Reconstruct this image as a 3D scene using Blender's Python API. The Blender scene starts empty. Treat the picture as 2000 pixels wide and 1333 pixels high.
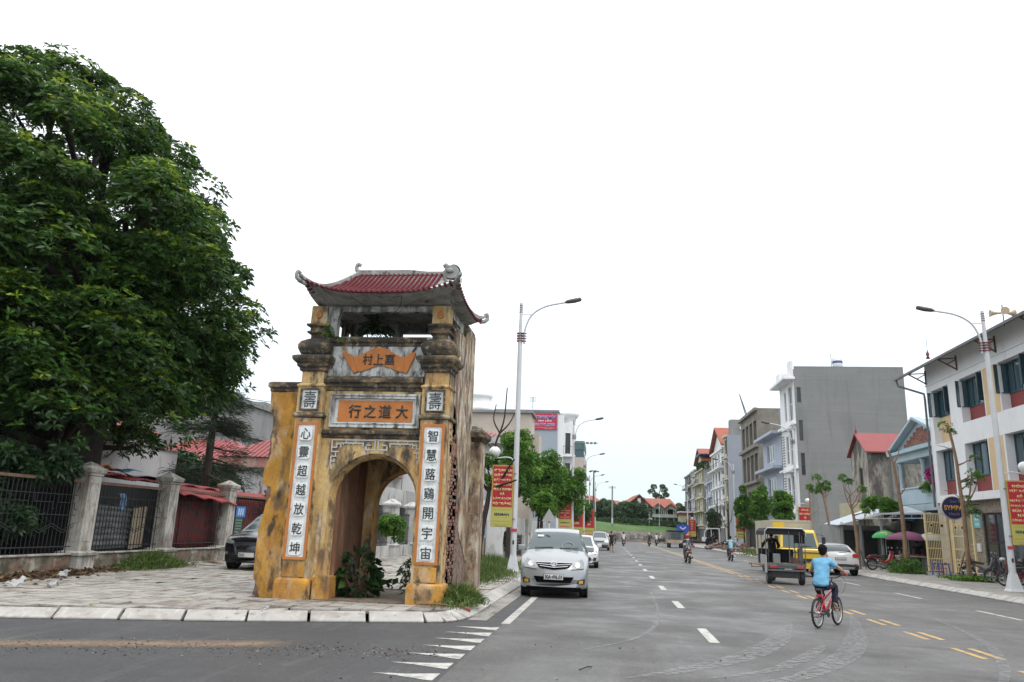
import bpy, bmesh, math, random
import numpy as np
from mathutils import Vector, Matrix, Euler
R = math.radians; PI = math.pi
sc = bpy.context.scene; COL = sc.collection
rnd = random.Random(7); nr = np.random.default_rng(11)
# ---------------- camera ----------------
cd = bpy.data.cameras.new('camera'); cam = bpy.data.objects.new('camera', cd); COL.objects.link(cam)
PITCH, ROLL, YAW = R(13.76), R(2.02), R(7.46)
fw = Vector((-math.sin(YAW)*math.cos(PITCH), math.cos(YAW)*math.cos(PITCH), math.sin(PITCH)))
r0 = Vector((math.cos(YAW), math.sin(YAW), 0)); u0 = r0.cross(fw)
rt = math.cos(ROLL)*r0+math.sin(ROLL)*u0; up = -math.sin(ROLL)*r0+math.cos(ROLL)*u0
mw = Matrix((rt, up, -fw)).transposed().to_4x4(); mw.translation = (0, 0, 1.7); cam.matrix_world = mw
cd.sensor_width = 36; cd.lens = 1490.25/2000*36; cd.clip_start = .1; cd.clip_end = 3000
sc.camera = cam
# ---------------- world: bright overcast ----------------
SUN_EL, SUN_AZ = R(60), R(128)
W = bpy.data.worlds.new('World'); sc.world = W; W.use_nodes = True
nt = W.node_tree; nt.nodes.clear()
def N(t, typ, **k):
    n = t.nodes.new(typ)
    for a, b in k.items(): setattr(n, a, b)
    return n
def L(t, a, b): t.links.new(a, b)
out = N(nt, 'ShaderNodeOutputWorld'); sky = N(nt, 'ShaderNodeTexSky', sky_type='NISHITA', sun_disc=False)
sky.sun_elevation = SUN_EL; sky.sun_rotation = SUN_AZ
b1 = N(nt, 'ShaderNodeBackground'); b1.inputs[1].default_value = .05; L(nt, sky.outputs[0], b1.inputs[0])
# cloud deck: CIE overcast brightening from the horizon to the zenith, slightly uneven
tc = N(nt, 'ShaderNodeTexCoord'); sp = N(nt, 'ShaderNodeSeparateXYZ'); L(nt, tc.outputs['Generated'], sp.inputs[0])
cr = N(nt, 'ShaderNodeValToRGB'); L(nt, sp.outputs[2], cr.inputs[0])
e = cr.color_ramp.elements; e[0].position = 0.0; e[0].color = (.60, .69, .74, 1); e[1].position = 1; e[1].color = (1.0, 1.0, 1.0, 1)
for p, c in ((.06, (.66, .745, .785, 1)), (.16, (.79, .84, .86, 1)), (.30, (.92, .94, .95, 1))):
    q = e.new(p); q.color = c
nz = N(nt, 'ShaderNodeTexNoise'); nz.inputs['Scale'].default_value = 1.6; nz.inputs['Detail'].default_value = 5; L(nt, tc.outputs['Generated'], nz.inputs[0])
mr = N(nt, 'ShaderNodeMapRange'); L(nt, nz.outputs[0], mr.inputs[0]); mr.inputs[3].default_value = .93; mr.inputs[4].default_value = 1.07
st = N(nt, 'ShaderNodeMath', operation='MULTIPLY'); L(nt, mr.outputs[0], st.inputs[0]); st.inputs[1].default_value = 1.0
el = N(nt, 'ShaderNodeMapRange'); L(nt, sp.outputs[2], el.inputs[0]); el.inputs[3].default_value = .96; el.inputs[4].default_value = 1.95
el.inputs[2].default_value = .75
L(nt, el.outputs[0], st.inputs[1])
b2 = N(nt, 'ShaderNodeBackground'); L(nt, cr.outputs[0], b2.inputs[0]); L(nt, st.outputs[0], b2.inputs[1])
ad = N(nt, 'ShaderNodeAddShader'); L(nt, b1.outputs[0], ad.inputs[0]); L(nt, b2.outputs[0], ad.inputs[1]); L(nt, ad.outputs[0], out.inputs[0])
sd = bpy.data.lights.new('sun', 'SUN'); sd.energy = 1.35; sd.angle = R(18); sd.color = (1, .97, .93)
so = bpy.data.objects.new('sun', sd); COL.objects.link(so)
so.rotation_euler = (R(90)-SUN_EL, 0, R(180)-SUN_AZ)
vs = sc.view_settings; vs.view_transform = 'Standard'; vs.look = 'None'; vs.exposure = 0.0; vs.gamma = 1; vs.use_curve_mapping = False
sc.cycles.max_bounces = 6; sc.cycles.diffuse_bounces = 3; sc.cycles.glossy_bounces = 3; sc.cycles.transmission_bounces = 3; sc.cycles.transparent_max_bounces = 8
sc.cycles.use_denoising = True
# ---------------- materials ----------------
def mat(name, col, rough=.8, var=.12, scale=3., fine=.1, fscale=30., bump=.15, bscale=60., metal=0., spec=.5, layers=(), coat=0, rvar=0., world=False):
    """procedural surface: base colour with broad and fine variation, layers of stains
    layers = (colour, (sx,sy,sz), lo, hi, strength)"""
    m = bpy.data.materials.new(name); m.use_nodes = True; t = m.node_tree; t.nodes.clear()
    o = N(t, 'ShaderNodeOutputMaterial'); b = N(t, 'ShaderNodeBsdfPrincipled'); L(t, b.outputs[0], o.inputs[0])
    tc = N(t, 'ShaderNodeTexCoord')
    geo = tc.outputs['Object'] if not world else N(t, 'ShaderNodeNewGeometry').outputs['Position']
    c = tuple(col)+(1,)
    def noise(sc_, det=4, ro=.6):
        mp = N(t, 'ShaderNodeMapping'); L(t, geo, mp.inputs[0])
        mp.inputs['Scale'].default_value = sc_ if hasattr(sc_, '__len__') else (sc_,)*3
        mp.inputs['Location'].default_value = (rnd.uniform(-9, 9), rnd.uniform(-9, 9), rnd.uniform(-9, 9))
        n = N(t, 'ShaderNodeTexNoise'); n.inputs['Scale'].default_value = 1; n.inputs['Detail'].default_value = det; n.inputs['Roughness'].default_value = ro
        L(t, mp.outputs[0], n.inputs[0]); return n.outputs[0]
    cur = None
    if var or fine:
        def mul(prev, sc_, amt):
            n = noise(sc_); r = N(t, 'ShaderNodeMapRange'); L(t, n, r.inputs[0])
            r.inputs[1].default_value = .3; r.inputs[2].default_value = .7; r.inputs[3].default_value = 1-amt; r.inputs[4].default_value = 1+amt
            x = N(t, 'ShaderNodeVectorMath', operation='SCALE'); L(t, r.outputs[0], x.inputs[3])
            if prev is None: x.inputs[0].default_value = col
            else: L(t, prev, x.inputs[0])
            return x.outputs[0]
        if var: cur = mul(cur, scale, var)
        if fine: cur = mul(cur, fscale, fine)
    for (lc, ls, lo, hi, stg) in layers:
        n = noise(ls, 6, .65); r = N(t, 'ShaderNodeMapRange'); L(t, n, r.inputs[0]); r.inputs[1].default_value = lo; r.inputs[2].default_value = hi
        r.inputs[3].default_value = 0; r.inputs[4].default_value = stg
        x = N(t, 'ShaderNodeMix', data_type='RGBA'); L(t, r.outputs[0], x.inputs[0])
        if cur is None: x.inputs[6].default_value = c
        else: L(t, cur, x.inputs[6])
        x.inputs[7].default_value = tuple(lc)+(1,); cur = x.outputs[2]
    if cur is None: b.inputs['Base Color'].default_value = c
    else: L(t, cur, b.inputs['Base Color'])
    b.inputs['Roughness'].default_value = rough; b.inputs['Metallic'].default_value = metal
    b.inputs['Specular IOR Level'].default_value = spec; b.inputs['Coat Weight'].default_value = coat
    if coat: b.inputs['Coat Roughness'].default_value = .05
    if rvar:
        n = noise(scale*2); r = N(t, 'ShaderNodeMapRange'); L(t, n, r.inputs[0]); r.inputs[1].default_value = .35; r.inputs[2].default_value = .65
        r.inputs[3].default_value = max(.02, rough-rvar); r.inputs[4].default_value = min(1, rough+rvar); L(t, r.outputs[0], b.inputs['Roughness'])
    if bump:
        n = noise(bscale, 3); bp = N(t, 'ShaderNodeBump'); bp.inputs['Strength'].default_value = bump; bp.inputs['Distance'].default_value = .02
        L(t, n, bp.inputs['Height']); L(t, bp.outputs[0], b.inputs['Normal'])
    return m
def flat(name, col, rough=.6, metal=0, spec=.5, coat=0): return mat(name, col, rough, 0, 1, 0, 1, 0, 1, metal, spec, (), coat)
def foliage_mat(name, c1, c2, c3, rough=.5, trans=.35, hue='shade'):
    m = bpy.data.materials.new(name); m.use_nodes = True; t = m.node_tree; t.nodes.clear()
    o = N(t, 'ShaderNodeOutputMaterial'); b = N(t, 'ShaderNodeBsdfPrincipled')
    a = N(t, 'ShaderNodeAttribute'); a.attribute_name = hue
    cr = N(t, 'ShaderNodeValToRGB'); L(t, a.outputs['Fac'], cr.inputs[0])
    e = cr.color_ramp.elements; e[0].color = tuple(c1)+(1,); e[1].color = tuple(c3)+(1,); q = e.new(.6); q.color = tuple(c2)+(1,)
    L(t, cr.outputs[0], b.inputs['Base Color']); b.inputs['Roughness'].default_value = rough; b.inputs['Specular IOR Level'].default_value = .35
    tr = N(t, 'ShaderNodeBsdfTranslucent'); L(t, cr.outputs[0], tr.inputs[0])
    mx = N(t, 'ShaderNodeMixShader'); mx.inputs[0].default_value = trans
    L(t, b.outputs[0], mx.inputs[1]); L(t, tr.outputs[0], mx.inputs[2]); L(t, mx.outputs[0], o.inputs[0]); return m
BLK = (.03, .028, .025)
# ---------------- mesh builder ----------------
class MB:
    def __init__(s): s.v = []; s.f = []; s.mi = []; s.mats = []; s.sm = []
    def add(s, vs, fs, m, smooth=False):
        if m not in s.mats: s.mats.append(m)
        k = s.mats.index(m); n = len(s.v); s.v += [tuple(p) for p in vs]
        for f in fs: s.f.append(tuple(i+n for i in f)); s.mi.append(k); s.sm.append(smooth)
        return s
    def box(s, x0, x1, y0, y1, z0, z1, m, t=0, F=None):
        """t: taper of the top (m inset)"""
        vs = [(x0, y0, z0), (x1, y0, z0), (x1, y1, z0), (x0, y1, z0), (x0+t, y0+t, z1), (x1-t, y0+t, z1), (x1-t, y1-t, z1), (x0+t, y1-t, z1)]
        if F: vs = [F(*p) for p in vs]
        return s.add(vs, [(0, 3, 2, 1), (4, 5, 6, 7), (0, 1, 5, 4), (1, 2, 6, 5), (2, 3, 7, 6), (3, 0, 4, 7)], m)
    def cbox(s, c, sz, m, rot=None):
        M_ = Euler(rot).to_matrix() if rot else Matrix.Identity(3); a, b, d = sz[0]/2, sz[1]/2, sz[2]/2
        vs = [Vector(c)+M_ @ Vector((x*a, y*b, z*d)) for z in (-1, 1) for x, y in ((-1, -1), (1, -1), (1, 1), (-1, 1))]
        return s.add(vs, [(0, 3, 2, 1), (4, 5, 6, 7), (0, 1, 5, 4), (1, 2, 6, 5), (2, 3, 7, 6), (3, 0, 4, 7)], m)
    def bar(s, p, q, w, h, m):
        p, q = Vector(p), Vector(q); d = (q-p).normalized(); a = d.cross(Vector((0, 0, 1)))
        if a.length < 1e-3: a = Vector((1, 0, 0))
        a.normalize(); b = a.cross(d).normalized(); a *= w/2; b *= h/2
        vs = [e_+i*a+j*b for e_ in (p, q) for i, j in ((-1, -1), (1, -1), (1, 1), (-1, 1))]
        return s.add(vs, [(0, 3, 2, 1), (4, 5, 6, 7), (0, 1, 5, 4), (1, 2, 6, 5), (2, 3, 7, 6), (3, 0, 4, 7)], m)
    def tube(s, pts, rad, m, n=8, cap=True, smooth=True):
        pts = [Vector(p) for p in pts]
        if not hasattr(rad, '__len__'): rad = [rad]*len(pts)
        vs = []; prev = None
        for i, p in enumerate(pts):
            d = (pts[min(i+1, len(pts)-1)]-pts[max(i-1, 0)])
            d = d.normalized() if d.length > 1e-9 else Vector((0, 0, 1))
            if prev is None:
                a = d.cross(Vector((0, 0, 1)))
                if a.length < .1: a = d.cross(Vector((0, 1, 0)))
            else: a = prev-d*prev.dot(d)
            a.normalize(); prev = a; b = d.cross(a)
            for k in range(n):
                th = 2*PI*k/n; vs.append(p+(a*math.cos(th)+b*math.sin(th))*rad[i])
        fs = [(i*n+k, i*n+(k+1) % n, (i+1)*n+(k+1) % n, (i+1)*n+k) for i in range(len(pts)-1) for k in range(n)]
        s.add(vs, fs, m, smooth)
        if cap: s.add([vs[k] for k in range(n)], [tuple(range(n))[::-1]], m); s.add([vs[-n+k] for k in range(n)], [tuple(range(n))], m)
        return s
    def prism(s, poly, F, a, b, m):
        """poly of (u,w); F(u,w,d)->xyz; extruded from d=a to d=b"""
        n = len(poly); vs = [F(u, w, a) for u, w in poly]+[F(u, w, b) for u, w in poly]
        return s.add(vs, [tuple(range(n))[::-1], tuple(range(n, 2*n))]+[(i, (i+1) % n, n+(i+1) % n, n+i) for i in range(n)], m)
    def lathe(s, prof, c, m, n=12, smooth=True, axis='z'):
        vs = []
        for r_, z in prof:
            for k in range(n):
                th = 2*PI*k/n; x, y = r_*math.cos(th), r_*math.sin(th)
                p = (x, y, z) if axis == 'z' else ((x, z, y) if axis == 'y' else (z, x, y))
                vs.append((c[0]+p[0], c[1]+p[1], c[2]+p[2]))
        fs = [(i*n+k, i*n+(k+1) % n, (i+1)*n+(k+1) % n, (i+1)*n+k) for i in range(len(prof)-1) for k in range(n)]
        return s.add(vs, fs, m, smooth)
    def sqloft(s, prof, cx, cy, hx, hy, m, smooth=False):
        """square mouldings: prof of (offset, z) round a rectangle"""
        vs = []
        for o_, z in prof: vs += [(cx-hx-o_, cy-hy-o_, z), (cx+hx+o_, cy-hy-o_, z), (cx+hx+o_, cy+hy+o_, z), (cx-hx-o_, cy+hy+o_, z)]
        n = len(prof); fs = [(i*4+k, i*4+(k+1) % 4, (i+1)*4+(k+1) % 4, (i+1)*4+k) for i in range(n-1) for k in range(4)]
        return s.add(vs, fs+[(3, 2, 1, 0), (n*4-4, n*4-3, n*4-2, n*4-1)], m, smooth)
    def ball(s, c, r, m, sc_=(1, 1, 1), n=10, k=6):
        prof = [(r*math.sin(PI*i/k), -r*math.cos(PI*i/k)) for i in range(k+1)]
        vs = []
        for r_, z in prof:
            for j in range(n):
                th = 2*PI*j/n; vs.append((c[0]+r_*math.cos(th)*sc_[0], c[1]+r_*math.sin(th)*sc_[1], c[2]+z*sc_[2]))
        fs = [(i*n+j, i*n+(j+1) % n, (i+1)*n+(j+1) % n, (i+1)*n+j) for i in range(k) for j in range(n)]
        return s.add(vs, fs, m, True)
    def build(s, name, parent=None, world=False, bevel=0, solid=0, props=None, loc=None):
        me = bpy.data.meshes.new(name); vs = s.v
        if world and parent is not None:
            o = root_loc(parent); vs = [(a-o[0], b-o[1], c-o[2]) for a, b, c in vs]
        me.from_pydata(vs, [], s.f)
        for m in s.mats: me.materials.append(m)
        me.polygons.foreach_set('material_index', s.mi); me.polygons.foreach_set('use_smooth', s.sm)
        ob = bpy.data.objects.new(name, me); COL.objects.link(ob)
        if parent is not None: ob.parent = parent
        if loc: ob.location = loc
        if bevel:
            b = ob.modifiers.new('b', 'BEVEL'); b.width = bevel; b.segments = 2; b.limit_method = 'ANGLE'; b.angle_limit = R(40)
        if props:
            for a, b in props.items(): ob[a] = b
        return ob
def root_loc(o):
    x = Vector((0, 0, 0))
    while o is not None: x = x+o.location; o = o.parent
    return x
def thing(name, label, cat, loc=(0, 0, 0), rz=0, group=None):
    o = bpy.data.objects.new(name, None); COL.objects.link(o); o.location = loc; o.rotation_euler = (0, 0, rz); o.empty_display_size = .3
    o['label'] = label; o['category'] = cat
    if group: o['group'] = group
    return o
def tag(o, label=None, cat=None, group=None, kind=None):
    for k, v in (('label', label), ('category', cat), ('group', group), ('kind', kind)):
        if v: o[k] = v
    return o
def struct(o): o['kind'] = 'structure'; return o
def stuff(o): o['kind'] = 'stuff'; return o
def dup(o, loc=None, rz=None, label=None, group=None, parent=None, scale=None):
    kids = {}
    for x in bpy.data.objects:
        if x.parent is not None: kids.setdefault(x.parent.name, []).append(x)
    def rec(src, par):
        c = src.copy(); COL.objects.link(c); c.parent = par
        for ch in kids.get(src.name, ()): rec(ch, c)
        return c
    r = rec(o, parent)
    if loc is not None: r.location = loc
    if rz is not None: r.rotation_euler[2] = rz
    if label: r['label'] = label
    if group: r['group'] = group
    if scale: r.scale = (scale,)*3
    return r
# facade maps: F(u, z, d) with d measured outwards
def Fmy(Y): return lambda u, z, d: (u, Y-d, z)       # faces the camera (-y)
def Fmx(X): return lambda u, z, d: (X-d, u, z)       # faces -x (right side of the street)
def Fpx(X): return lambda u, z, d: (X+d, u, z)       # faces +x (left side of the street)
def fbox(mb, F, u0_, u1, z0, z1, d0, d1, m):
    return mb.prism([(u0_, z0), (u1, z0), (u1, z1), (u0_, z1)], F, d0, d1, m)
def wall(mb, F, u0_, u1, z0, z1, m, holes=(), depth=.2, mr_=None):
    us = sorted({u0_, u1}|{h[0] for h in holes}|{h[1] for h in holes}); zs = sorted({z0, z1}|{h[2] for h in holes}|{h[3] for h in holes})
    us = [u for u in us if u0_ <= u <= u1]; zs = [z for z in zs if z0 <= z <= z1]
    for i in range(len(us)-1):
        for j in range(len(zs)-1):
            cu, cz = (us[i]+us[i+1])/2, (zs[j]+zs[j+1])/2
            if any(h[0] < cu < h[1] and h[2] < cz < h[3] for h in holes): continue
            mb.add([F(us[i], zs[j], 0), F(us[i+1], zs[j], 0), F(us[i+1], zs[j+1], 0), F(us[i], zs[j+1], 0)], [(0, 1, 2, 3)], m)
    for h in holes:
        a, b, c, d = h[:4]; q = mr_ or m
        for p0, p1 in (((a, c), (b, c)), ((b, c), (b, d)), ((b, d), (a, d)), ((a, d), (a, c))):
            mb.add([F(p0[0], p0[1], 0), F(p1[0], p1[1], 0), F(p1[0], p1[1], -depth), F(p0[0], p0[1], -depth)], [(0, 1, 2, 3)], q)
def window(par, F, h, depth, mf, mp, cols=2, rows=1, fr=.06, name='window', world=True, curtain=None):
    """frame part with pane sub-parts set at the back of a hole"""
    a, b, c, d = h[:4]; f = MB()
    for x0, x1, z0, z1 in ((a, b, c, c+fr), (a, b, d-fr, d), (a, a+fr, c+fr, d-fr), (b-fr, b, c+fr, d-fr)): fbox(f, F, x0, x1, z0, z1, -depth, -depth+.05, mf)
    for k in range(1, cols):
        u = a+(b-a)*k/cols; fbox(f, F, u-fr*.4, u+fr*.4, c+fr, d-fr, -depth+.002, -depth+.055, mf)
    for k in range(1, rows):
        z = c+(d-c)*k/rows; fbox(f, F, a+fr, b-fr, z-fr*.35, z+fr*.35, -depth+.001, -depth+.045, mf)
    fo = f.build(name, par, world)
    for k in range(cols):
        p = MB(); x0, x1 = a+(b-a)*k/cols+fr*.4, a+(b-a)*(k+1)/cols-fr*.4
        fbox(p, F, x0, x1, c+fr*.5, d-fr*.5, -depth+.012, -depth+.02, mp if (curtain is None or k != curtain[0]) else curtain[1]); p.build('pane', fo, world)
    return fo
# lettering
def text(name, body, F, u, z, w, h, m, parent, d=.012, ext=.004, bold=0.0, world=True, upright=True):
    """word fitted into a w x h box centred on (u,z) of facade map F; reads left to right as seen from outside"""
    cu = bpy.data.curves.new(name, 'FONT'); cu.body = body; cu.size = 1; cu.extrude = 0; cu.offset = bold; cu.resolution_u = 3
    o = bpy.data.objects.new(name, cu); COL.objects.link(o)
    dg = bpy.context.evaluated_depsgraph_get(); me = bpy.data.meshes.new_from_object(o.evaluated_get(dg))
    bpy.data.objects.remove(o); n = len(me.vertices)
    if n == 0: return None
    co = np.empty(n*3); me.vertices.foreach_get('co', co); co = co.reshape(-1, 3)
    lo, hi = co.min(0), co.max(0); sx = w/(hi[0]-lo[0]) if w else None; sy = h/(hi[1]-lo[1])
    if sx is None: sx = sy
    X = (co[:, 0]-(lo[0]+hi[0])/2)*sx; Z = (co[:, 1]-(lo[1]+hi[1])/2)*sy
    sgn = 1
    p00 = Vector(F(0, 0, 0)); du = Vector(F(1, 0, 0))-p00; dz = Vector(F(0, 1, 0))-p00; dd = Vector(F(0, 0, 1))-p00
    if du.cross(dz).dot(dd) < 0: sgn = -1
    pts = [F(u+sgn*a, z+b, d) for a, b in zip(X, Z)]
    if world and parent is not None:
        ro = root_loc(parent); pts = [(a-ro[0], b-ro[1], c-ro[2]) for a, b, c in pts]
    me.vertices.foreach_set('co', np.array(pts, dtype=float).ravel()); me.materials.clear(); me.materials.append(m); me.update()
    ob = bpy.data.objects.new(name, me); COL.objects.link(ob); ob.parent = parent
    if ext:
        s_ = ob.modifiers.new('s', 'SOLIDIFY'); s_.thickness = ext; s_.offset = 0
    return ob
# foliage: fast quads
def quadmesh(name, V, m, parent=None, shade=None, world=False, smooth=False):
    """V (n,4,3) quads"""
    n = len(V); me = bpy.data.meshes.new(name); V = np.asarray(V, dtype=np.float32)
    if world and parent is not None: V = V-np.array(root_loc(parent), dtype=np.float32)
    me.vertices.add(n*4); me.vertices.foreach_set('co', V.reshape(-1)); me.loops.add(n*4); me.loops.foreach_set('vertex_index', np.arange(n*4, dtype=np.int32))
    me.polygons.add(n); me.polygons.foreach_set('loop_start', np.arange(0, n*4, 4, dtype=np.int32)); me.update(calc_edges=True)
    me.materials.append(m)
    if shade is not None:
        a = me.attributes.new('shade', 'FLOAT', 'POINT'); a.data.foreach_set('value', np.repeat(shade.astype(np.float32), 4))
    ob = bpy.data.objects.new(name, me); COL.objects.link(ob)
    if parent is not None: ob.parent = parent
    return ob
def unit(a): return a/np.maximum(np.linalg.norm(a, axis=-1, keepdims=True), 1e-9)
def leafquads(P, D, ln, wd, cup=.15):
    """rhombic leaves from base points P along D"""
    n = len(P); rv = nr.normal(size=(n, 3)); rv[:, 2] *= .6
    S = unit(np.cross(D, rv)); Nn = unit(np.cross(S, D)); ln = np.broadcast_to(np.asarray(ln), (n,))[:, None]; w = ln*wd
    a = P; b = P+D*ln*.55+S*w*.5+Nn*w*cup; c = P+D*ln-np.array([0, 0, 1])*ln*.12; d = P+D*ln*.55-S*w*.5+Nn*w*cup
    return np.stack([a, b, c, d], 1)
def whorls(P, U, k, ln, wd=.3, spread=1.2, jit=.25):
    """k leaves fanned round axis U at each P"""
    n = len(P); t = nr.normal(size=(n, 3)); A = unit(np.cross(U, t)); B = np.cross(U, A); ph = nr.uniform(0, 6.28, n)
    out_ = []
    for i in range(k):
        th = ph+2*PI*i/k+nr.normal(0, .15, n); sp_ = spread+nr.normal(0, jit, n)
        D = unit((A*np.cos(th)[:, None]+B*np.sin(th)[:, None])*np.sin(sp_)[:, None]+U*np.cos(sp_)[:, None]-np.array([0, 0, .12]))
        out_.append(leafquads(P, D, ln*nr.uniform(.75, 1.2, n), wd))
    return np.concatenate(out_), np.tile(np.arange(n), k)
def sph(n):
    v = nr.normal(size=(n, 3)); return unit(v)
def blobs(centers, rads, per, flat_=.75, up=.25, shell=.35):
    """points on the outer shell of many clumps: returns points, outward dirs, clump index"""
    C = np.repeat(np.asarray(centers, float), per, 0); Rr = np.repeat(np.asarray(rads, float), per); S = sph(len(C)); S[:, 2] = S[:, 2]*.9+up; S = unit(S)
    rr = Rr*(1-shell*nr.random(len(C))**1.5); P = C+S*rr[:, None]*np.array([1, 1, flat_]); return P, S, np.repeat(np.arange(len(rads)), per)
# ================= ground, road, kerbs, pavements =================
def asph(name, col, wet, dust=(.2, .195, .185)):
    return mat(name, col, .66, .12, .35, .34, 38, .8, 70, 0, .4, ((dust, (.5, .12, 1), .50, .72, .30), ((.21, .205, .19), (3.1, .35, 1), .56, .74, .30), ((.035, .035, .036), (.35, .8, 1), .55, .7, .45), ((.3, .28, .25), (60, 60, 60), .7, .74, .4)), rvar=wet)
M_ASP = asph('asphalt_grey', (.106, .104, .10), .25, (.17, .165, .155)); M_ASPD = asph('asphalt_dark', (.064, .064, .065), .15, (.085, .083, .08))
M_GROUND = mat('earth_ground', (.13, .115, .075), .95, .3, .2, .2, 8, .4, 5)
M_PAINT = mat('white_road_paint', (.43, .42, .385), .7, .08, 1, .15, 40, .1, 60, layers=((( .14, .135, .13), (7, 7, 7), .50, .62, .75),))
M_YEL = mat('yellow_road_paint', (.46, .29, .10), .7, .08, 1, .15, 40, .1, 60, layers=(((.15, .14, .12), (7, 7, 7), .48, .62, .8),))
M_KERB = mat('marble_kerb', (.37, .352, .325), .6, .12, 1.2, .08, 20, .25, 25, layers=(((.20, .17, .14), (2.2, 2.2, 6), .50, .70, .75), ((.62, .60, .56), (9, 2, 3), .55, .68, .4), ((.10, .085, .07), (7, 7, 9), .60, .70, .8)))
M_TILES = [mat('paving_tile_%d' % i, c, .75, .12, 1.5, .12, 25, .25, 40, layers=(((.16, .13, .10), (1.3, 1.3, 1), .50, .60, .75), ((.13, .11, .09), (6, 6, 1), .56, .66, .6)), world=True) for i, c in enumerate(((.34, .322, .29), (.305, .29, .262), (.37, .347, .31)))]
M_JOINT = mat('paving_joint_dirt', (.085, .07, .055), .95, .3, 4, .3, 40, .5, 40)
M_DIRT = mat('bare_dirt', (.16, .12, .085), .95, .3, 3, .3, 30, .6, 30, layers=(((.08, .07, .045), (4, 4, 4), .5, .65, .6),))
g = MB(); g.box(-420, 420, -60, 520, -1.2, -.02, M_GROUND); struct(g.build('ground'))
kb = [(-70, -8.2), (-40, 1.9), (-20, 8.5), (-9.8, 11.95), (-8.27, 12.4), (-6.68, 12.85), (-3.52, 14.05), (-3.1, 14.2), (-2.82, 14.42), (-2.66, 14.85), (-2.6, 15.5), (-2.6, 24), (-2.6, 60), (-2.6, 143)]
road = MB()
road.add([(-70, -50, 0), (14, -50, 0), (60, -50, 0), (60, -2, 0), (16, 3, 0), (12.3, 8, 0), (12.3, 138, 0), (40, 158, 0), (40, 176, 0), (-2.6, 134, 0), (-1.9, 100, 0), (-1.9, -50, 0)], [(11, 1, 2, 3, 4, 5, 6, 7, 8, 9, 10)], M_ASP)
side = [(x, y, 0) for x, y in kb]+[(-1.9, 143, 0), (-1.9, -50, 0), (-70, -50, 0)]
n = len(side); road.add(side, [tuple(range(n))], M_ASPD)
ROAD = struct(road.build('road'))
ROAD['kind'] = 'structure'
M_SKID = None
def strip(pts, w, m, z=.004, name='lane_line', taper=False):
    P = [Vector((x, y, z)) for x, y in pts]; b = MB(); vs = []
    for i, p in enumerate(P):
        d = (P[min(i+1, len(P)-1)]-P[max(0, i-1)]).normalized(); s = Vector((-d.y, d.x, 0)); k = w/2
        if taper: k *= math.sin(PI*(i+.6)/(len(P)+.2))
        vs += [p+s*k, p-s*k]
    b.add(vs, [(2*i, 2*i+1, 2*i+3, 2*i+2) for i in range(len(P)-1)], m); return b.build(name, ROAD)
def dash(x, y0, y1, w, m, name):
    x += rnd.uniform(-.01, .01); strip([(x, y0), (x, y1)], w, m, name=name)
for k in range(16): dash(1.72, 13.5+5.8*k, 15.4+5.8*k, .17, M_PAINT, 'lane_dash')
for k in range(9): dash(9.66, 14.3+6*k, 16.6+6*k, .13, M_PAINT, 'lane_dash')
for k in range(13):
    dash(5.72, 8.9+2.18*k, 10.05+2.18*k, .11, M_YEL, 'centre_dash'); dash(6.0, 8.95+2.18*k, 10.1+2.18*k, .11, M_YEL, 'centre_dash')
dash(5.72, 37.3, 140, .12, M_YEL, 'centre_line'); dash(6.0, 37.3, 140, .12, M_YEL, 'centre_line')
dash(-1.86, 14.6, 20.5, .16, M_PAINT, 'edge_line')
for k in range(7):
    y = 9.08+.758*k; x1 = -1.96+.013*k
    b = MB(); b.add([(x1-.78, y+.26, .004), (x1-.45, y+.17, .004), (x1-.06, y, .004), (x1, y, .004), (x1, y+.44, .004), (x1-.3, y+.33, .004)], [(0, 1, 2, 3, 4, 5)], M_PAINT); b.build('give_way_tooth', ROAD)
gm = mat('gutter_concrete', (.27, .26, .235), .8, .25, 2, .2, 30, .4, 40, layers=(((.1, .09, .075), (3, 1, 1), .5, .62, .8),))
g = MB(); g.add([(-2.6, 14.9, .006), (-2.25, 14.9, .006), (-2.25, 60, .006), (-2.6, 60, .006)], [(0, 1, 2, 3)], gm); g.build('gutter_strip', ROAD)
# skid marks: rubber polished pale arcs with a broken alpha
m = bpy.data.materials.new('tyre_mark'); m.use_nodes = True; t = m.node_tree; bs = t.nodes['Principled BSDF']
bs.inputs['Base Color'].default_value = (.27, .27, .265, 1); bs.inputs['Roughness'].default_value = .5
tc_ = N(t, 'ShaderNodeTexCoord'); mp_ = N(t, 'ShaderNodeMapping'); mp_.inputs['Scale'].default_value = (9, 9, 9); nz_ = N(t, 'ShaderNodeTexNoise'); nz_.inputs['Scale'].default_value = 1; nz_.inputs['Detail'].default_value = 6
L(t, tc_.outputs['Object'], mp_.inputs[0]); L(t, mp_.outputs[0], nz_.inputs[0]); r_ = N(t, 'ShaderNodeMapRange'); L(t, nz_.outputs[0], r_.inputs[0]); r_.inputs[1].default_value = .38; r_.inputs[2].default_value = .66; r_.inputs[4].default_value = .55; L(t, r_.outputs[0], bs.inputs['Alpha'])
def smooth(pts, k=6):
    P = [Vector((*p, 0)) if len(p) == 2 else Vector(p) for p in pts]; P = [2*P[0]-P[1]]+P+[2*P[-1]-P[-2]]; out_ = []
    for i in range(1, len(P)-2):
        for j in range(k):
            t_ = j/k; a, b, c, d = P[i-1:i+3]
            out_.append(.5*((2*b)+(c-a)*t_+(2*a-5*b+4*c-d)*t_*t_+(3*b-a-3*c+d)*t_**3))
    out_.append(P[-2]); return out_
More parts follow.
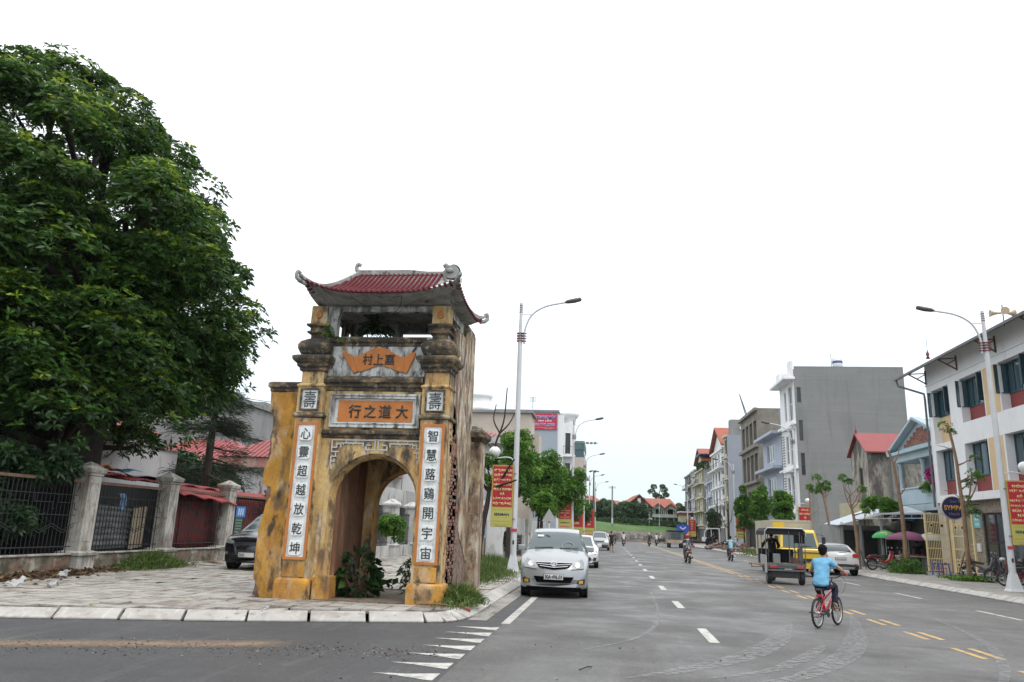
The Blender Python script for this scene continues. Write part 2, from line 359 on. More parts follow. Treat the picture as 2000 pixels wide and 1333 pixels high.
for pts, w in (([(.2, 9.9), (.89, 10.62), (1.92, 12.08), (2.69, 13.78), (3.37, 15.96), (3.79, 17.43)], .42), ([(1.2, 10.2), (2.07, 11.01), (2.69, 12.04), (3.33, 13.45), (3.64, 14.32)], .24), ([(1.5, 9.9), (2.37, 10.64), (3.34, 12.35), (4.04, 14.05), (4.97, 17.05), (5.66, 19.84)], .4), ([(3.8, 9), (5.5, 12.2), (6.8, 16), (7.8, 22)], .16), ([(-.6, 11.5), (.6, 14), (1.1, 18), (1.25, 25)], .1)):
    q = [(p.x, p.y) for p in smooth(pts)]; strip(q, w, m, .008, 'tyre_mark', True)
# sand strip + grit on the side street
ms = bpy.data.materials.new('spilt_sand'); ms.use_nodes = True; t = ms.node_tree; bs = t.nodes['Principled BSDF']; bs.inputs['Base Color'].default_value = (.26, .185, .12, 1); bs.inputs['Roughness'].default_value = .95
a_ = N(t, 'ShaderNodeAttribute'); a_.attribute_name = 'shade'; nz_ = N(t, 'ShaderNodeTexNoise'); nz_.inputs['Scale'].default_value = 14; nz_.inputs['Detail'].default_value = 8; tc_ = N(t, 'ShaderNodeTexCoord'); L(t, tc_.outputs['Object'], nz_.inputs[0])
q_ = N(t, 'ShaderNodeMath', operation='ADD'); L(t, a_.outputs['Fac'], q_.inputs[0]); L(t, nz_.outputs[0], q_.inputs[1]); r_ = N(t, 'ShaderNodeMapRange'); L(t, q_.outputs[0], r_.inputs[0]); r_.inputs[1].default_value = .7; r_.inputs[2].default_value = 1.45; r_.inputs[4].default_value = .8; L(t, r_.outputs[0], bs.inputs['Alpha'])
V = []; sh = []
for i in range(30):
    for j in range(6):
        def P(i, j):
            s_ = i/30; cx = -9.4+s_*5.2; cy = 9.25+s_*1.85+.12*math.sin(i*.5); return (cx-.1*(j-3), cy+(j-3)*.22, .006)
        V.append([P(i, j), P(i+1, j), P(i+1, j+1), P(i, j+1)])
V = np.array(V); sand = quadmesh('spilt_sand', V, ms, ROAD); me = sand.data
at = me.attributes.new('shade', 'FLOAT', 'POINT'); co = V.reshape(-1, 3); s_ = (co[:, 0]+9.4)/5.2; cy = 9.25+s_*1.85; at.data.foreach_set('value', np.clip(1-np.abs(co[:, 1]-cy)/.62, 0, 1)**1.4*np.clip(np.minimum(s_*6, (1.02-s_)*7), 0, 1)); stuff(sand)
gc = [flat('grit_%d' % i, c, .9) for i, c in enumerate(((.055, .055, .058), (.26, .25, .23), (.17, .11, .07)))]
gb = MB()
for i in range(1300):
    s_ = rnd.random(); x = -10.5+s_*8.3; y = 8.9+s_*2.0+rnd.gauss(.1, .38)
    if i > 1150: x, y = rnd.uniform(-9, 6), rnd.uniform(7.5, 13.2)
    if x > -5 and y > 13.2+(x+5)*.35: continue
    r_ = rnd.choice((.005, .006, .008, .011, .016)); gb.ball((x, y, r_*.6), r_, rnd.choices(gc, (5, 3, 2))[0], (rnd.uniform(.8, 1.5), 1, .7), 4, 2)
stuff(tag(gb.build('road_grit'), 'loose grit and pebbles scattered over the dark side street', 'gravel'))
# kerbs
def along(path, lens):
    """walk path; yields (p0,p1) pieces"""
    P = [Vector((x, y, 0)) for x, y in path]; segs = [(P[i+1]-P[i]).length for i in range(len(P)-1)]; T = sum(segs)
    def at(s_):
        for i, l in enumerate(segs):
            if s_ <= l: return P[i]+(P[i+1]-P[i])*(s_/l)
            s_ -= l
        return P[-1]
    s_ = 0; i = 0
    while s_ < T-.05:
        l = lens(at(s_)); yield at(s_), at(min(T, s_+l)); s_ += l
PAVL = struct(MB().box(-14.3, -14.2, 14, 14.1, .1, .12, M_JOINT).build('pavement'))
def kerb(path, inward, lens, par, name='kerb_stone', gap=.026, big=False):
    mb_far = MB(); cnt = 0
    for a, b in along(path, lens):
        d = (b-a); l = d.length; d.normalize(); nrm = Vector((-d.y, d.x, 0))*inward; g_ = gap*rnd.uniform(.5, 1.5); a2 = a+d*g_; b2 = b-d*g_; dz = rnd.uniform(-.008, .008)
        prof = ((0, 0), (.0, .035), (.27, .155+dz), (.33, .15+dz), (.33, 0))
        vs = [tuple(e_+nrm*u+Vector((0, 0, z))) for e_ in (a2, b2) for u, z in prof]; k = 5
        fs = [tuple(range(k))[::-1], tuple(range(k, 2*k))]+[(i, (i+1) % k, k+(i+1) % k, k+i) for i in range(k)]
        near = (a.length < 45) and cnt < 110
        t_ = MB() if near else mb_far; t_.add(vs, fs, M_KERB)
        if near: t_.build(name, par, bevel=.012); cnt += 1
    if mb_far.v: stuff(mb_far.build('far_kerb_stones', par))
kerb(kb[1:], 1, lambda p: .38 if -3.9 < p.x < -2.55 and p.y < 16 else (1.02 if p.y < 45 else 3), PAVL)
# left pavement base (dirt joints) and tiles
b = MB(); poly = [(x, y) for x, y in kb]; off = []
for i, (x, y) in enumerate(poly):
    a = Vector(poly[max(0, i-1)]); c = Vector(poly[min(len(poly)-1, i+1)]); d = (c-a).normalized(); off.append((x-d.y*.28, y+d.x*.28))
ring = off+[(-60, 143), (-90, 60), (-90, -8)]; n = len(ring)
b.add([(x, y, .118) for x, y in ring], [tuple(range(n))], M_JOINT); b.build('joint_bed', PAVL)
from bisect import bisect
def kerbY(x):  # inner kerb edge y at x for the front stretch
    for i in range(len(off)-1):
        if off[i][0] <= x <= off[i+1][0]: return off[i][1]+(off[i+1][1]-off[i][1])*(x-off[i][0])/(off[i+1][0]-off[i][0])
    return 1e9
T = .4; mt = MB(); meshes = {}; cnt = 0; far = MB()
cand = []
for i in range(-36, 0):
    for j in range(20, 150):
        x, y = -2.93+T*i+T/2, T*j+T/2
        if x < -14.3: continue
        if y-T/2 < max(kerbY(x-T/2), kerbY(x+T/2))+.04 and x > -14.4: continue
        if -7.2 < x < -3.2 and 15.6 < y < 19.3: continue
        if y > 42 and x < -6.8: continue
        if x > -5.3 and x < -3.3 and 26.5 < y < 31 : continue
        cand.append((math.hypot(x, y), x, y))
cand.sort()
for k, (d, x, y) in enumerate(cand):
    if d > 46 and (x+y) % 1 > .7: pass
    h = .15+rnd.uniform(-.006, .006)+(.03 if rnd.random() < .04 else 0)
    if x < -13.2 and rnd.random() < .25: continue
    m = M_TILES[rnd.choices((0, 1, 2), (5, 3, 3))[0]]; tl = rnd.uniform(-.004, .004); e_ = T/2-.013
    if k < 290:
        q = MB(); q.add([(-e_, -e_, -.04), (e_, -e_, -.04), (e_, e_, -.04), (-e_, e_, -.04), (-e_, -e_, tl), (e_, -e_, -tl), (e_, e_, tl), (-e_, e_, -tl)], [(4, 5, 6, 7), (0, 1, 5, 4), (1, 2, 6, 5), (2, 3, 7, 6), (3, 0, 4, 7)], m); o = q.build('paving_tile', PAVL, loc=(x, y, h))
    elif d < 62: far.add([(x-e_, y-e_, h-.04), (x+e_, y-e_, h-.04), (x+e_, y+e_, h-.04), (x-e_, y+e_, h-.04), (x-e_, y-e_, h+tl), (x+e_, y-e_, h-tl), (x+e_, y+e_, h+tl), (x-e_, y+e_, h-tl)], [(4, 5, 6, 7), (0, 1, 5, 4), (3, 0, 4, 7)], m)
far.add([(-14, 60, .15), (-2.93, 60, .15), (-2.93, 143, .15), (-14, 143, .15)], [(0, 1, 2, 3)], M_TILES[0])
stuff(far.build('far_paving_tiles', PAVL))
# right pavement
PAVR = struct(MB().box(12.6, 12.7, 20, 20.1, .1, .12, M_JOINT).build('pavement'))
kerb([(12.3, 143), (12.3, 14), (12.8, 10), (16, 4)], 1, lambda p: .55 if p.y < 55 else 2.2, PAVR)
M_TR = [mat('concrete_tile_%d' % i, c, .8, .12, 1.5, .1, 25, .2, 40, layers=(((.2, .19, .17), (1.2, 1.2, 1), .52, .66, .6),), world=True) for i, c in enumerate(((.32, .30, .265), (.28, .265, .24)))]
b = MB(); b.add([(12.6, 8, .118), (60, 8, .118), (60, 143, .118), (12.6, 143, .118)], [(0, 1, 2, 3)], M_JOINT); b.build('joint_bed', PAVR)
cand = sorted((math.hypot(12.6+T*i+T/2, T*j+T/2), 12.6+T*i+T/2, T*j+T/2) for i in range(0, 16) for j in range(45, 170)); far = MB()
for k, (d, x, y) in enumerate(cand):
    h = .15+rnd.uniform(-.004, .004); e_ = T/2-.006; m = M_TR[rnd.random() < .4]
    if k < 280:
        q = MB(); q.add([(-e_, -e_, -.04), (e_, -e_, -.04), (e_, e_, -.04), (-e_, e_, -.04), (-e_, -e_, 0), (e_, -e_, 0), (e_, e_, 0), (-e_, e_, 0)], [(4, 5, 6, 7), (0, 1, 5, 4), (1, 2, 6, 5), (2, 3, 7, 6), (3, 0, 4, 7)], m); q.build('paving_tile', PAVR, loc=(x, y, h))
    else: far.add([(x-e_, y-e_, h), (x+e_, y-e_, h), (x+e_, y+e_, h), (x-e_, y+e_, h)], [(0, 1, 2, 3)], m)
far.add([(12.6, 68, .15), (30, 68, .15), (30, 143, .15), (12.6, 143, .15)], [(0, 1, 2, 3)], M_TR[0]); stuff(far.build('far_paving_tiles', PAVR))
# ================= the village gate =================
DK = (.035, .03, .024)
M_OCH = mat('ochre_plaster', (.46, .235, .035), .88, .25, 1.6, .12, 18, .4, 25, layers=(((.50, .38, .24), (2.2, 2.2, 1.1), .47, .60, .8), ((.30, .12, .03), (1.6, 1.6, .8), .47, .66, .65), ((.12, .08, .045), (3.0, 3.0, 1.3), .50, .62, .85), (DK, (4.2, 4.2, 2.0), .56, .66, .9)))
M_PALE = mat('pale_ochre_plaster', (.50, .35, .15), .88, .22, 2, .12, 20, .4, 25, layers=(((.42, .21, .07), (2.6, 2.6, 1.1), .46, .60, .7), ((.55, .50, .42), (4, 4, 1.8), .52, .64, .6), ((.11, .075, .045), (3.2, 3.2, 1.2), .48, .61, .9), (DK, (4.4, 4.4, 1.7), .55, .65, .92)))
M_MOULD = mat('mouldy_cornice', (.13, .095, .06), .92, .3, 4, .2, 25, .5, 30, layers=(((.50, .36, .18), (5, 5, 3), .47, .60, .55), (DK, (3, 3, 5), .38, .54, .92), ((.40, .40, .34), (9, 9, 6), .57, .66, .5)))
M_LIME = mat('grey_lime_plaster', (.46, .47, .45), .88, .15, 2, .1, 20, .3, 30, layers=(((.62, .63, .61), (3, 3, 1.2), .45, .59, .7), ((.12, .11, .095), (4, 4, 1.4), .44, .58, .85), (DK, (8, 8, 3), .53, .62, .85)))
M_STREAK = mat('streaked_side_plaster', (.33, .25, .15), .92, .3, 3, .2, 20, 1.0, 9, layers=(((.52, .47, .38), (3.4, 3.4, 1.6), .46, .58, .85), ((.15, .09, .06), (2.4, 2.4, 1.2), .48, .60, .85), (DK, (3.4, 3.4, 1.1), .50, .60, .92), ((.20, .07, .05), (4, 4, 3), .56, .64, .75)))
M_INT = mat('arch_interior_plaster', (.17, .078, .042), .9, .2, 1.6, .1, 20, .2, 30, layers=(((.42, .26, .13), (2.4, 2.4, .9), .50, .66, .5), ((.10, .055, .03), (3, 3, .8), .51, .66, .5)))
M_WHT = mat('stele_white', (.62, .63, .62), .7, .08, 3, .06, 25, .15, 30, layers=(((.25, .25, .24), (4, 4, 2.2), .50, .67, .7), (DK, (16, 16, 14), .63, .70, .7)))
M_TILEW = mat('character_tile_white', (.70, .71, .70), .5, .05, 3, .04, 25, .08, 30, layers=(((.4, .4, .38), (9, 9, 9), .55, .69, .4),))
M_ORG = mat('orange_terracotta', (.46, .16, .035), .75, .12, 4, .08, 25, .15, 30, layers=(((.27, .11, .04), (5, 5, 3), .49, .66, .55), ((.55, .32, .15), (14, 14, 14), .61, .68, .6)))
M_INK = mat('ink_black', (.028, .036, .036), .6, .2, 9, 0, 1, .1, 30)
M_BRK = [mat('old_brick_%d' % i, c, .93, .25, 9, .2, 40, .6, 30, layers=(((.24, .18, .14), (6, 6, 6), .44, .56, .7), ((.07, .045, .035), (5, 5, 5), .50, .62, .7)), world=True) for i, c in enumerate(((.24, .07, .045), (.17, .065, .045), (.27, .12, .08), (.12, .07, .05)))]
M_MORT = mat('crumbling_mortar', (.15, .095, .07), .96, .3, 6, .3, 30, .9, 25, layers=(((.30, .24, .19), (7, 7, 7), .45, .58, .6), ((.09, .055, .04), (8, 8, 8), .50, .62, .7)))
M_RTILE = mat('glazed_red_roof_tile', (.095, .009, .015), .75, .2, 6, .12, 30, .15, 40, 0, .2, layers=(((.10, .02, .02), (3, 3, 3), .50, .64, .6), ((.32, .15, .13), (20, 20, 20), .61, .68, .5)))
M_CONC = mat('weathered_grey_cement', (.27, .275, .26), .9, .15, 3, .12, 25, .3, 30, layers=(((.13, .125, .11), (3, 3, 1.5), .47, .64, .7), ((.42, .43, .41), (4, 4, 2), .51, .64, .5), (DK, (7, 7, 3), .57, .67, .8)))
GATE = thing('village_gate', 'tall weathered yellow village gate with arch, black characters and curled red tiled roof', 'gate', (-5, 16.9, .12))
def part(b, name, bevel=0, par=None, **k):
    return b.build(name, par or GATE, True, bevel, **k)
YF = 15.56; YW = 15.74
# --- pilasters
def pilaster(x0, x1, nm, right):
    cx, hx = (x0+x1)/2, (x1-x0)/2; cy = YF+hx+.02
    b = MB(); b.sqloft([(.06, .1), (.065, .46), (.05, .53), (.0, .56)], cx, cy, hx, hx, M_OCH); part(b, 'plinth', .02)
    b = MB(); b.sqloft([(0, .55), (0, 3.86)], cx, cy, hx-.01, hx-.01, M_PALE); part(b, 'pilaster_shaft', .012)
    b = MB(); F = Fmy(cy-hx+.01); fbox(b, F, x0+.07, x1-.07, .58, .87, .0, .02, M_OCH); part(b, 'base_panel', .012)
    # stele: orange frame, white field
    b = MB(); xa, xb, za, zb, w = cx-.245, cx+.245, .92, 3.75, .055
    for q in ((xa, xb, za, za+w), (xa, xb, zb-w, zb), (xa, xa+w, za+w, zb-w), (xb-w, xb, za+w, zb-w)): fbox(b, F, *q, 0, .032, M_ORG)
    part(b, 'stele_frame'); b = MB(); fbox(b, F, xa+w, xb-w, za+w, zb-w, 0, .012, M_WHT); part(b, 'stele_panel')
    for i, ch in enumerate(right):
        z = 3.50-i*.392; a = .135; c = .035; xx = cx+rnd.uniform(-.008, .008); b = MB()
        o = [(xx-a+c, z-a-.01), (xx+a-c, z-a-.01), (xx+a, z-a-.01+c), (xx+a, z+a+.01-c), (xx+a-c, z+a+.01), (xx-a+c, z+a+.01), (xx-a, z+a+.01-c), (xx-a, z-a-.01+c)]
        b.prism(o, F, .012, .03, M_TILEW); ob = part(b, 'character_tile', .004)
        text('character', ch, F, xx, z, .215, .235, M_INK, ob, d=.034, ext=.006, bold=.008)
    # capital band, shou block
    b = MB(); b.sqloft([(-.01, 3.84), (.04, 3.86), (.045, 3.90), (.02, 3.93), (.0, 3.96)], cx, cy, hx, hx, M_MOULD); part(b, 'capital_band', .008)
    b = MB(); b.sqloft([(0, 3.955), (0, 4.50), (.03, 4.53), (.03, 4.56), (-.03, 4.60)], cx, cy, hx-.01, hx-.01, M_PALE); part(b, 'pilaster_block', .01)
    b = MB(); s = .175
    for q in ((cx-s-.04, cx+s+.04, 4.0, 4.035), (cx-s-.04, cx+s+.04, 4.445, 4.48), (cx-s-.04, cx-s, 4.035, 4.445), (cx+s, cx+s+.04, 4.035, 4.445)): fbox(b, F, *q, 0, .03, M_MOULD)
    part(b, 'panel_border'); b = MB(); fbox(b, F, cx-s, cx+s, 4.035, 4.445, 0, .008, M_WHT); o = part(b, 'longevity_panel')
    text('character', '壽', F, cx, 4.24, .27, .36, M_INK, o, d=.012, ext=.01, bold=.0)
    # neck, big corbelled cap, bulb, upper neck, lantern block
    b = MB(); b.sqloft([(-.05, 4.58), (-.05, 4.86)], cx, cy, hx, hx, M_PALE); part(b, 'pilaster_neck', .01)
    b = MB(); b.sqloft([(-.05, 4.85), (.0, 4.88), (.0, 4.93), (.05, 4.97), (.05, 5.02), (.11, 5.07), (.14, 5.12), (.14, 5.18), (.05, 5.215)], cx, cy, hx, hx, M_MOULD); part(b, 'pilaster_cap', .01)
    b = MB(); b.sqloft([(-.04, 5.20), (.0, 5.225), (.03, 5.28), (.065, 5.36), (.07, 5.44), (.03, 5.52), (-.06, 5.585), (-.1, 5.61)], cx, cy, hx, hx, M_MOULD, True); part(b, 'onion_base', .015)
    b = MB(); b.sqloft([(-.13, 5.60), (-.13, 5.70), (-.06, 5.74), (-.06, 5.78), (-.11, 5.79), (-.11, 5.86), (-.04, 5.90), (-.04, 5.94), (-.1, 5.96)], cx, cy, hx, hx, M_MOULD); part(b, 'small_capital', .006)
    b = MB(); b.sqloft([(-.11, 5.95), (-.115, 6.36)], cx, cy-.03, hx, hx, M_PALE); part(b, 'lantern_block', .012)
    b = MB(); dr = []
    for k in range(18):
        a = 2*PI*k/18; r_ = .075; zz = r_*math.cos(a); xx = r_*math.sin(a)*(1-.0 if zz < 0 else 1-.75*(zz/r_)**2)
        dr.append((cx+xx, 6.14+zz*(1.0 if zz < 0 else 1.55)))
    b.prism(dr, Fmy(cy-hx+.08), 0, .03, M_ORG); part(b, 'teardrop_ornament', .006)
pilaster(-6.68, -6.08, 'left', '心靈超越放乾坤'); pilaster(-3.93, -3.33, 'right', '智慧蕗鷄開宇宙')
# --- front wall with arch (ring of quads), fully three-dimensional
def archwall(y0, y1, xl, xr, ztop, cx, r, zs, m, mi, name, r2=None, zb=.12):
    r2 = r2 or r; b = MB(); n = 28; arc = [(cx-r, zb)]+[(cx-r*math.cos(PI*k/n), zs+r*math.sin(PI*k/n)) for k in range(n+1)]+[(cx+r, zb)]
    arc2 = [(cx-r2, zb)]+[(cx-r2*math.cos(PI*k/n), zs+r2*math.sin(PI*k/n)) for k in range(n+1)]+[(cx+r2, zb)]
    for y, A, fl in ((y0, arc, 0), (y1, arc2, 1)):
        pts = [(xl, y, zb), (xl, y, zs)]; 
        for k in range(len(A)-1):
            a, c = A[k], A[k+1]
            if k == 0: q = [(xl, y, zb), (a[0], y, a[1]), (c[0], y, c[1]), (xl, y, c[1])]
            elif k == len(A)-2: q = [(a[0], y, a[1]), (c[0], y, c[1]), (xr, y, zb), (xr, y, a[1])]
            else: q = [(a[0], y, a[1]), (c[0], y, c[1]), (c[0], y, ztop), (a[0], y, ztop)]
            b.add(q, [(0, 1, 2, 3)], m)
        b.add([(xl, y, zs), (cx-r if y == y0 else cx-r2, y, zs), (cx-r if y == y0 else cx-r2, y, ztop), (xl, y, ztop)], [(0, 1, 2, 3)], m)
        rr = r if y == y0 else r2; b.add([(cx+rr, y, zs), (xr, y, zs), (xr, y, ztop), (cx+rr, y, ztop)], [(0, 1, 2, 3)], m)
    for k in range(len(arc)-1):
        a, c, d, e_ = arc[k], arc[k+1], arc2[k+1], arc2[k]; b.add([(a[0], y0, a[1]), (c[0], y0, c[1]), (d[0], y1, d[1]), (e_[0], y1, e_[1])], [(0, 1, 2, 3)], mi, True)
    return part(b, name)
CX = -4.865
archwall(YW, YW+.22, -6.09, -3.92, 3.46, CX, .955, 2.17, M_PALE, M_PALE, 'arch_wall', .86)
archwall(17.62, 17.95, -6.6, -3.34, 3.6, -4.60, .82, 2.1, M_PALE, M_OCH, 'rear_arch_wall', .78)
b = MB(); n = 20; r = .955   # raised archivolt
for k in range(n):
    a0, a1 = PI*k/n, PI*(k+1)/n; P = lambda a, rr, d: (CX-rr*math.cos(a), YW-d, 2.17+rr*math.sin(a))
    b.add([P(a0, r, .025), P(a1, r, .025), P(a1, r+.09, .025), P(a0, r+.09, .025), P(a0, r, 0), P(a1, r, 0), P(a1, r+.09, 0), P(a0, r+.09, 0)], [(0, 1, 2, 3), (4, 0, 3, 7), (1, 5, 6, 2), (3, 2, 6, 7), (5, 1, 0, 4)], M_PALE)
for s in (-1, 1): fbox(b, Fmy(YW), CX+s*(r+.045)-.045, CX+s*(r+.045)+.045, .6, 2.17, 0, .025, M_PALE)
part(b, 'archivolt')
b = MB(); b.box(-5.98, -5.60, YF+.07, YW+.30, .1, .62, M_OCH); part(b, 'arch_pier', .02)
# interior side walls, vault, floor
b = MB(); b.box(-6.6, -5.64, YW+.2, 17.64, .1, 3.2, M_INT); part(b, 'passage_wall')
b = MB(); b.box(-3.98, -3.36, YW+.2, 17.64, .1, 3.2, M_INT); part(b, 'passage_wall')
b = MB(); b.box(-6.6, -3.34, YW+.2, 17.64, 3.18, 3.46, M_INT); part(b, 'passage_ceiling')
b = MB(); b.box(-5.9, -3.6, 15.6, 18.3, .1, .175, M_DIRT); part(b, 'threshold')
# body above the arch
b = MB(); b.box(-6.6, -3.36, YW+.01, 17.93, 3.455, 5.50, M_STREAK); part(b, 'gate_body')
# mouldings across the front
def across(name, prof, m, x0=-6.08, x1=-3.93):
    b = MB(); vs = [(x0, YW-o, z) for o, z in prof]+[(x1, YW-o, z) for o, z in prof]; n = len(prof)
    b.add(vs, [(i, i+1, n+i+1, n+i) for i in range(n-1)]+[tuple(range(n)), tuple(range(n, 2*n))[::-1]], m); part(b, name, .006)
across('lower_string_course', [(0, 3.43), (.03, 3.46), (.03, 3.50), (.09, 3.53), (.09, 3.58), (.05, 3.61), (0, 3.62)], M_MOULD)
across('main_cornice', [(0, 4.44), (.03, 4.47), (.03, 4.52), (.07, 4.55), (.07, 4.60), (.13, 4.64), (.14, 4.70), (.10, 4.745), (.06, 4.78), (0, 4.79)], M_MOULD)
across('sill_moulding', [(0, 5.44), (.04, 5.46), (.04, 5.51), (.09, 5.54), (.09, 5.60), (.05, 5.65), (-.25, 5.66), (-.25, 5.44)], M_MOULD)
b = MB(); fbox(b, Fmy(YW), -6.08, -3.93, 3.61, 4.45, 0, .01, M_PALE); part(b, 'frieze_wall'); b = MB(); fbox(b, Fmy(YW), -6.08, -3.93, 4.78, 5.45, 0, .012, M_LIME); part(b, 'upper_panel')
# plaque
F = Fmy(YW); xa, xb, za, zb = -5.95, -3.97, 3.665, 4.39
b = MB()
for d, w0, w1 in ((.075, 0, .04), (.055, .04, .075), (.075, .075, .10)):
    for q in ((xa+w0, xb-w0, za+w0, za+w1), (xa+w0, xb-w0, zb-w1, zb-w0), (xa+w0, xa+w1, za+w1, zb-w1), (xb-w1, xb-w0, za+w1, zb-w1)): fbox(b, F, *q, .01, d, M_LIME)
part(b, 'plaque_frame', .004); b = MB(); fbox(b, F, xa+.1, xb-.1, za+.1, zb-.1, .01, .02, M_WHT); part(b, 'plaque_border')
b = MB(); fbox(b, F, xa+.175, xb-.165, za+.125, zb-.14, .02, .032, M_ORG); o = part(b, 'plaque_panel', .004)
for ch, x in zip('行之道大', (-5.40, -5.06, -4.73, -4.36)): text('character', ch, F, x, 4.015, .27, .285, M_INK, o, d=.04, ext=.014, bold=.012)
# scroll
def sc_top(u): return 5.27+.14*math.cos(u*PI*1.0)-.05*abs(u)**3*0
b = MB(); top = []; bot = []
for k in range(25):
    u = -1+k/12.5 if k < 25 else 1; u = -1+2*k/24; xt = -4.96+u*.62; xb_ = -4.90+u*.50
    top.append((xt, 5.305+.12*math.cos(u*PI)+(0 if abs(u) < .8 else .02))); bot.append((xb_, 4.945+.07*math.cos(u*PI)))
b.prism([(x-.0, z) for x, z in bot]+top[::-1], F, .012, .045, M_ORG); o = part(b, 'scroll_panel', .006)
for s in (-1, 1):
    b = MB(); xt = -4.96+s*.70; xo = -4.90+s*.50; b.prism([(xo, 4.875), (xo+s*.09, 4.83), (xt+s*.13, 5.27), (xt+s*.10, 5.33), (xt-s*.1, 5.245)][::s], F, .012, .075, M_ORG); part(b, 'scroll_roll', .02, par=None)
    b = MB(); b.tube([F(xt+s*.04, 5.31, .04), F(xt+s*.12, 5.44, .04)], .022, M_OCH if s < 0 else M_INK, 8); part(b, 'scroll_rod')
for ch, x in zip('村上嘉', (-5.20, -4.96, -4.71)): text('character', ch, F, x, 5.15, .22, .24, M_INK, o, d=.052, ext=.01, bold=.01)
# fret relief
M_FRET = mat('grey_fret', (.42, .43, .42), .85, .15, 5)
b = MB(); t_ = .028
def fr(x0, x1, z0, z1, s): 
    if s < 0: x0, x1 = 2*CX-x1, 2*CX-x0
    fbox(b, F, x0, x1, z0, z1, 0, .03, M_FRET)
for s in (-1, 1):
    X1 = CX+.99
    for q in ((CX+.02, X1, 3.385, 3.41), (CX+.28, X1-.2, 3.32, 3.345), (X1-.025, X1, 3.16, 3.385), (X1-.13, X1-.025, 3.225, 3.25), (X1-.13, X1-.105, 3.25, 3.33), (X1-.22, X1-.13, 3.30, 3.325), (X1-.22, X1-.195, 3.235, 3.30),
              (X1-.17, X1, 3.135, 3.16), (X1-.12, X1-.095, 3.06, 3.135), (X1-.13, X1, 3.035, 3.06), (X1-.025, X1, 2.86, 3.035), (X1-.1, X1-.025, 2.93, 2.955), (X1-.1, X1-.075, 2.955, 3.0), (X1-.05, X1-.02, 2.78, 2.86),
              (CX+.02, CX+.045, 3.19, 3.385), (CX+.045, CX+.24, 3.19, 3.215), (CX+.215, CX+.24, 3.215, 3.30), (CX+.12, CX+.24, 3.285, 3.31), (CX+.28, CX+.305, 3.26, 3.32), (CX+.45, CX+.47, 3.345, 3.385), (CX+.66, CX+.68, 3.345, 3.385), (CX+.5, CX+.52, 3.29, 3.32), (CX+.72, CX+.74, 3.29, 3.32)): fr(*q, s)
part(b, 'fret_relief')
# pavilion
b = MB(); F2 = Fmy(15.72); wall(b, F2, -6.33, -3.45, 5.48, 6.36, M_LIME, [(-5.97, -3.80, 5.66, 6.24)], .16)
wall(b, Fmy(15.88), -6.33, -3.45, 5.48, 6.36, M_LIME, [(-5.97, -3.80, 5.66, 6.24)], .01)
for sx in (-1, 1):  # haunches of the opening
    for k in range(4): 
        a0, a1 = PI/2*k/4, PI/2*(k+1)/4; r_ = .16; ex = -5.97 if sx < 0 else -3.80; P = lambda a: (ex-sx*r_*(1-math.cos(a)), 6.24-r_*(1-math.sin(a)))
        b.prism([(ex, 6.24), P(a0), P(a1)], F2, -.16, -.001, M_LIME)
part(b, 'pavilion_front')
b = MB(); wall(b, Fmy(17.30), -6.33, -3.45, 5.48, 6.40, M_LIME, [(-6.31, -6.22, 5.6, 6.16), (-5.95, -5.17, 5.6, 6.16), (-4.95, -3.62, 5.6, 6.16)], .16)
wall(b, Fmy(17.46), -6.33, -3.45, 5.48, 6.40, M_LIME, [(-6.31, -6.22, 5.6, 6.16), (-5.95, -5.17, 5.6, 6.16), (-4.95, -3.62, 5.6, 6.16)], .01); part(b, 'pavilion_rear')
b = MB(); wall(b, Fpx(-3.45), 15.72, 17.46, 5.48, 6.40, M_LIME, [(16.05, 17.0, 5.66, 6.2)], .14); part(b, 'pavilion_side'); b = MB(); wall(b, Fpx(-6.33), 15.72, 17.46, 5.48, 6.40, M_LIME, [(16.05, 17.0, 5.66, 6.2)], .01); part(b, 'pavilion_side')
b = MB(); b.box(-6.3, -3.48, 15.74, 17.44, 6.38, 6.44, M_CONC); part(b, 'pavilion_ceiling')
# roof
RX0, RX1, RY0, RY1 = -6.52, -3.13, 14.93, 18.1; RCX, RCY = (RX0+RX1)/2, (RY0+RY1)/2; HW, HD = (RX1-RX0)/2, (RY1-RY0)/2; HIP = .66
def roofz(x, y):
    s_ = min((x-RX0)/HIP, (RX1-x)/HIP, (y-RY0)/HD, (RY1-y)/HD); s_ = max(0, min(1, s_)); tx, ty = abs((x-RCX)/HW), abs((y-RCY)/HD)
    return 6.44+.93*s_**1.35+.30*(min(1, tx)**3)*(min(1, ty)**3)
b = MB(); nx, ny = 40, 32; G_ = [[(RX0+(RX1-RX0)*i/nx, RY0+(RY1-RY0)*j/ny) for j in range(ny+1)] for i in range(nx+1)]
vs = [(x, y, roofz(x, y)-.02) for c in G_ for x, y in c]; b.add(vs, [(i*(ny+1)+j, (i+1)*(ny+1)+j, (i+1)*(ny+1)+j+1, i*(ny+1)+j+1) for i in range(nx) for j in range(ny)], M_CONC, True)
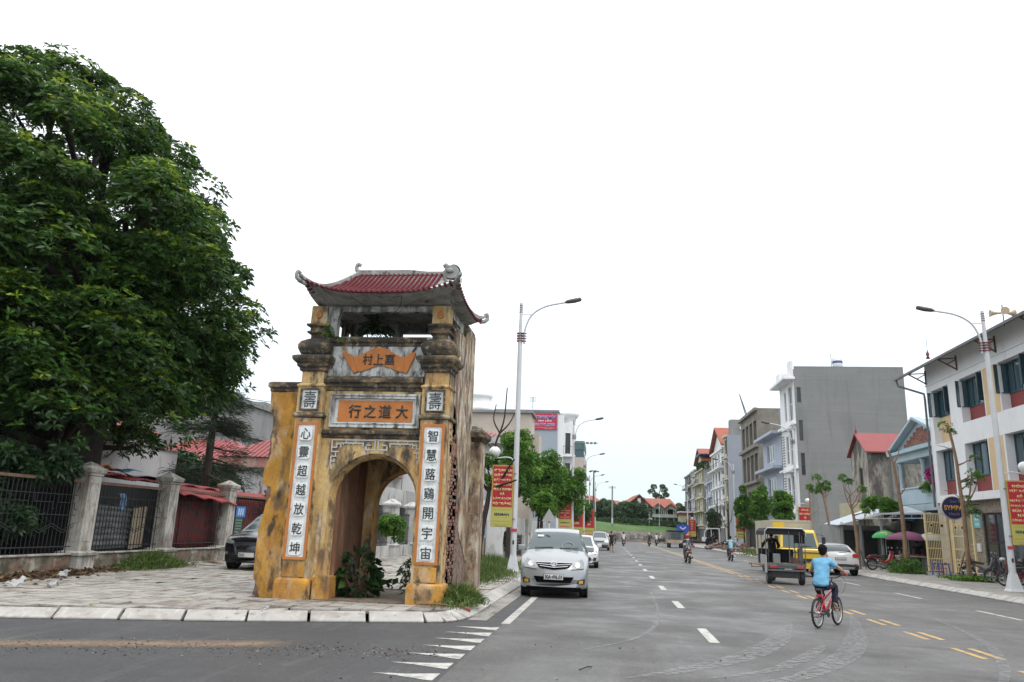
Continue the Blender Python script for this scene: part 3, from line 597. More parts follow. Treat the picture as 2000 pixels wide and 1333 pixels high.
# cove under the eaves
def ring(t_, n=24):
    o = []; ex = [(RX0, RY0, -6.33, 15.72), (RX1, RY0, -3.45, 15.72), (RX1, RY1, -3.45, 17.46), (RX0, RY1, -6.33, 17.46)]
    for k in range(4):
        a, c = ex[k], ex[(k+1) % 4]
        for i in range(n):
            s_ = i/n; x, y = a[0]+(c[0]-a[0])*s_, a[1]+(c[1]-a[1])*s_; u, v = a[2]+(c[2]-a[2])*s_, a[3]+(c[3]-a[3])*s_
            z0 = roofz(x, y)-.03; z1 = 6.38; k2 = t_**.75; k3 = t_**1.7
            o.append((x+(u-x)*k2, y+(v-y)*k2, z0-.05*min(1, t_*4)+(z1-z0+.05*min(1, t_*4))*k3))
    return o
rings = [ring(t_) for t_ in (0, .12, .3, .5, .75, 1)]; n = len(rings[0]); b.add([p for r_ in rings for p in r_], [(i*n+k, i*n+(k+1) % n, (i+1)*n+(k+1) % n, (i+1)*n+k) for i in range(5) for k in range(n)], M_CONC, True)
part(b, 'roof_slab')
def tilerow(pts):
    b = MB(); P = []; Rr = []
    for i in range(len(pts)-1):
        a, c = Vector(pts[i]), Vector(pts[i+1]); P += [a, a+(c-a)*.93]; Rr += [.032, .040]
    b.tube(P, Rr, M_RTILE, 6, True, False); return b
cols = int((RX1-RX0-.1)/.112)
for side_ in (0, 1):
    for i in range(cols):
        x = RX0+.08+i*.112; pts = []
        smax = min(1, min((x-RX0)/HIP, (RX1-x)/HIP)); n = max(2, int(smax*14)+1)
        if side_ == 0 and -3.85 < x < -3.3: smax = min(smax, .42); n = 6
        for k in range(n+1):
            s_ = smax*k/n; y = RY0-.02+s_*HD if side_ == 0 else RY1+.02-s_*HD; pts.append((x, y, roofz(x, y)+.004))
        part(tilerow(pts), 'roof_tile_row')
rows = int((RY1-RY0-.1)/.112)
for side_ in (0, 1):
    for j in range(rows):
        y = RY0+.08+j*.112; smax = min(1, min((y-RY0)/HD, (RY1-y)/HD)); n = max(2, int(smax*7)+1); pts = []
        for k in range(n+1):
            s_ = smax*k/n; x = RX0-.02+s_*HIP if side_ == 0 else RX1+.02-s_*HIP; pts.append((x, y, roofz(x, y)+.004))
        part(tilerow(pts), 'roof_tile_row')
def ridge(pts, w, h, name):
    b = MB(); vs = []
    for i, p in enumerate(pts):
        p = Vector(p); d = Vector(pts[min(i+1, len(pts)-1)])-Vector(pts[max(0, i-1)]); d.z = 0; d.normalize(); s_ = Vector((-d.y, d.x, 0))*w/2
        k = 1 if i < len(pts)-2 else .7
        vs += [p-s_*k, p+s_*k, p+s_*k+Vector((0, 0, h*k)), p-s_*k+Vector((0, 0, h*k))]
    n = len(pts); b.add(vs, [(i*4+k, i*4+(k+1) % 4, i*4+4+(k+1) % 4, i*4+4+k) for i in range(n-1) for k in range(4)]+[(3, 2, 1, 0), (n*4-4, n*4-3, n*4-2, n*4-1)], M_CONC); return part(b, name, .01)
ridge([(x, RCY, 7.34) for x in np.linspace(RX0+HIP-.02, RX1-HIP+.02, 6)], .12, .13, 'main_ridge')
def curl(c, dx, dy, h, name='corner_curl', k=1.0):
    b = MB(); d = Vector((dx, dy, 0)).normalized(); P = [Vector(c)+d*a*k+Vector((0, 0, z*k)) for a, z in ((-.30, -.12), (-.10, -.05), (0, .03), (.02, .12), (0, .19), (-.04, .22), (-.09, .19), (-.07, .14))]
    b.tube(P, [.055*k, .07*k, .065*k, .055*k, .06*k, .065*k, .055*k, .035*k], M_CONC, 7); b.ball(P[5], .06*k, M_CONC, (1, .6, .8)); part(b, name)
for (cx_, cy_, ex, ey) in ((RX0, RY0, -1, -1), (RX1, RY0, 1, -1), (RX1, RY1, 1, 1), (RX0, RY1, -1, 1)):
    pts = []
    for k in range(9):
        s_ = 1-k/8; x = cx_-ex*HIP*s_; y = cy_-ey*HD*s_; pts.append((x, y, roofz(x, y)-.01))
    pts.append((cx_+ex*.06, cy_+ey*.08, roofz(cx_, cy_)+.04)); ridge(pts, .11, .10, 'hip_ridge')
    if not (ex > 0 and ey < 0): curl((cx_+ex*.1, cy_+ey*.12, roofz(cx_, cy_)-.02), ex, ey, 1, 'corner_curl', .72)
curl((RX0+HIP-.05, RCY, 7.46), -1, 0, 1, 'ridge_finial', .8); curl((RX1-HIP+.05, RCY, 7.42), 1, 0, 1, 'ridge_finial', .8)
# broken scroll ornament on the near right corner
c = Vector((-3.32, 15.10, 6.92)); b = MB(); sp_ = []
for k in range(22):
    a = R(-100)+k/21*R(330); r_ = .215-.004*k; sp_.append((c.x+.02-r_*math.cos(a)*.85*-1, c.y, c.z+r_*math.sin(a)))
b.prism([(c.x+.17*math.cos(a)*rnd.uniform(.85, 1.08), c.z+.0+.17*math.sin(a)*rnd.uniform(.85, 1.05)) for a in np.linspace(0, 2*PI, 15)[:-1]], Fmy(c.y+.06), 0, .13, M_CONC)
b.tube(sp_, .022, M_MOULD, 6); b.ball((c.x-.02, c.y-.1, c.z+.02), .07, M_CONC, (1.2, .5, .8)); part(b, 'broken_corner_ornament', .015)
b = MB(); z = [roofz(-3.78, 15.45)+.06, roofz(-3.35, 15.3)+.06]
b.add([(-3.86, 15.25, roofz(-3.86, 15.25)+.05), (-3.42, 15.10, roofz(-3.42, 15.1)+.06), (-3.22, 15.75, 7.02), (-3.60, 15.95, 6.98), (-3.86, 15.25, roofz(-3.86, 15.25)), (-3.42, 15.10, roofz(-3.42, 15.1)), (-3.22, 15.75, 6.9), (-3.60, 15.95, 6.88)], [(0, 1, 2, 3), (4, 7, 6, 5), (0, 4, 5, 1), (1, 5, 6, 2), (2, 6, 7, 3), (3, 7, 4, 0)], M_WHT); part(b, 'bare_cement_patch')
# side wall, rear wall block, buttress
def ragged(pts, amp=.03, k=3):
    o = []
    for i in range(len(pts)):
        a, c = Vector(pts[i]), Vector(pts[(i+1) % len(pts)])
        for j in range(k): o.append(tuple(a+(c-a)*(j/k)+(Vector((rnd.uniform(-amp, amp), rnd.uniform(-amp, amp))) if j else Vector((0, 0)))))
    return o
FS = Fpx(-3.36)
b = MB(); fbox(b, FS, 16.12, 18.35, .1, 6.02, -.1, 0, M_MORT); b.box(-6.6, -3.36, 17.94, 18.35, .1, .12, M_MORT); part(b, 'brick_core')
b = MB(); b.prism(ragged([(17.05, 5.95), (16.15, 5.95), (16.15, 4.25), (16.5, 4.0), (16.75, 3.4), (16.85, 2.9), (17.15, 2.4), (17.3, 1.6), (17.75, 1.3), (18.36, .9), (18.36, 6.3), (17.7, 6.35)][::-1], .04, 4), FS, 0, .035, M_STREAK); part(b, 'side_plaster')
b = MB(); b.box(-3.9, -3.34, 17.5, 18.40, 4, 6.42, M_STREAK); part(b, 'rear_wall_block', .05)
b = MB(); b.prism([(17.0, .14), (18.36, .14), (18.36, .95), (17.75, 1.32), (17.3, 1.65), (17.15, 2.4), (17.0, 2.7)], FS, .0, .02, M_MORT); part(b, 'peeled_render', .01)
cnt = 0; z = .16
while z < 4.2:
    y = 15.97+rnd.uniform(-.12, .02); ymax = 16.95 if z < 2.4 else 16.95-(z-2.4)*.38
    if z < 1.6: ymax += .25
    while y < ymax:
        w = rnd.choice((.21, .21, .11, .15))
        if rnd.random() < .93 and cnt < 290:
            q = MB(); pr = rnd.uniform(-.015, .03); hh = .063; e_ = rnd.uniform(.0, .012)
            q.add([(-.08, 0, 0), (pr, e_, .002), (pr-e_, w-.008, 0), (-.08, w-.008, 0), (-.08, 0, hh), (pr-e_, e_, hh-e_*.5), (pr, w-.016, hh), (-.08, w-.008, hh)], [(0, 3, 2, 1), (4, 5, 6, 7), (0, 1, 5, 4), (1, 2, 6, 5), (2, 3, 7, 6), (3, 0, 4, 7)], rnd.choice(M_BRK))
            o = q.build('brick', GATE); o.location = Vector((-3.355, y, z))-Vector(GATE.location); o.rotation_euler = (rnd.uniform(-.03, .03), 0, rnd.uniform(-.06, .06)); cnt += 1
        y += w
    z += .073
b = MB(); b.box(-3.72, -3.08, 18.42, 19.12, .1, 3.72, M_STREAK); part(b, 'buttress', .03)
b = MB(); b.sqloft([(0, 3.70), (.05, 3.76), (.12, 3.82), (.13, 3.93), (.05, 4.0), (-.2, 4.12)], -3.4, 18.77, .32, .35, M_MOULD); part(b, 'buttress_cap', .015)
# left wing stub, torn away
FW = Fmy(16.0); pl = [(-6.62, .12), (-7.22, .12), (-7.30, .32), (-7.40, .5), (-7.41, 1.3), (-7.37, 1.7), (-7.31, 2.0), (-7.22, 2.18), (-7.23, 2.38), (-7.43, 2.46), (-7.45, 2.66), (-7.36, 2.92), (-7.30, 3.1), (-7.33, 3.4), (-7.33, 3.9), (-7.44, 4.0), (-7.46, 4.46), (-6.62, 4.46)]
b = MB(); b.prism(ragged(pl, .012, 3)[::-1], FW, -.02, .02, M_OCH); part(b, 'wing_plaster', .006)
b = MB(); b.prism(ragged([(-6.62, .1), (-7.40, .1), (-7.37, .6), (-7.41, 1.4), (-7.33, 1.9), (-7.34, 2.4), (-7.40, 2.7), (-7.38, 3.1), (-7.36, 3.8), (-7.42, 4.46), (-6.62, 4.46)], .02, 4)[::-1], FW, -.34, -.021, M_MORT); part(b, 'wing_core', .01)
b = MB(); b.sqloft([(.0, 4.45), (.03, 4.48), (.03, 4.54), (.07, 4.57), (.07, 4.66), (.02, 4.69)], -7.03, 16.17, .42, .17, M_MOULD); part(b, 'wing_coping', .01)
# loose wires hanging under the eaves
b = MB(); b.tube(smooth([(-5.75, 15.0, 6.5), (-5.2, 15.35, 6.25), (-4.9, 15.4, 6.18), (-4.75, 15.45, 6.2)], 5), .006, M_INK, 4); b.tube(smooth([(-4.35, 15.0, 6.45), (-4.45, 15.3, 6.25), (-4.65, 15.45, 6.1)], 5), .008, M_INK, 4); part(b, 'loose_wire')
# ================= foliage and trees =================
M_LEAF = foliage_mat('alstonia_leaf', (.010, .032, .006), (.050, .128, .012), (.28, .37, .03), .45, .3)
M_LEAF2 = foliage_mat('street_tree_leaf', (.03, .08, .012), (.085, .20, .022), (.23, .38, .045), .5, .38)
M_LEAF3 = foliage_mat('dark_leaf', (.008, .024, .008), (.018, .05, .014), (.045, .10, .02), .45, .2)
M_GRASS = foliage_mat('grass_blade', (.03, .06, .015), (.09, .155, .032), (.27, .29, .10), .6, .35)
M_FARLEAF = foliage_mat('far_leaf', (.028, .058, .026), (.05, .10, .040), (.09, .16, .05), .6, .25)
M_NEEDLE = foliage_mat('casuarina_needle', (.008, .018, .008), (.016, .035, .014), (.03, .06, .02), .6, .2)
M_BARK = mat('dark_bark', (.032, .025, .02), .95, .3, 5, .3, 30, .9, 14, layers=(((.07, .06, .05), (4, 4, 1.2), .55, .7, .6),))
M_BARK2 = mat('brown_bark', (.16, .095, .055), .9, .25, 5, .2, 30, .5, 18, layers=(((.25, .2, .14), (5, 5, 2), .56, .7, .6),))
def crown(name, P, U, k, ln, wd, m, root, spread=1.15, tipz=None):
    Q, idx = whorls(P, U, k, ln, wd, spread); sh = np.clip(.42+nr.normal(0, .14, len(P))+(tipz if tipz is not None else 0), 0, 1)[idx]
    sh = np.clip(sh+nr.normal(0, .06, len(sh)), 0, 1); return quadmesh(name, Q, m, root, sh, world=True)
def limb(b, p, q, r0_, r1, m, n=6, wob=.15, k=5):
    p, q = Vector(p), Vector(q); L_ = (q-p).length; P = [p+(q-p)*(i/k)+Vector((rnd.uniform(-1, 1), rnd.uniform(-1, 1), rnd.uniform(-.5, .8)))*wob*L_*.3*math.sin(PI*i/k) for i in range(k+1)]
    b.tube(P, [r0_+(r1-r0_)*i/k for i in range(k+1)], m, n)
# --- the great tree
BT = thing('broadleaf_tree', 'huge dark green broadleaf tree with whorled leaves leaning over the railings at left', 'tree', (-17.4, 23, 0))
b = MB(); tp = [(-17.2, 23, -.1), (-17.2, 23, .6), (-17.25, 23, 1.6), (-17.3, 23, 3.2), (-17.1, 22.9, 5), (-17.3, 22.7, 7), (-17.9, 22.5, 9.5)]
b.tube(tp, [1.6, 1.25, 1.05, .9, .75, .6, .4], M_BARK, 14)
for a in range(7):
    th = a*.9+.3; limb(b, (-17.2+.9*math.cos(th), 23+.9*math.sin(th), 2.4), (-17.2+2.3*math.cos(th), 23+2.3*math.sin(th), -.1), .38, .3, M_BARK, 7, .1, 4)
b.build('trunk', BT, True)
zt = [3.0, 5, 8.7, 11, 13.0, 14.6, 15.8, 16.6]; rt_ = [5.0, 6.2, 6.7, 6.3, 5.1, 3.8, 2.5, .8]
cs, rs = [], []
b = MB()
for i in range(640):
    z = rnd.triangular(3.6, 16.1, 7.0); rr = np.interp(z, zt, rt_); th = rnd.uniform(0, 2*PI); sh_ = rnd.random() < .78; r_ = max(0, rr-.8)*(1 if sh_ else math.sqrt(rnd.random())*.9)
    bump = 1+.10*math.sin(th*3+z*.9)+.09*math.sin(th*5+z*1.5)
    x, y = -18.75+r_*bump*math.cos(th), 21.2+r_*.95*bump*math.sin(th); R0 = rnd.uniform(.5, 1.35)
    if y < 16.5 and z < 3.9: continue
    cs.append((x, y, z)); rs.append(R0)
    if i % 5 == 0: limb(b, (-17.6, 22.6, min(z*.75, 9)), (x, y, z), .2, .04, M_BARK, 5, .3)
for i in range(70): cs.append((rnd.uniform(-22, -15.5), rnd.uniform(16.8, 20.5), rnd.uniform(4.1, 6.6))); rs.append(rnd.uniform(.5, .9))
b.build('limbs', BT, True)
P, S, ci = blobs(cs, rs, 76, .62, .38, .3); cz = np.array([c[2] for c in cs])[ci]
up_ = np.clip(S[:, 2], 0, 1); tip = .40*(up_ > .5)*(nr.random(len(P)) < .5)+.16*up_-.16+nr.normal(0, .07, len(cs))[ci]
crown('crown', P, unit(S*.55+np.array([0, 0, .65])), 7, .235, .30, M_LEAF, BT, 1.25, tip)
# --- generic street tree
def street_tree(name, label, base, h, clumps, leafn=46, ln=.17, m=None, rad=.07, bark=None, group=None, lean=(0, 0), whk=6, limbs=True, stakes=False, pathpts=None, wd=.34):
    t = thing(name, label, 'tree', base, group=group); b = MB(); bk = bark or M_BARK2
    tp = pathpts or [(0, 0, -.05), (lean[0]*.2, lean[1]*.2, h*.3), (lean[0]*.6, lean[1]*.6, h*.65), (lean[0], lean[1], h)]
    P = smooth(tp, 4); n = len(P); b.tube(P, [rad*(1.25-.7*i/n) for i in range(n)], bk, 8); b.build('trunk', t)
    if clumps:
        b = MB(); cs = []; rs = []
        for (x, y, z, r_) in clumps:
            cs.append((x, y, z)); rs.append(r_); zz = max(h*.45, z-r_*1.4); j = min(range(n), key=lambda i: abs(P[i].z-zz))
            limb(b, P[j], (x, y, z), rad*.5, .012, bk, 5)
        b.build('branches', t)
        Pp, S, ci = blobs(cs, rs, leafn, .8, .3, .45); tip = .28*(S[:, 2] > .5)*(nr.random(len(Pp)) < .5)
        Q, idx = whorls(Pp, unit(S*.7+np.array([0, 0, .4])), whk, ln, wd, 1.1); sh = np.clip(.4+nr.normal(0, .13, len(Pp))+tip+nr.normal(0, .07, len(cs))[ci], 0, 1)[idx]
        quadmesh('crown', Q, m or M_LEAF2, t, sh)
    return t
def cl(cx, cy, cz, rx, rz, n, r_=(.3, .5), seed=1):
    q = random.Random(seed); o = []
    for _ in range(n):
        v = Vector((q.gauss(0, 1), q.gauss(0, 1), q.gauss(0, 1))).normalized()*q.uniform(.4, 1); o.append((cx+v.x*rx, cy+v.y*rx, cz+v.z*rz, q.uniform(*r_)))
    return o
# left kerb side
t = street_tree('young_street_tree', 'pruned street tree with leaning dark trunk and bare lopped limbs before the first banner', (-4.67, 28.4, .15), 3.0, [(-.05, 0, 3.75, .42), (-.35, .1, 3.35, .4), (.0, -.1, 3.25, .3), (.25, .0, 3.95, .3), (-.3, -.1, 4.0, .3)], 34, .2, rad=.12, bark=M_BARK, pathpts=[(0, 0, -.05), (.0, 0, .8), (.12, 0, 1.7), (.25, 0, 2.4), (.3, 0, 2.95)])
for pts, r_ in (([(.3, 0, 2.9), (.55, -.1, 3.0), (.9, -.3, 3.1), (1.35, -.45, 3.25)], .055), ([(.3, 0, 3.0), (.75, -.1, 3.3), (1.0, -.3, 3.65), (1.25, -.4, 4.0)], .055), ([(.3, 0, 2.9), (.5, .1, 3.6), (.45, .1, 4.5), (.62, .1, 5.1)], .06), ([(.6, .1, 5.0), (.75, .1, 5.6), (.82, .1, 6.75)], .035), ([(.6, .1, 5.0), (.35, .1, 5.5), (.42, .1, 6.1)], .03), ([(.6, .1, 5.0), (.95, .0, 5.35), (1.15, .0, 5.75)], .03), ([(.5, .1, 4.2), (.1, 0, 4.7), (-.1, 0, 5.2)], .018)):
    b = MB(); P = smooth(pts, 4); b.tube(P, [r_*(1.1-.6*i/len(P)) for i in range(len(P))], M_BARK, 7); b.build('bare_limb', t)
street_tree('young_street_tree', 'slim dark trunked tree just left of the first street lamp', (-4.82, 38, .15), 3.6, cl(.2, 0, 5.0, .8, 1.3, 22, (.3, .45), 3), 34, .2, rad=.11, bark=M_BARK, group=None)
street_tree('leafy_street_tree', 'tall bushy bright green tree rising behind the first lamp pole', (-5.3, 44, .15), 3.2, cl(0.1, 0, 5.2, 1.0, 2.0, 40, (.35, .55), 4), 34, .24, rad=.12, bark=M_BARK)
street_tree('leafy_street_tree', 'second bushy tree beside the grey wall of the elevator sign building', (-4.4, 52, .15), 3.2, cl(0, 0, 4.9, 1.35, 2.1, 46, (.4, .6), 5), 32, .27, rad=.12, bark=M_BARK)
street_tree('leafy_street_tree', 'wide darker tree behind the second banner', (-3.4, 61, .15), 3.0, cl(0, 0, 4.4, 1.9, 1.9, 52, (.45, .7), 6), 32, .3, m=M_LEAF2, rad=.13, bark=M_BARK)
street_tree('small_street_tree', 'small low green tree left of the white hatchback roof', (-4.35, 49, .15), 2.2, cl(0.3, 0, 3.1, .9, .8, 18, (.35, .5), 7), 40, .22, rad=.09, bark=M_BARK)
for i, (x, y, lb) in enumerate(((-3.6, 74, 'thin dark tree beside the third banner'), (-3.4, 92, 'small tree beyond the third banner near the dark balcony house'), (-3.3, 112, 'far thin tree before the last left hand lamps'))):
    street_tree('small_street_tree', lb, (x, y, .15), 2.4, cl(0, 0, 3.2+.2*i, 1.1, 1.3, 18, (.5, .7), 20+i), 26, .34, m=M_FARLEAF, rad=.1, bark=M_BARK)
# --- dark casuarina behind the railings
t = thing('conifer_tree', 'dark feathery conifer in front of the red corrugated roofs', 'tree', (-17.2, 31.5, 0)); b = MB(); b.tube([(0, 0, 0), (0, 0, 5), (.2, 0, 9.5)], [.22, .16, .04], M_BARK, 8); b.build('trunk', t)
b = MB(); P = []; D = []
for i in range(44):
    z = rnd.uniform(3.2, 9.0); a = rnd.uniform(0, 2*PI); l = (1-(z-3)/8)*rnd.uniform(1.6, 3.0); q = Vector((l*math.cos(a), l*math.sin(a), z-.15*l)); limb(b, (0, 0, z), q, .05, .01, M_BARK, 4)
    for _ in range(230):
        s_ = rnd.random()**.6; P.append(Vector((0, 0, z)).lerp(q, s_)+Vector((rnd.gauss(0, .16), rnd.gauss(0, .16), rnd.gauss(0, .13)))); D.append((rnd.gauss(math.cos(a), .6), rnd.gauss(math.sin(a), .6), rnd.uniform(-.7, .5)))
b.build('branches', t); P = np.array(P); quadmesh('crown', leafquads(P, unit(np.array(D)), .34, .07), M_NEEDLE, t, nr.random(len(P)))
# --- background greenery behind the railings and through the arch
def mass(name, label, cat, base, clumps, per, ln, m, k=6, kind=None, wd=.34, trunk=None):
    t = thing(name, label, cat, base)
    if trunk: b = MB(); b.tube([(0, 0, -.1), (0, 0, trunk*.5), (.15, .1, trunk)], [.22, .18, .1], M_BARK, 7); b.build('trunk', t)
    cs = [c[:3] for c in clumps]; rs = [c[3] for c in clumps]; Pp, S, ci = blobs(cs, rs, per, .8, .3, .45); Q, idx = whorls(Pp, unit(S*.7+np.array([0, 0, .4])), k, ln, wd, 1.15)
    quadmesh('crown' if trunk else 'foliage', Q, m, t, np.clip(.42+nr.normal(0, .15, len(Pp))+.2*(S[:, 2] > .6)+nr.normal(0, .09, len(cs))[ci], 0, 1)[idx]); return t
mass('vine_shrub', 'dark tangled vine and shrub growing behind the first bay of railings', 'shrub', (-16.2, 17.6, 0), cl(0, 0, 1.5, 1.9, 1.4, 60, (.35, .6), 8)+cl(1.2, .8, 2.9, 1.2, .5, 16, (.3, .5), 9), 40, .22, M_LEAF3)
mass('broadleaf_tree', 'dark dense tree standing behind the old boundary wall and seen through the arch', 'tree', (-15.5, 52, 0), cl(0, 0, 5.6, 3.6, 3.0, 90, (.7, 1.1), 10), 46, .34, M_LEAF3, trunk=4.5)
mass('garden_tree', 'low dark tree filling the gap under the red roof eaves', 'tree', (-20.5, 36, 0), cl(0, 0, 3.2, 2.4, 1.4, 40, (.5, .8), 12), 40, .3, M_LEAF3, trunk=2.6)
mass('garden_shrub', 'bright green frangipani shrub poking through the old railings beyond the arch', 'shrub', (-9.5, 34.0, .15), cl(0, 0, 1.45, .5, .5, 12, (.2, .32), 13), 26, .22, M_LEAF2)
# fig shrub in the arch, small shrub at right jamb, ferns on the gate
t = thing('fig_shrub', 'big dark leaved fig shrub growing inside the arch beside its left jamb', 'shrub', (-5.32, 16.5, .17)); b = MB()
for i in range(9): a = rnd.uniform(0, 6.28); limb(b, (0, 0, 0), (.35*math.cos(a), .3*math.sin(a), rnd.uniform(.4, .9)), .018, .006, M_BARK2, 5)
limb(b, (.1, 0, .1), (.75, -.1, .25), .015, .005, M_BARK2, 5); b.build('stems', t)
P = []; D = []
for i in range(250):
    v = Vector((rnd.gauss(0, 1), rnd.gauss(0, 1), rnd.gauss(0, 1))).normalized(); p = Vector((v.x*.44, v.y*.42, .50+v.z*.50)); P.append(p*rnd.uniform(.75, 1)); D.append(Vector((v.x, v.y-.3, v.z*.4-.25)))
for i in range(16): P.append(Vector((.55+rnd.uniform(-.1, .3), -.1+rnd.uniform(-.1, .1), .18+rnd.uniform(-.05, .18)))); D.append(Vector((rnd.uniform(-1, 1), rnd.uniform(-1, .3), rnd.uniform(-.2, .8))))
quadmesh('leaves', leafquads(np.array([tuple(p) for p in P]), unit(np.array([tuple(d) for d in D])), nr.uniform(.16, .30, len(P)), .58, .2), M_LEAF3, t, np.clip(nr.normal(.45, .25, len(P)), 0, 1))
t = thing('small_shrub', 'small narrow leaved shrub sprouting beside the right jamb of the arch', 'shrub', (-4.0, 15.95, .17)); b = MB()
for i in range(4): limb(b, (0, 0, 0), (rnd.uniform(-.22, 0), rnd.uniform(-.1, .1), rnd.uniform(.45, .85)), .01, .004, M_BARK2, 5)
b.build('stems', t); P = np.array([(rnd.uniform(-.2, .02), rnd.uniform(-.1, .1), rnd.uniform(.15, .8)) for _ in range(28)]); Q, idx = whorls(P, unit(nr.normal(size=(28, 3))*.4+np.array([-.3, 0, .8])), 4, .16, .3, 1.2); quadmesh('leaves', Q, M_LEAF3, t, nr.random(len(Q)))
def fern(label, loc, n, ln, m=M_LEAF3, droop=.5):
    t = thing('fern', label, 'plant', loc); P = []; D = []
    for i in range(n):
        a = rnd.uniform(0, 6.28); el_ = rnd.uniform(.2, 1.3); p = Vector((0, 0, 0)); d = Vector((math.cos(a)*math.cos(el_), math.sin(a)*math.cos(el_), math.sin(el_)))
        for s_ in range(7):
            q = p+d*ln/7; P += [p, p]; sd_ = d.cross(Vector((0, 0, 1))).normalized(); D += [(d+sd_), (d-sd_)]; p = q; d = (d+Vector((0, 0, -droop*.5))).normalized()
    quadmesh('fronds', leafquads(np.array([tuple(p) for p in P]), unit(np.array([tuple(d) for d in D])), ln*.30, .3), m, t, nr.random(len(P))); return t
fern('dark fern rooted on the gate ledge beside the left lantern block', (-6.05, 15.72, 5.64), 9, .36, M_LEAF2)
fern('dark hanging fern inside the gate pavilion', (-5.35, 16.6, 6.0), 30, .5); fern('drooping dark fern at the back of the gate pavilion', (-5.0, 17.0, 5.7), 22, .4)
def tuft(label, cx, cy, rx, ry, n, h, m=M_GRASS, name='grass_tuft', cat='grass', z=.15, wd=.045):
    P = np.stack([cx+nr.normal(0, rx, n), cy+nr.normal(0, ry, n), np.full(n, z)], 1); D = unit(np.stack([nr.normal(0, .45, n), nr.normal(0, .45, n), np.ones(n)], 1)); hh = h*nr.uniform(.4, 1.15, n)*np.exp(-(((P[:, 0]-cx)/rx)**2+((P[:, 1]-cy)/ry)**2)*.22)
    rv = nr.normal(size=(n, 3)); S_ = unit(np.cross(D, rv)); w = wd*.3; mid = P+D*hh[:, None]*.55; tip = P+D*hh[:, None]+np.stack([D[:, 0], D[:, 1], -np.abs(D[:, 0])], 1)*hh[:, None]*.5
    V = np.stack([P-S_*w*.6, mid-S_*w, tip, mid+S_*w], 1); o = quadmesh(name, V, m, None, np.clip(nr.normal(.5, .22, n), 0, 1)); tag(o, label, cat, kind='stuff'); return o
tuft('green weeds against the broken brick side of the gate', -3.05, 16.35, .22, .45, 2200, .5); tuft('tall pale grass round the pruned tree by the lamp', -4.2, 25.2, .48, 1.9, 9000, .62, wd=.03); tuft('grass clump behind the pruned tree', -4.6, 30.6, .5, 1.5, 4500, .7, wd=.03)
tuft('green bushy weeds at the foot of the boundary wall', -13.75, 22.6, .3, .75, 3600, .62, M_GRASS); tuft('short weeds along the kerb behind the silver minivan', -3.4, 36, .4, 4, 2500, .3)
# ================= left railings =================
M_POST = mat('grey_plaster_post', (.36, .345, .31), .9, .18, 2, .12, 22, .3, 25, layers=(((.52, .51, .48), (3, 3, 1), .5, .62, .7), ((.14, .115, .09), (3, 3, 1.1), .47, .62, .75), ((.05, .04, .035), (6, 6, 3), .58, .68, .8)))
M_LOWW = mat('stained_low_wall', (.17, .145, .11), .93, .25, 2, .2, 20, .5, 20, layers=(((.40, .38, .32), (2.4, 2.4, 2), .52, .60, .85), ((.17, .07, .04), (1.8, 1.8, 1.6), .50, .62, .75), ((.04, .045, .025), (2.6, 2.6, 2.6), .50, .62, .8)))
M_IRON = flat('dark_iron', (.03, .032, .034), .55, .3); M_RUST = mat('rusty_rail', (.13, .075, .05), .8, .3, 8)
M_RCOR = mat('red_corrugated_sheet', (.26, .03, .028), .55, .2, 1.2, .15, 20, .05, 40, layers=(((.12, .03, .025), (1.5, 1.5, 1.5), .52, .7, .7), ((.38, .22, .17), (6, 6, 6), .66, .74, .5)))
M_DCOR = mat('dark_red_panel', (.20, .028, .026), .6, .25, 1.5, .15, 20, .05, 40, layers=(((.05, .015, .012), (2, 2, .8), .5, .7, .7),))
M_GCOR = mat('grey_corrugated_sheet', (.16, .165, .165), .55, .2, 1.5, .1, 20, .05, 40, 0, layers=(((.08, .07, .06), (2, 2, 2), .5, .7, .7),))
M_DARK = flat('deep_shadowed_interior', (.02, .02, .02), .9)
M_TARP = mat('blue_tarp', (.10, .22, .36), .5, .2, 3); M_CREAM = mat('cream_board', (.42, .34, .24), .8, .2, 3, .1, 20, layers=(((.2, .1, .06), (4, 4, 2), .55, .7, .6),))
FN = thing('boundary_railings', 'long iron railings on a stained low wall with grey plaster posts left of the gate', 'fence', (-14.4, 24, 0))
PY = [15.85, 19.95, 24.0, 28.05, 32.1, 36.1]
for y in PY:
    b = MB(); b.sqloft([(.06, -.02), (.05, .55), (.10, .58), (.11, .66), (.0, .70)], -14.35, y, .25, .30, M_POST); b.build('post_base', FN, True, .012)
    b = MB(); b.sqloft([(0, .69), (0, 2.70), (.03, 2.72), (.03, 2.77), (.07, 2.80), (.09, 2.88), (.09, 2.92), (.02, 2.95), (-.22, 3.10)], -14.35, y, .215, .26, M_POST); o = b.build('post', FN, True, .01)
    for F, u0_, u1 in ((Fpx(-14.135), y-.17, y+.17), (Fmy(y-.26), -14.35-.12, -14.35+.12)):
        b = MB()
        for q in ((u0_, u1, .95, .975), (u0_, u1, 2.5, 2.525), (u0_, u0_+.025, .975, 2.5), (u1-.025, u1, .975, 2.5)): fbox(b, F, *q, 0, .014, M_POST)
        b.build('post_panel_moulding', o, True)
bar0 = None
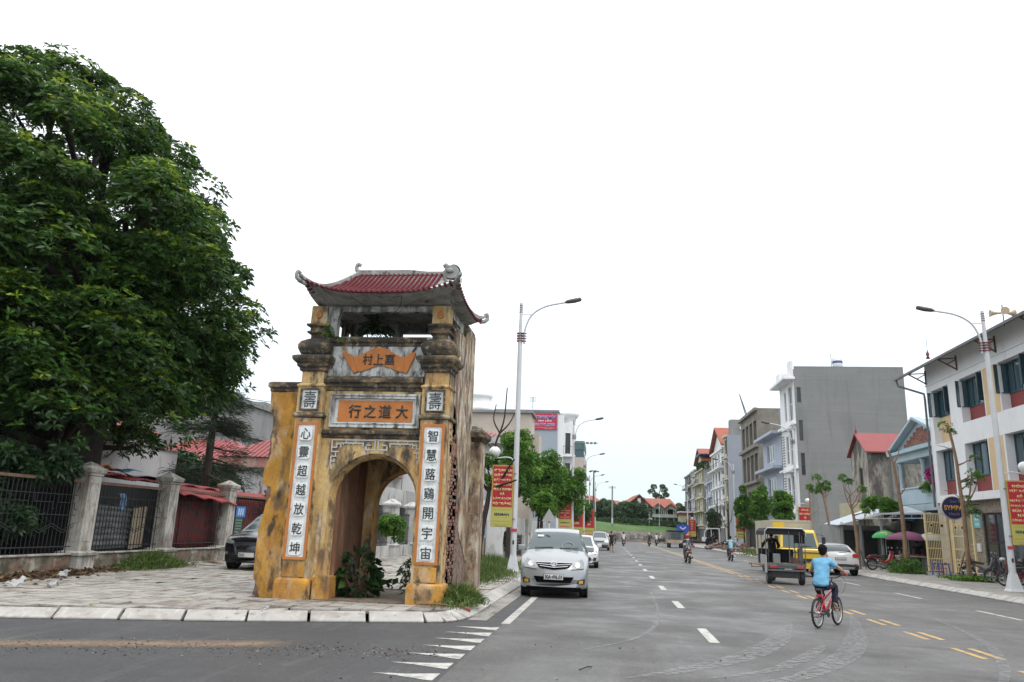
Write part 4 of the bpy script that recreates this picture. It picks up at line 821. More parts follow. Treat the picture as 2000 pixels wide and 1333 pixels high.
for k in range(len(PY)-1):
    ya, yb = PY[k]+.33, PY[k+1]-.33
    b = MB(); b.box(-14.48, -14.24, ya-.1, yb+.1, -.02, .60, M_LOWW); b.box(-14.5, -14.2, ya-.05, yb+.05, .60, .645, M_POST); b.build('low_wall', FN, True, .012)
    if k in (1, 2): b = MB(); b.box(-14.24, -14.02, ya-.2, yb+.1, -.02, .20, M_LOWW); b.build('footing', FN, True, .02)
    for z, w, m in ((.80, .03, M_IRON), (1.62, .02, M_IRON), (2.15, .02, M_IRON), (2.5, .075, M_RUST)):
        b = MB(); b.box(-14.36, -14.36+w, ya, yb, z, z+w, m); b.build('rail', FN, True)
    n = int((yb-ya)/.145)
    for i in range(1, n):
        y = ya+(yb-ya)*i/n
        if bar0 is None: b = MB(); b.box(-.008, .008, -.008, .008, .64, 2.5, M_IRON); bar0 = b.build('bar', FN, loc=(.04, y-24, 0))
        else: c = bar0.copy(); COL.objects.link(c); c.location = (.04, y-24, 0)
    b = MB(); m_ = int((yb-ya)/.72); w = (yb-ya)/m_   # zigzag band and key motifs
    for i in range(m_):
        y = ya+w*i; zz = 1.20
        for dz in (0, .07): b.bar((-14.33, y, zz+.14+dz), (-14.33, y+w*.5, zz+dz-.03), .012, .018, M_IRON); b.bar((-14.33, y+w*.5, zz+dz-.03), (-14.33, y+w, zz+.14+dz), .012, .018, M_IRON)
        for q in (((y+.1, 1.95), (y+.1, 2.15)), ((y+.1, 1.95), (y+w-.1, 1.95)), ((y+w-.1, 1.78), (y+w-.1, 1.95)), ((y+w-.1, 1.78), (y+w, 1.78))): b.bar((-14.33, q[0][0], q[0][1]), (-14.33, q[1][0], q[1][1]), .012, .018, M_IRON)
    stuff(b.build('key_pattern_ironwork', FN, True))
# corrugated sheet helper: origin o, along a (waves repeat), along c (length)
def corr(o, a, c, n, m, amp=.025, name='sheet', parent=None, droop=None, world=True, nc=4):
    o, a, c = Vector(o), Vector(a), Vector(c); nn = a.cross(c).normalized(); b = MB(); vs = []; K = n*4
    for i in range(K+1):
        for j in range(nc+1):
            s_ = j/nc; p = o+a*(i/K)+c*s_+nn*amp*math.sin(i/4*2*PI)
            if droop: p = p+Vector((0, 0, droop(i/K, s_)))
            vs.append(p)
    b.add(vs, [(i*(nc+1)+j, (i+1)*(nc+1)+j, (i+1)*(nc+1)+j+1, i*(nc+1)+j+1) for i in range(K) for j in range(nc)], m, True); ob = b.build(name, parent, world)
    s_ = ob.modifiers.new('s', 'SOLIDIFY'); s_.thickness = .012; return ob
SH = thing('market_shack', 'patched red corrugated shack with a torn awning behind the railings', 'shack', (-16, 27, 0))
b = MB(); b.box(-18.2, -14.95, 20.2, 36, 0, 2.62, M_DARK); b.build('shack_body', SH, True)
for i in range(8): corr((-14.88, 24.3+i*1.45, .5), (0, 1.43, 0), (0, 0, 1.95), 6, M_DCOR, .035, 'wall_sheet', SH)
for i, (y, w) in enumerate(((24.5, 1.35), (25.8, 1.3), (27.0, 1.2))): corr((-15.05, y, 2.80-.03*i), (0, w, 0), (1.0, rnd.uniform(-.1, .1), -.42-.05*i), 8, M_RCOR, .03, 'awning_sheet', SH, lambda u, v: .05*math.sin(u*5)*v)
for i in range(11): corr((-17.6, 21+i*1.4, 3.1-.03*i+rnd.uniform(-.04, .04)), (0, 1.45, 0), (2.75, 0, -.28), 9, M_RCOR, .025, 'roof_sheet', SH, lambda u, v: .03*math.sin(u*7+v*3))
corr((-14.7, 28.6, 2.72), (0, 4.5, 0), (.25, 0, -.2), 24, M_RCOR, .025, 'awning_sheet', SH)
corr((-14.9, 20.4, .65), (0, 0, 1.28), (0, 2.75, .05), 7, M_GCOR, .03, 'leaning_grey_sheet', SH, lambda u, v: -.12*v*v*u)
for i, (y, w) in enumerate(((23.05, .22), (23.3, .2), (23.55, .16))): b = MB(); b.cbox((-14.8, y, 1.28+.03*i), (.03, w, 1.25), M_CREAM, (rnd.uniform(-.05, .05), 0, 0)); b.build('cream_board', SH, True, .005)
def cloth(name, label, cat, o, a, c, m, amp=.06, n=10, seed=0, sag=0):
    q = random.Random(seed); b = MB(); o, a, c = Vector(o), Vector(a), Vector(c); ph = [q.uniform(0, 6) for _ in range(6)]; nn = a.cross(c).normalized()
    vs = [o+a*(i/n)+c*(j/n)+nn*amp*(math.sin(i*.9+ph[0])*math.cos(j*.7+ph[1])+.5*math.sin(i*1.7+j*1.3+ph[2]))+Vector((0, 0, -sag*math.sin(PI*i/n)*math.sin(PI*j/n))) for i in range(n+1) for j in range(n+1)]
    b.add(vs, [(i*(n+1)+j, (i+1)*(n+1)+j, (i+1)*(n+1)+j+1, i*(n+1)+j+1) for i in range(n) for j in range(n)], m, True); ob = b.build(name); s_ = ob.modifiers.new('s', 'SOLIDIFY'); s_.thickness = .006
    if label: tag(ob, label, cat)
    return ob
cloth('tarp', 'crumpled blue tarp lying on the shack roof', 'tarp', (-17.2, 21.2, 3.15), (0, 2.2, .05), (2.2, 0, -.15), M_TARP, .05, 12, 1)
cloth('tarp', 'orange and yellow plastic sheet on the shack roof beside the blue tarp', 'tarp', (-16.4, 20.6, 3.12), (0, 1.2, .05), (1.6, 0, -.1), mat('orange_plastic', (.5, .16, .04), .5, .3, 5, layers=(((.5, .4, .08), (3, 3, 3), .5, .55, 1),)), .05, 10, 2)
cloth('tarp', 'pale blue plastic sheet on the shack roof near the second post', 'tarp', (-16.6, 24.6, 3.05), (0, 1.6, -.05), (1.4, 0, -.12), mat('pale_tarp', (.32, .42, .48), .5, .1, 5), .04, 10, 3)
cloth('plastic_bag', 'blue plastic bag hanging behind the railings by the first post', 'bag', (-14.42, 21.55, 2.3), (0, .3, 0), (.02, .03, -.5), mat('blue_bag', (.12, .2, .32), .4, .2, 5), .05, 8, 4)
# notice boards on the railings
FNP = Fpx(-14.30); t = thing('notice_board', 'blue and dark green notice board hung on the railings beside the black car', 'sign', (-14.3, 29.1, 1.6)); b = MB(); fbox(b, FNP, 28.75, 29.5, 1.75, 2.15, 0, .02, flat('sign_blue', (.03, .16, .45))); o = b.build('blue_board', t, True)
for i in range(3): b = MB(); fbox(b, FNP, 28.9+i*.17, 28.98+i*.17, 1.82, 2.08, .02, .024, flat('sign_pale', (.5, .55, .6))); b.build('sign_bar', o, True)
b = MB(); fbox(b, FNP, 28.7, 29.35, .95, 1.74, 0, .02, flat('sign_green', (.015, .06, .035))); o = b.build('green_board', t, True)
for i in range(6): b = MB(); fbox(b, FNP, 28.78, 29.28-.05*(i % 2), 1.62-i*.11, 1.645-i*.11, .02, .024, flat('sign_text_grey', (.3, .33, .3))); b.build('sign_bar', o, True)
# litter by the wall
M_DRY = mat('dry_litter', (.10, .065, .04), .95, .4, 12, .3, 50)
P = []; 
for i in range(2600):
    y = rnd.uniform(14.5, 22); x = -14.2+abs(rnd.gauss(0, .5 if y < 19 else .3)); P.append((x, y, .16+rnd.uniform(0, .09)*math.exp(-(x+14.2))))
P = np.array(P); o = quadmesh('dead_leaf_litter', leafquads(P, unit(nr.normal(size=(len(P), 3))*np.array([1, 1, .25])), nr.uniform(.06, .2, len(P)), .35), foliage_mat('dead_leaf', (.04, .025, .015), (.10, .06, .035), (.24, .14, .06), .8, .1), None, nr.random(len(P))); tag(o, 'brown dead leaves and twigs heaped along the foot of the wall', 'litter', kind='stuff')
mb_ = flat('white_plastic', (.36, .36, .35), .5)
for i, (x, y, lb) in enumerate(((-12.3, 15.0, 'grey white plastic sack lying by the wall at the left edge'), (-13.1, 17.6, 'crumpled white plastic bag on the litter heap'), (-11.6, 15.3, 'small torn white bag on the paving near the litter'), (-13.3, 22.3, 'tiny white bag by the weeds'), (-5.9, 13.2, 'white scrap lying on the kerb edge'))):
    s_ = (.3, .2, .16, .14, .08)[i]; cloth('plastic_bag', lb, 'bag', (x, y, .19 if i < 4 else .17), (s_, .1, .05), (0, s_*.7, .12 if i < 2 else .03), mb_, .06 if i < 4 else .02, 7, i+10)
M_YLF = [flat('yellow_leaf', (.55, .36, .06)), flat('orange_leaf', (.5, .22, .04))]
LEAFS = (('fallen orange leaf at the inner edge of the kerb at far left', -8.9, 12.9), ('fallen orange leaf lying on the paving near the left edge', -9.5, 14.9), ('fallen yellow leaf in front of the broken left wing of the gate', -7.6, 15.0), ('small leaf in the middle of the open paving', -10.6, 18), ('large yellow leaf on the paving left of the gate', -8, 16.5), ('leaf lying just in front of the litter heap', -11.8, 16.2), ('leaf on the paving in line with the second post', -9.6, 20.5), ('leaf on the paving near the green weeds', -12.4, 21), ('leaf farthest back before the third post', -12, 24), ('leaf lying ahead of the black car wheel', -10.9, 22.2), ('dull leaf near the kerb left of the gate', -7.9, 14.2))
for i, (lb_, x, y) in enumerate(LEAFS):
    b = MB(); b.add([(0, 0, .165), (.07, .04, .175), (.15, .0, .17), (.07, -.045, .18)], [(0, 1, 2, 3)], M_YLF[i % 2]); o = b.build('fallen_leaf', loc=(x, y, 0)); o.rotation_euler[2] = i*1.3; tag(o, lb_, 'leaf', 'fallen leaves on the paving')
b = MB(); b.cbox((-2.78, 15.55, .12), (.21, .1, .1), M_BRK[0], (.2, .3, .5)); tag(b.build('broken_brick', bevel=.01), 'broken red brick lying on the kerb corner', 'brick')
b = MB(); b.tube([(-3.7, 15.35, .2), (-3.3, 15.3, .22), (-2.9, 15.5, .17)], .02, M_BARK2, 6); tag(b.build('dead_branch'), 'dry reddish branch lying in front of the right pilaster', 'branch')
b = MB(); b.tube([(-.35, 10.25, .015), (-.25, 10.4, .03), (-.2, 10.5, .015)], .008, M_BARK, 5); tag(b.build('twig'), 'short dark twig lying on the road in the foreground', 'branch')
# ================= buildings at the left =================
M_WHITEW = mat('dirty_white_wall', (.55, .55, .54), .9, .1, 1, .06, 12, .15, 20, layers=(((.28, .275, .26), (1.6, 1.6, .9), .54, .7, .7), ((.1, .1, .09), (4, 4, 1), .64, .74, .8)))
M_OLDW = mat('old_stained_white_wall', (.46, .46, .44), .9, .15, 1, .1, 12, .2, 20, layers=(((.17, .165, .15), (2.4, 2.4, .5), .5, .64, .8), ((.07, .07, .06), (4, 4, .7), .56, .68, .9)))
M_CONCB = mat('raw_concrete', (.23, .235, .23), .9, .12, .6, .1, 12, .2, 15, layers=(((.12, .12, .115), (1, 1, .4), .5, .7, .6),))
M_BEIGE = mat('beige_render', (.45, .40, .34), .9, .08, .7, .05, 10, .1, 20, layers=(((.30, .26, .22), (2, 2, .3), .56, .72, .6),))
M_BLUG = mat('blue_grey_render', (.29, .335, .38), .85, .05, .5, .03, 10, .05, 20)
M_WHITE = mat('clean_white_render', (.72, .73, .73), .8, .05, .6, .03, 12, .05, 20, layers=(((.45, .46, .45), (1.5, 1.5, .4), .58, .75, .4),))
M_GLASSD = flat('dark_window_glass', (.025, .032, .036), .08, 0, .6); M_FRD = flat('dark_window_frame', (.05, .06, .065), .4); M_FRW = flat('white_window_frame', (.6, .6, .6), .4)
M_ROOFR = mat('red_metal_roof', (.22, .030, .030), .5, .12, .8, .08, 8, .05, 30, layers=(((.2, .05, .045), (1.5, 1.5, 1.5), .55, .7, .5),)); M_TERRA = mat('terracotta_roof', (.27, .072, .042), .8, .15, 1, .15, 14, .1, 20)
def building(name, label, loc, cat='building'): return thing(name, label, cat, loc)
def boxpart(par, nm, x0, x1, y0, y1, z0, z1, m, bevel=0): b = MB(); b.box(x0, x1, y0, y1, z0, z1, m); return b.build(nm, par, True, bevel)
t = building('white_store_building', 'long low dirty white building behind the trunk and shack', (-21, 24, 0)); boxpart(t, 'wall', -25, -18.6, 14.5, 31.4, 0, 4.36, M_WHITEW); boxpart(t, 'parapet', -25.05, -18.55, 14.45, 31.45, 4.36, 4.44, M_CONCB)
def hiproof(par, x0, x1, y0, y1, z0, z1, inset, m, name='roof', ribs=0, axis='x'):
    b = MB()
    if axis == 'x': r0_, r1 = (x0+inset, (y0+y1)/2, z1), (x1-inset, (y0+y1)/2, z1)
    else: r0_, r1 = ((x0+x1)/2, y0+inset, z1), ((x0+x1)/2, y1-inset, z1)
    c = [(x0, y0, z0), (x1, y0, z0), (x1, y1, z0), (x0, y1, z0)]
    F_ = [(c[0], c[1], r1, r0_), (c[1], c[2], r1), (c[2], c[3], r0_, r1), (c[3], c[0], r0_)] if axis == 'x' else [(c[0], c[1], r0_), (c[1], c[2], r1, r0_), (c[2], c[3], r1), (c[3], c[0], r0_, r1)]
    for f in F_: b.add(list(f), [tuple(range(len(f)))], m)
    b.add(c, [(3, 2, 1, 0)], m); o = b.build(name, par, True)
    if ribs:
        rb = MB(); f = F_[0]
        a, bb, c2, d = (Vector(f[0]), Vector(f[1]), Vector(f[-2] if len(f) == 4 else f[2]), Vector(f[-1]))
        n = int((bb-a).length/ribs)
        for i in range(1, n):
            u = i/n; p = a.lerp(bb, u); x = p.x
            if len(f) == 4:
                tt = min(1, (x-a.x)/max(.01, d.x-a.x), (bb.x-x)/max(.01, bb.x-c2.x))
            else: tt = min(1, (x-a.x)/(d.x-a.x) if x < d.x else (bb.x-x)/(bb.x-d.x))
            zt_ = z0+(z1-z0)*tt; yt = p.y+((y0+y1)/2-p.y if axis == 'x' else inset)*tt; rb.bar((x, p.y, z0+.02), (x, yt, zt_+.02), .05, .035, m)
        stuff(rb.build('roof_ribs', par, True))
    return o
t = building('red_roofed_house', 'white walled house with red corrugated hip roof and pink fascia behind the shack', (-17, 44, 0))
boxpart(t, 'wall', -20.8, -13, 40.4, 48, 0, 4.5, M_WHITEW); boxpart(t, 'fascia', -21.3, -12.5, 40, 48.5, 4.42, 4.98, mat('pink_fascia', (.36, .17, .14), .8, .15, 1, layers=(((.5, .42, .36), (2, 2, .3), .5, .7, .6),))); hiproof(t, -21.4, -12.4, 39.9, 48.6, 5.0, 7.1, 3.2, M_ROOFR, 'roof', .28)
t = building('low_red_roofed_house', 'lower house with a red corrugated roof behind the conifer', (-24, 42, 0)); boxpart(t, 'wall', -29, -21.6, 42.4, 50, 0, 4.6, M_CONCB); hiproof(t, -29.5, -20.6, 42, 50.4, 4.6, 6.5, 3, M_ROOFR, 'roof', .3)
t = building('red_roofed_house', 'red roofed white house at the far left behind the tree trunk', (-31, 34, 0)); boxpart(t, 'wall', -36, -27, 34, 42, 0, 6.4, M_WHITEW); hiproof(t, -36.6, -26.4, 33.4, 42.6, 6.4, 8.6, 3, M_ROOFR, 'roof', .3)
t = building('concrete_building', 'unpainted grey concrete apartment block left of the gate behind the red roof', (-33, 58, 0)); b = MB(); F = Fpx(-28.2); wall(b, F, 50, 63, 0, 10.4, M_CONCB, [(57.5, 59.5, 5.4, 7.9)], .3); b.box(-40, -28.21, 50.01, 62.99, 0, 10.39, M_CONCB); b.build('wall', t, True); window(t, F, (57.5, 59.5, 5.4, 7.9), .25, M_FRD, M_GLASSD, 2)
boxpart(t, 'roof_parapet', -40.2, -28.0, 49.8, 63.2, 10.4, 10.75, M_CONCB); boxpart(t, 'stair_head', -33, -30, 52, 55, 10.75, 12.4, M_CONCB); boxpart(t, 'floor_band', -28.2, -28.0, 50, 63, 7.95, 8.2, M_CONCB); boxpart(t, 'stair_head', -31, -28.4, 60, 62.6, 10.75, 11.2, M_CONCB)
t = thing('power_line', 'thin sagging overhead wire above the concrete block', 'wire', (-30, 48, 11)); b = MB(); b.tube([(-36, 46, 12.5), (-28, 50, 10.2), (-20, 54, 9.6)], .02, M_INK, 4); b.build('wire', t, True)
# old boundary wall with posts seen through the arch
t = thing('old_boundary_wall', 'old stained white boundary wall with capped posts and dark railings seen through the arch', 'wall', (-10.8, 38, 0))
for y in (33.6, 37.6, 41.6, 45.6, 49.6):
    b = MB(); b.sqloft([(.05, 0), (.05, .62), (.1, .66), (.1, .72), (0, .75), (0, 2.45), (.04, 2.5), (.1, 2.58), (.1, 2.66), (-.25, 2.9)], -10.6, y, .3, .34, M_OLDW); b.build('post', t, True, .01)
for k, y in enumerate((33.95, 37.95, 41.95, 45.95)):
    boxpart(t, 'low_wall', -10.75, -10.5, y, y+3.3, 0, .66, M_OLDW)
    for i in range(22): b = MB(); b.box(-10.64, -10.62, y+.1+i*.145, y+.12+i*.145, .66, 2.25, M_IRON); b.build('bar', t, True)
    for z in (.8, 1.5, 2.15): boxpart(t, 'rail', -10.65, -10.61, y, y+3.3, z, z+.03, M_IRON)
t = building('stained_white_outhouse', 'streaky white outhouse with fins behind the old boundary wall', (-13, 42, 0)); boxpart(t, 'wall', -17, -12.2, 37, 52, 0, 2.6, M_OLDW); boxpart(t, 'roof_slab', -17.2, -11.4, 36.6, 52.4, 2.6, 3.55, M_OLDW)
for i in range(9): b = MB(); b.cbox((-11.9, 38+i*1.5, 1.75), (.7, .18, 1.75), M_OLDW, (.22, 0, 0)); b.build('fin', t, True)
boxpart(t, 'roof_box', -15, -13.2, 37.4, 39.4, 3.55, 4.1, M_WHITEW)
t = thing('television_aerial', 'thin grey pole sticking up behind the old outhouse', 'pole', (-11.8, 43.5, 3)); b = MB(); b.tube([(-11.8, 43.5, 3.4), (-11.8, 43.5, 4.9)], .03, M_GCOR, 6); b.build('pole', t, True)
# ================= vehicles =================
M_TYRE = flat('tyre_rubber', (.018, .018, .018), .85); M_RIM = flat('wheel_rim', (.32, .32, .33), .35, .6); M_HOLE = flat('dark_intake', (.004, .004, .004), .95, 0, .05); M_CHROME = flat('chrome', (.50, .50, .51), .18, 1)
M_BLKP = flat('black_plastic', (.02, .02, .022), .5); M_LAMP = flat('headlamp_glass', (.24, .25, .24), .12, .3, .5, .3); M_REDL = flat('red_tail_lamp', (.35, .012, .012), .15, 0, .6, 1); M_AMB = flat('amber_lamp', (.55, .30, .02), .2, 0, .6, 1)
M_WIN = flat('car_window_glass', (.05, .075, .08), .05, 0, .55, 0); M_PLATE = flat('number_plate_grey', (.55, .55, .53), .5)
def paint(nm, c, metal=0., rough=.3): return flat(nm, c, rough, metal, .5, .6)
def wheel(par, x, y, r, w, axis='x', rim=M_RIM, name='wheel'):
    b = MB(); n = 20; prof = [(r*.62, -w/2), (r*.9, -w/2), (r, -w*.36), (r, w*.36), (r*.9, w/2), (r*.62, w/2)]
    b.lathe(prof, (0, 0, 0), M_TYRE, n, True, axis); o = b.build(name, par, loc=(x, y, r))
    b = MB(); b.lathe([(r*.64, -w*.46), (r*.56, -w*.30), (.001, -w*.36)], (0, 0, 0), rim, n, True, axis); b.lathe([(.001, w*.36), (r*.56, w*.30), (r*.64, w*.46)], (0, 0, 0), rim, n, True, axis)
    for k in range(5):
        a = 2*PI*k/5; d = (math.cos(a)*r*.33, math.sin(a)*r*.33)
        for s in (-1, 1):
            if axis == 'x': b.bar((s*w*.4, 0, 0), (s*w*.42, d[0]*1.8, d[1]*1.8), .05*r/.3, .03, rim)
    b.build('rim', o); return o
def weld(o):
    bm = bmesh.new(); bm.from_mesh(o.data); bmesh.ops.remove_doubles(bm, verts=bm.verts, dist=.0004); bm.to_mesh(o.data); bm.free(); return o
def catmull(st, n):
    st = np.array(st, float); m = len(st); out_ = []
    P = np.vstack([2*st[0]-st[1], st, 2*st[-1]-st[-2]])
    for i in range(m-1):
        a, b, c, d = P[i:i+4]
        for k in range(n):
            t = k/n; v = .5*((2*b)+(c-a)*t+(2*a-5*b+4*c-d)*t*t+(3*b-a-3*c+d)*t**3); lo, hi = np.minimum(b, c)-.015, np.maximum(b, c)+.015; out_.append(np.clip(v, lo, hi))
    out_.append(st[-1]); return np.array(out_)
def car(name, label, loc, rz, S, group=None, cat='car'):
    """S: st stations (y, ztop, wtop, zbelt, wbelt, wlow, zlow), body paint, windscreen y range, rear window range, side glass list, wheels, details"""
    t = thing(name, label, cat, loc, rz, group); st = catmull(S['st'], 5); Y = st[:, 0]; L_ = Y[-1]
    cf, cb = S.get('cf', .16), S.get('cb', .10)
    def ydef(x, y, w): 
        k = (min(1, abs(x)/max(w, .01)))**2
        return y+cf*k*max(0, 1-y/1.1)**1.5-cb*k*max(0, 1-(L_-y)/.8)**1.5
    W_ = max(st[:, 4]); rings = []
    for (y, zt_, wt, zb, wb, wl, zl) in st:
        r_ = []
        cr_ = .035 if zt_-zb > .15 else .05
        for u in (0, .3, .6, .85, 1): r_.append((wt*u, zt_-cr_*u**2.5))
        zt2 = zt_-cr_
        for u in (.2, .6, 1): r_.append((wt+(wb-wt)*u*1.0, zt2+(zb-zt2)*u))
        zm = (zb+zl)/2
        r_ += [(wb+.012, zb-.06), (wl+.015, zb*.55+zl*.45), (wl+.01, zb*.25+zl*.75), (wl-.01, zl+.04), (wl-.06, zl), (0, zl)]
        rings.append([(x, ydef(x, y, W_), z) for x, z in r_])
    K = len(rings[0]); parts = {}
    def put(key, m, quad): parts.setdefault(key, (MB(), m))[0].add(quad, [(0, 1, 2, 3)], m, True)
    for i in range(len(rings)-1):
        ym = (Y[i]+Y[i+1])/2
        for j in range(K-1):
            q = [rings[i][j], rings[i+1][j], rings[i+1][j+1], rings[i][j+1]]
            key, m = 'body', S['paint']
            if j < S.get('wj', 3) and S['ws'][0] < ym < S['ws'][1]: key, m = 'windscreen', M_WIN
            elif j < 3 and S['rw'][0] < ym < S['rw'][1]: key, m = 'rear_window', M_WIN
            elif j in (4, 5, 6) and any(a < ym < b for a, b in S['sg']): key, m = 'side_window', M_WIN
            elif j >= S.get('lj', 10): m = S.get('lower', M_BLKP)
            for s in (1, -1):
                k2 = key if key != 'side_window' else key
                qq = [(s*x, y, z) for x, y, z in q]; put((k2, 0) if k2 != 'side_window' else (k2, s*(1+[n for n, (a, b) in enumerate(S['sg']) if a < ym < b][0])), m, qq if s > 0 else qq[::-1])
    for e_ in (0, -1):
        r_ = rings[e_]; n = K
        full = [(x, y, z) for x, y, z in r_]+[(-x, y, z) for x, y, z in r_[::-1][1:-1]]; parts[('body', 0)][0].add(full, [tuple(range(len(full)))], S['paint'])
    for (k, _), (b, m) in parts.items():
        o = b.build(k, t); bm = bmesh.new(); bm.from_mesh(o.data); bmesh.ops.remove_doubles(bm, verts=bm.verts, dist=.0008); bmesh.ops.recalc_face_normals(bm, faces=bm.faces) if k == 'body' else None; bm.to_mesh(o.data); bm.free()
        if k == 'body': BODY = o
    def yfront(z):
        k = 0
        while k < len(st)-1 and st[k][1] < z: k += 1
        if k == 0: return st[0][0]
        a, b = st[k-1], st[k]; u = (z-a[1])/max(1e-6, b[1]-a[1]); return a[0]+(b[0]-a[0])*u
    def yrear(z):
        k = len(st)-1
        while k > 0 and st[k][1] < z: k -= 1
        if k == len(st)-1: return L_
        a, b = st[k+1], st[k]; u = (z-a[1])/max(1e-6, b[1]-a[1]); return a[0]+(b[0]-a[0])*u
    def FF(x, z, d): y = yfront(z); return (x, ydef(x, y, W_)-d, z)
    def FR(x, z, d): y = yrear(z); return (-x, ydef(x, y, W_)+d, z)
    for d_ in S.get('front', []):
        nm, poly, dd, m = d_; dd += .012; b = MB(); [b.prism(P_, FF, -.05, dd, m) for P_ in strips(poly)]; weld(b.build(nm, t))
    for d_ in S.get('rear', []):
        nm, poly, dd, m = d_; b = MB(); [b.prism(P_, FR, -.05, dd, m) for P_ in strips(poly)]; weld(b.build(nm, t))
    wr, ww, tr = S['wheels'][0], .21, S['track']
    for y in S['wheels'][1:]:
        for s in (-1, 1):
            b = MB(); b.lathe([(wr*1.16, -.02), (wr*1.16, .012), (.001, .012)], (s*(W_-.012), y, wr), M_BLKP, 20, False, 'x') if s > 0 else b.lathe([(wr*1.16, .02), (wr*1.16, -.012), (.001, -.012)], (s*(W_-.012), y, wr), M_BLKP, 20, False, 'x'); b.build('wheel_arch', t)
            wheel(t, s*tr, y, wr, ww)
    for s in (-1, 1):
        if S.get('mirror'):
            mx, my, mz = S['mirror']; b = MB(); b.cbox((s*mx, my, mz), (.20, .12, .14), S['paint']); b.cbox((s*(mx-.14), my+.02, mz-.04), (.12, .05, .05), M_BLKP); b.build('door_mirror', t, bevel=.03)
    return t, FF, FR
def strips(poly, w=.1):
    xs = [p[0] for p in poly]; a, e_ = min(xs), max(xs); n = max(1, int((e_-a)/w)); out_ = []
    def clip(P, x0, s):
        o = []
        for i in range(len(P)):
            p, q = P[i], P[(i+1) % len(P)]; ip, iq = s*(p[0]-x0) >= 0, s*(q[0]-x0) >= 0
            if ip: o.append(p)
            if ip != iq: u = (x0-p[0])/(q[0]-p[0]); o.append((x0, p[1]+(q[1]-p[1])*u))
        return o
    for k in range(n):
        P = clip(clip(poly, a+(e_-a)*k/n, 1), a+(e_-a)*(k+1)/n, -1)
        if len(P) > 2: out_.append(P)
    return out_
def mir(P): return [(-x, z) for x, z in P][::-1]
def rect(x0, x1, z0, z1): return [(x0, z0), (x1, z0), (x1, z1), (x0, z1)]
def ell(cx, cz, rx, rz, n=16): return [(cx+rx*math.cos(2*PI*k/n), cz+rz*math.sin(2*PI*k/n)) for k in range(n)]
M_SILV = paint('silver_paint', (.30, .318, .325), .4, .36); M_WHT_C = paint('white_car_paint', (.52, .53, .53), 0, .3); M_BLKC = paint('black_car_paint', (.008, .008, .010), 0, .2); M_GREYC = paint('light_grey_car_paint', (.26, .27, .27), .4, .35)
HLm = [(-.776, .744), (-.62, .73), (-.44, .712), (-.51, .824), (-.62, .92), (-.71, .968), (-.76, .90)]
mpv = dict(st=[(.0, .50, .60, .46, .66, .62, .28), (.03, .64, .70, .58, .78, .74, .25), (.08, .76, .75, .68, .83, .80, .24), (.22, .88, .80, .80, .86, .85, .23), (.45, 1.0, .815, .93, .87, .87, .22), (.75, 1.10, .80, 1.02, .87, .88, .22), (1.05, 1.19, .755, 1.07, .87, .885, .22), (1.45, 1.43, .69, 1.09, .87, .885, .22), (1.85, 1.64, .625, 1.10, .87, .885, .22), (2.3, 1.73, .62, 1.11, .87, .885, .22), (3.3, 1.74, .60, 1.13, .87, .885, .22), (4.1, 1.68, .58, 1.14, .86, .88, .24), (4.4, 1.40, .60, 1.1, .84, .86, .28), (4.5, 1.0, .66, .9, .80, .84, .3), (4.55, .6, .66, .55, .74, .76, .34)],
    paint=M_SILV, wj=4, lj=12, ws=(1.07, 1.84), rw=(4.12, 4.38), sg=[(1.3, 2.25), (2.33, 3.25), (3.33, 4.05)], wheels=(.32, .86, 3.6), track=.75, mirror=(.93, 1.25, 1.2), cf=.26,
    front=[('headlight', HLm, .012, M_LAMP), ('headlight', mir(HLm), .012, M_LAMP), ('grille', [(-.30, .735), (0, .70), (.30, .735), (.40, .77), (.465, .866), (-.465, .866), (-.40, .77)], .008, M_HOLE),
           ('grille_bar', [(-.36, .785), (0, .752), (.36, .785), (.37, .797), (0, .765), (-.37, .797)], .024, M_CHROME), ('grille_bar', [(-.43, .83), (0, .81), (.43, .83), (.44, .842), (0, .822), (-.44, .842)], .024, M_CHROME), ('grille_bar', [(-.47, .868), (0, .872), (.47, .868), (.475, .88), (0, .885), (-.475, .88)], .024, M_CHROME), 
           ('lower_intake', [(-.43, .385), (.43, .385), (.515, .53), (-.515, .53)], .006, M_HOLE), ('number_plate', rect(-.25, .25, .455, .60), .03, M_BLKP), ('fog_lamp_recess', [(-.79, .35), (-.60, .37), (-.62, .46), (-.80, .49)], .006, M_BLKP), ('fog_lamp_recess', mir([(-.79, .35), (-.60, .37), (-.62, .46), (-.80, .49)]), .006, M_BLKP), ('fog_lamp', rect(-.75, -.645, .375, .45), .02, M_AMB), ('fog_lamp', rect(.645, .75, .375, .45), .02, M_AMB),
           ('under_bumper', rect(-.70, .70, .17, .28), -.02, M_HOLE)], rear=[('tail_light', rect(-.84, -.66, .85, 1.2), .01, M_REDL), ('tail_light', rect(.66, .84, .85, 1.2), .01, M_REDL)])
t, FF, FR = car('silver_minivan', 'silver minivan parked against the left kerb facing the camera', (-1.38, 20.3, 0), R(1.5), mpv)
PL = MB(); [PL.prism(P_, FF, .043, .046, M_PLATE) for P_ in strips(rect(-.24, .24, .462, .592), .06)]; o = PL.build('plate_face', t); text('plate_number', '30A·496.03', FF, 0, .527, .44, .10, M_INK, o, d=.049, ext=.003, world=False, bold=.03)
b = MB()   # badge: three ovals
def ringo(b, F, cx, cz, rx, rz, w, d0, d1, m, n=20):
    A = ell(cx, cz, rx, rz, n); B = ell(cx, cz, rx-w, rz-w, n)
    for i in range(n): j = (i+1) % n; b.add([F(*A[i], d1), F(*A[j], d1), F(*B[j], d1), F(*B[i], d1), F(*A[i], d0), F(*A[j], d0)], [(0, 1, 2, 3), (4, 5, 1, 0)], m)
